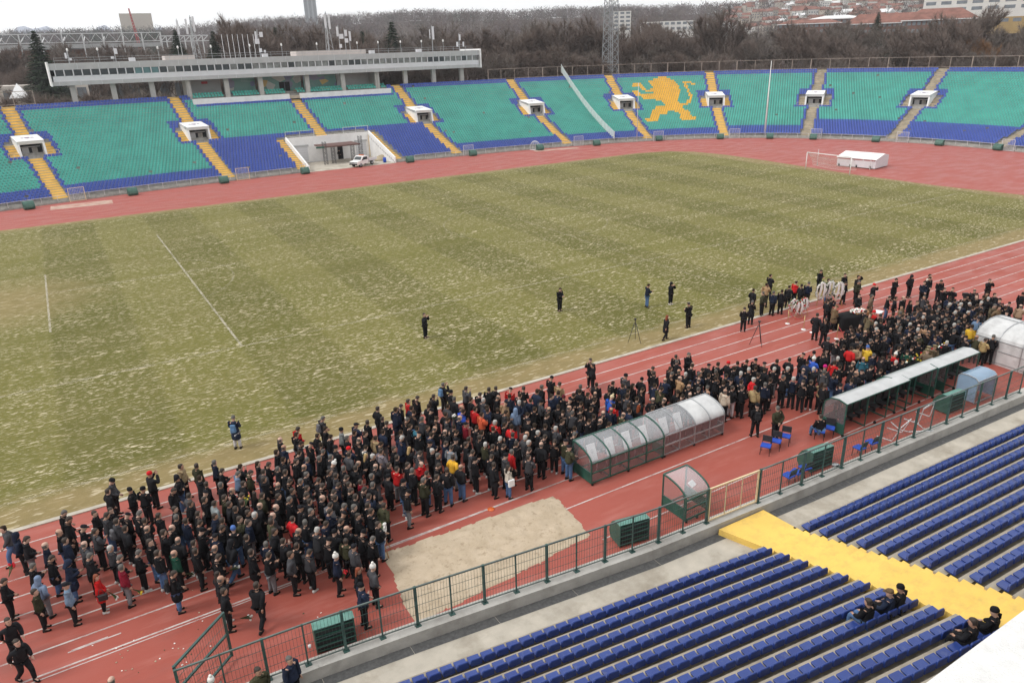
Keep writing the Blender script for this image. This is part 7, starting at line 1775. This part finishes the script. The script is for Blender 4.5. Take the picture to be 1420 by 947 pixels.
block(428, -8, 30, 15, 900, 10, 'tower_block', 'slender grey tower rising above the hill left of centre', 'building', 'tower_grey' if 'tower_grey' in M else 'grey_panel', 24, 3)
# crane
p = at_r(192,52,600); q = at_r(183,12,600); t = empty('crane', (p.x,p.y,p.z-10), facing(p), 'thin red crane jib in front of the beige tower block', 'crane'); L = q.z-p.z+10; dx = -.09*L; mb = MB()
for a in (-.45,.45):
    for b in (-.45,.45): mb.bar((a*2,b*2,0),(a*.5+dx,b*.5,L),.35)
for k in range(16): z0, z1 = L*k/16, L*(k+1)/16; f0, f1 = k/16, (k+1)/16; mb.bar((-.9+.7*f0+dx*f0,0,z0),(.9-.7*f1+dx*f1,0,z1),.25); mb.bar((.9-.7*f0+dx*f0,0,z0),(-.9+.7*f1+dx*f1,0,z1),.25)
mb.build('jib', M['red_paint'], t)
# another stadium's roof trusses at far left
a, b = at_y(-6,49,300), at_y(222,46,300); t = empty('stadium_truss', (a.x,300,0), 0, 'pale steel roof truss of another stadium beyond the trees at far left', 'truss'); L = b.x-a.x; zt_, zb_ = 28.7, 25.4; mb = MB()
mb.bar((0,0,zt_),(L,0,zt_),.3); mb.bar((0,0,zb_),(L,0,zb_),.25)
for k in range(24): x0, x1 = L*k/24, L*(k+1)/24; mb.bar((x0,0,zb_ if k%2 else zt_),(x1,0,zt_ if k%2 else zb_),.16)
for k in range(9): x = L*k/8; mb.bar((x,0,-2),(x,0,zt_+(1.5 if k%3==0 else 0)),.45); mb.bar((x,0,zb_),(x+1.5,12,zt_-1),.25)
mb.build('frame', M['pale_steel'], t); mb = MB(); mb.box((L/2,9,zb_-1.4),(L,16,1.6)); mb.build('roof_sheet', M['grey_panel'], t)
mb = MB(); mb.box((L*.28,14,zb_-5),(L*.5,3,5)); mb.build('seating', M['orange_far'] if 'orange_far' in M else M['brick'], t)
a, b = at_y(222,54,300), at_y(290,60,300); t = empty('stadium_truss', (a.x,300,0), 0, 'lower steel truss behind the left antenna masts', 'truss'); mb = MB(); L = b.x-a.x
for k in range(8): x0, x1 = L*k/8, L*(k+1)/8; mb.bar((x0,0,20),(x0,0,27.2),.4); mb.bar((x0,0,25),(x1,0,27.2),.3); mb.bar((x0,0,27.2),(x1,0,27.2),.4); mb.bar((x0,0,25),(x1,0,25),.3)
mb.build('frame', M['pale_steel'], t)
# pale low buildings behind the left stand
block(30, 119, 150, 130, 222, 12, 'low_building', 'low pale building behind the far left stand', 'building', 'pale_low', 1, 9)
block(205, 108, 150, 150, 240, 12, 'low_building', 'low pale building seen between the columns under the press box', 'building', 'pale_low', 1, 9)
p = at_r(28,136,200); t = empty('tent', (p.x,p.y,p.z-4), 0, 'small white pointed tent top at the left edge behind the stand', 'tent'); mb = MB(); mb.add([(-2,-2,4),(2,-2,4),(2,2,4),(-2,2,4),(0,0,7)], [(0,1,4),(1,2,4),(2,3,4),(3,0,4),(3,2,1,0)]); mb.build('roof', M['ribbon'], t)
# red roofed complex, apartments, scattered houses
block(1258, 31, 46, 130, 395, 14, 'brick_building', 'long brick building with a red tiled hip roof on the right', 'building', 'brick', 2, 26, 'red_roof', 17)
block(1303, 27, 48, 75, 372, 18, 'brick_building', 'brick pavilion with a peaked red roof at the right end of the long building', 'building', 'brick', 2, 15, 'red_roof', 11)
block(1160, 26, 46, 60, 410, 20, 'brick_building', 'dark red brick hall left of the small conifer', 'building', 'brick', 2, 10, 'snow_roof', 21)
block(1122, 33, 48, 70, 400, 14, 'brick_building', 'low red roofed building at the left end of the brick complex', 'building', 'brick', 2, 12, 'red_roof', 27)
block(1372, -22, 16, 125, 455, 16, 'apartment_block', 'white apartment block in the upper right corner', 'building', 'apt_white', 4, 8, None, None, R_(-12))
block(863, 16, 44, 22, 400, 14, 'apartment_block', 'white apartment building right beside the floodlight mast', 'building', 'apt_white', 5, 3)
block(925, 30, 44, 66, 500, 14, 'apartment_block', 'low white building on the wooded hill right of the mast', 'building', 'apt_white', 2, 9)
block(995, 33, 44, 26, 480, 12, 'apartment_block', 'small pale building on the hill above the flagpole', 'building', 'apt_white', 2, 3)
block(1385, 24, 34, 70, 420, 10, 'low_building', 'building with a yellow ochre front below the white apartments', 'building', 'ochre', 1, 6)
def houses():
    r = random.Random(9); vs = []
    pro = []
    for wall, roof in (('apt_white','red_roof'),('tower_beige','red_roof'),('apt_white','snow_roof'),('tower_beige','brick')):
        mb = MB(); w, d, h = 13, 10, 8; mb.box((0,0,h/2-3),(w,d,h+6), mi=0); mb.prism([(-d/2-.6,h),(0,h+3.6),(d/2+.6,h)], (-w/2-.5,0,0), (w/2+.5,0,0), mi=1)
        for i in range(2):
            for k in range(4): mb.box((-w/2+w*(k+.5)/4,-d/2-.03,2+3*i),(1.6,.08,1.5), mi=2)
        pro.append(mb.mesh('house', [M[wall], M[roof], M['win_far']]))
    n = 0; tries = 0
    while n < 170 and tries < 6000:
        tries += 1; a = r.uniform(46, 64.5); q = r.uniform(640, 1240); x, y = CAM.x+q*math.sin(R_(a)), CAM.y+q*math.cos(R_(a)); z = float(hill_z(np.array(a), np.array(q))); u, v = proj((x,y,z+5))
        if not (1000 < u < 1330 and -20 < v < 46): continue
        k = r.randrange(4); o = link_mesh('house', pro[k]); o.location = (x,y,z+2); o.rotation_euler = (0,0,R_(-a)+r.uniform(-.8,.8)); s = r.uniform(.48,.8); o.scale = (s,s,s)
        tag(o, '%s house among others on the far right hillside' % ('white red roofed','beige red roofed','white pale roofed','beige brown roofed')[k], 'house', 'houses on the far right hillside'); n += 1
houses()
# ------------------------------------------------------------------ the winter air: one even volume
def haze():
    mt = bpy.data.materials.new('haze'); mt.use_nodes = True; nt = mt.node_tree; nt.nodes.clear(); o = nt.nodes.new('ShaderNodeOutputMaterial'); v = nt.nodes.new('ShaderNodeVolumePrincipled')
    v.inputs['Color'].default_value = (.93,.95,1,1); v.inputs['Density'].default_value = .0002; v.inputs['Anisotropy'].default_value = .2; nt.links.new(v.outputs[0], o.inputs['Volume'])
    a = MB(); a.box((640,500,69), (1700,1400,146)); ob = a.build('haze', mt); ob['kind'] = 'stuff'; ob['label'] = 'thin winter haze between the stadium and the hills'
haze()
# ------------------------------------------------------------------ light: bright overcast
SUN_EL, SUN_AZ = R_(50), R_(-80)          # azimuth from +y towards +x: the sun stands over the left end
w = bpy.data.worlds.new('World'); SC.world = w; w.use_nodes = True; nt = w.node_tree; nt.nodes.clear()
sky = nt.nodes.new('ShaderNodeTexSky'); sky.sky_type = 'NISHITA'; sky.sun_disc = False; sky.sun_elevation = SUN_EL; sky.sun_rotation = SUN_AZ; sky.air_density = 1.0; sky.dust_density = 6.0; sky.ozone_density = 1.0
hs = nt.nodes.new('ShaderNodeHueSaturation'); hs.inputs['Saturation'].default_value = .22; hs.inputs['Value'].default_value = 1.0
bg = nt.nodes.new('ShaderNodeBackground'); bg.inputs[1].default_value = .15; out = nt.nodes.new('ShaderNodeOutputWorld')
nt.links.new(sky.outputs[0], hs.inputs['Color']); mx = nt.nodes.new('ShaderNodeMix'); mx.data_type = 'RGBA'; mx.inputs[0].default_value = .82      # a closed white cloud deck over the sky
mx.inputs[7].default_value = (8.9, 8.95, 9.0, 1); nt.links.new(hs.outputs[0], mx.inputs[6]); nt.links.new(mx.outputs[2], bg.inputs[0]); nt.links.new(bg.outputs[0], out.inputs[0])
sl = bpy.data.lights.new('sun', 'SUN'); sl.energy = 1.4; sl.angle = R_(15); sl.color = (1,.97,.93); so = bpy.data.objects.new('sun', sl); COL.objects.link(so)
dv = Vector((math.sin(SUN_AZ)*math.cos(SUN_EL), math.cos(SUN_AZ)*math.cos(SUN_EL), math.sin(SUN_EL))); so.rotation_euler = dv.to_track_quat('Z','Y').to_euler(); so.location = dv*200
vs_ = SC.view_settings; vs_.view_transform = 'Standard'; vs_.look = 'None'; vs_.gamma = 1; vs_.exposure = 0.0; vs_.use_curve_mapping = False
SC.cycles.max_bounces = 6; SC.cycles.transparent_max_bounces = 16
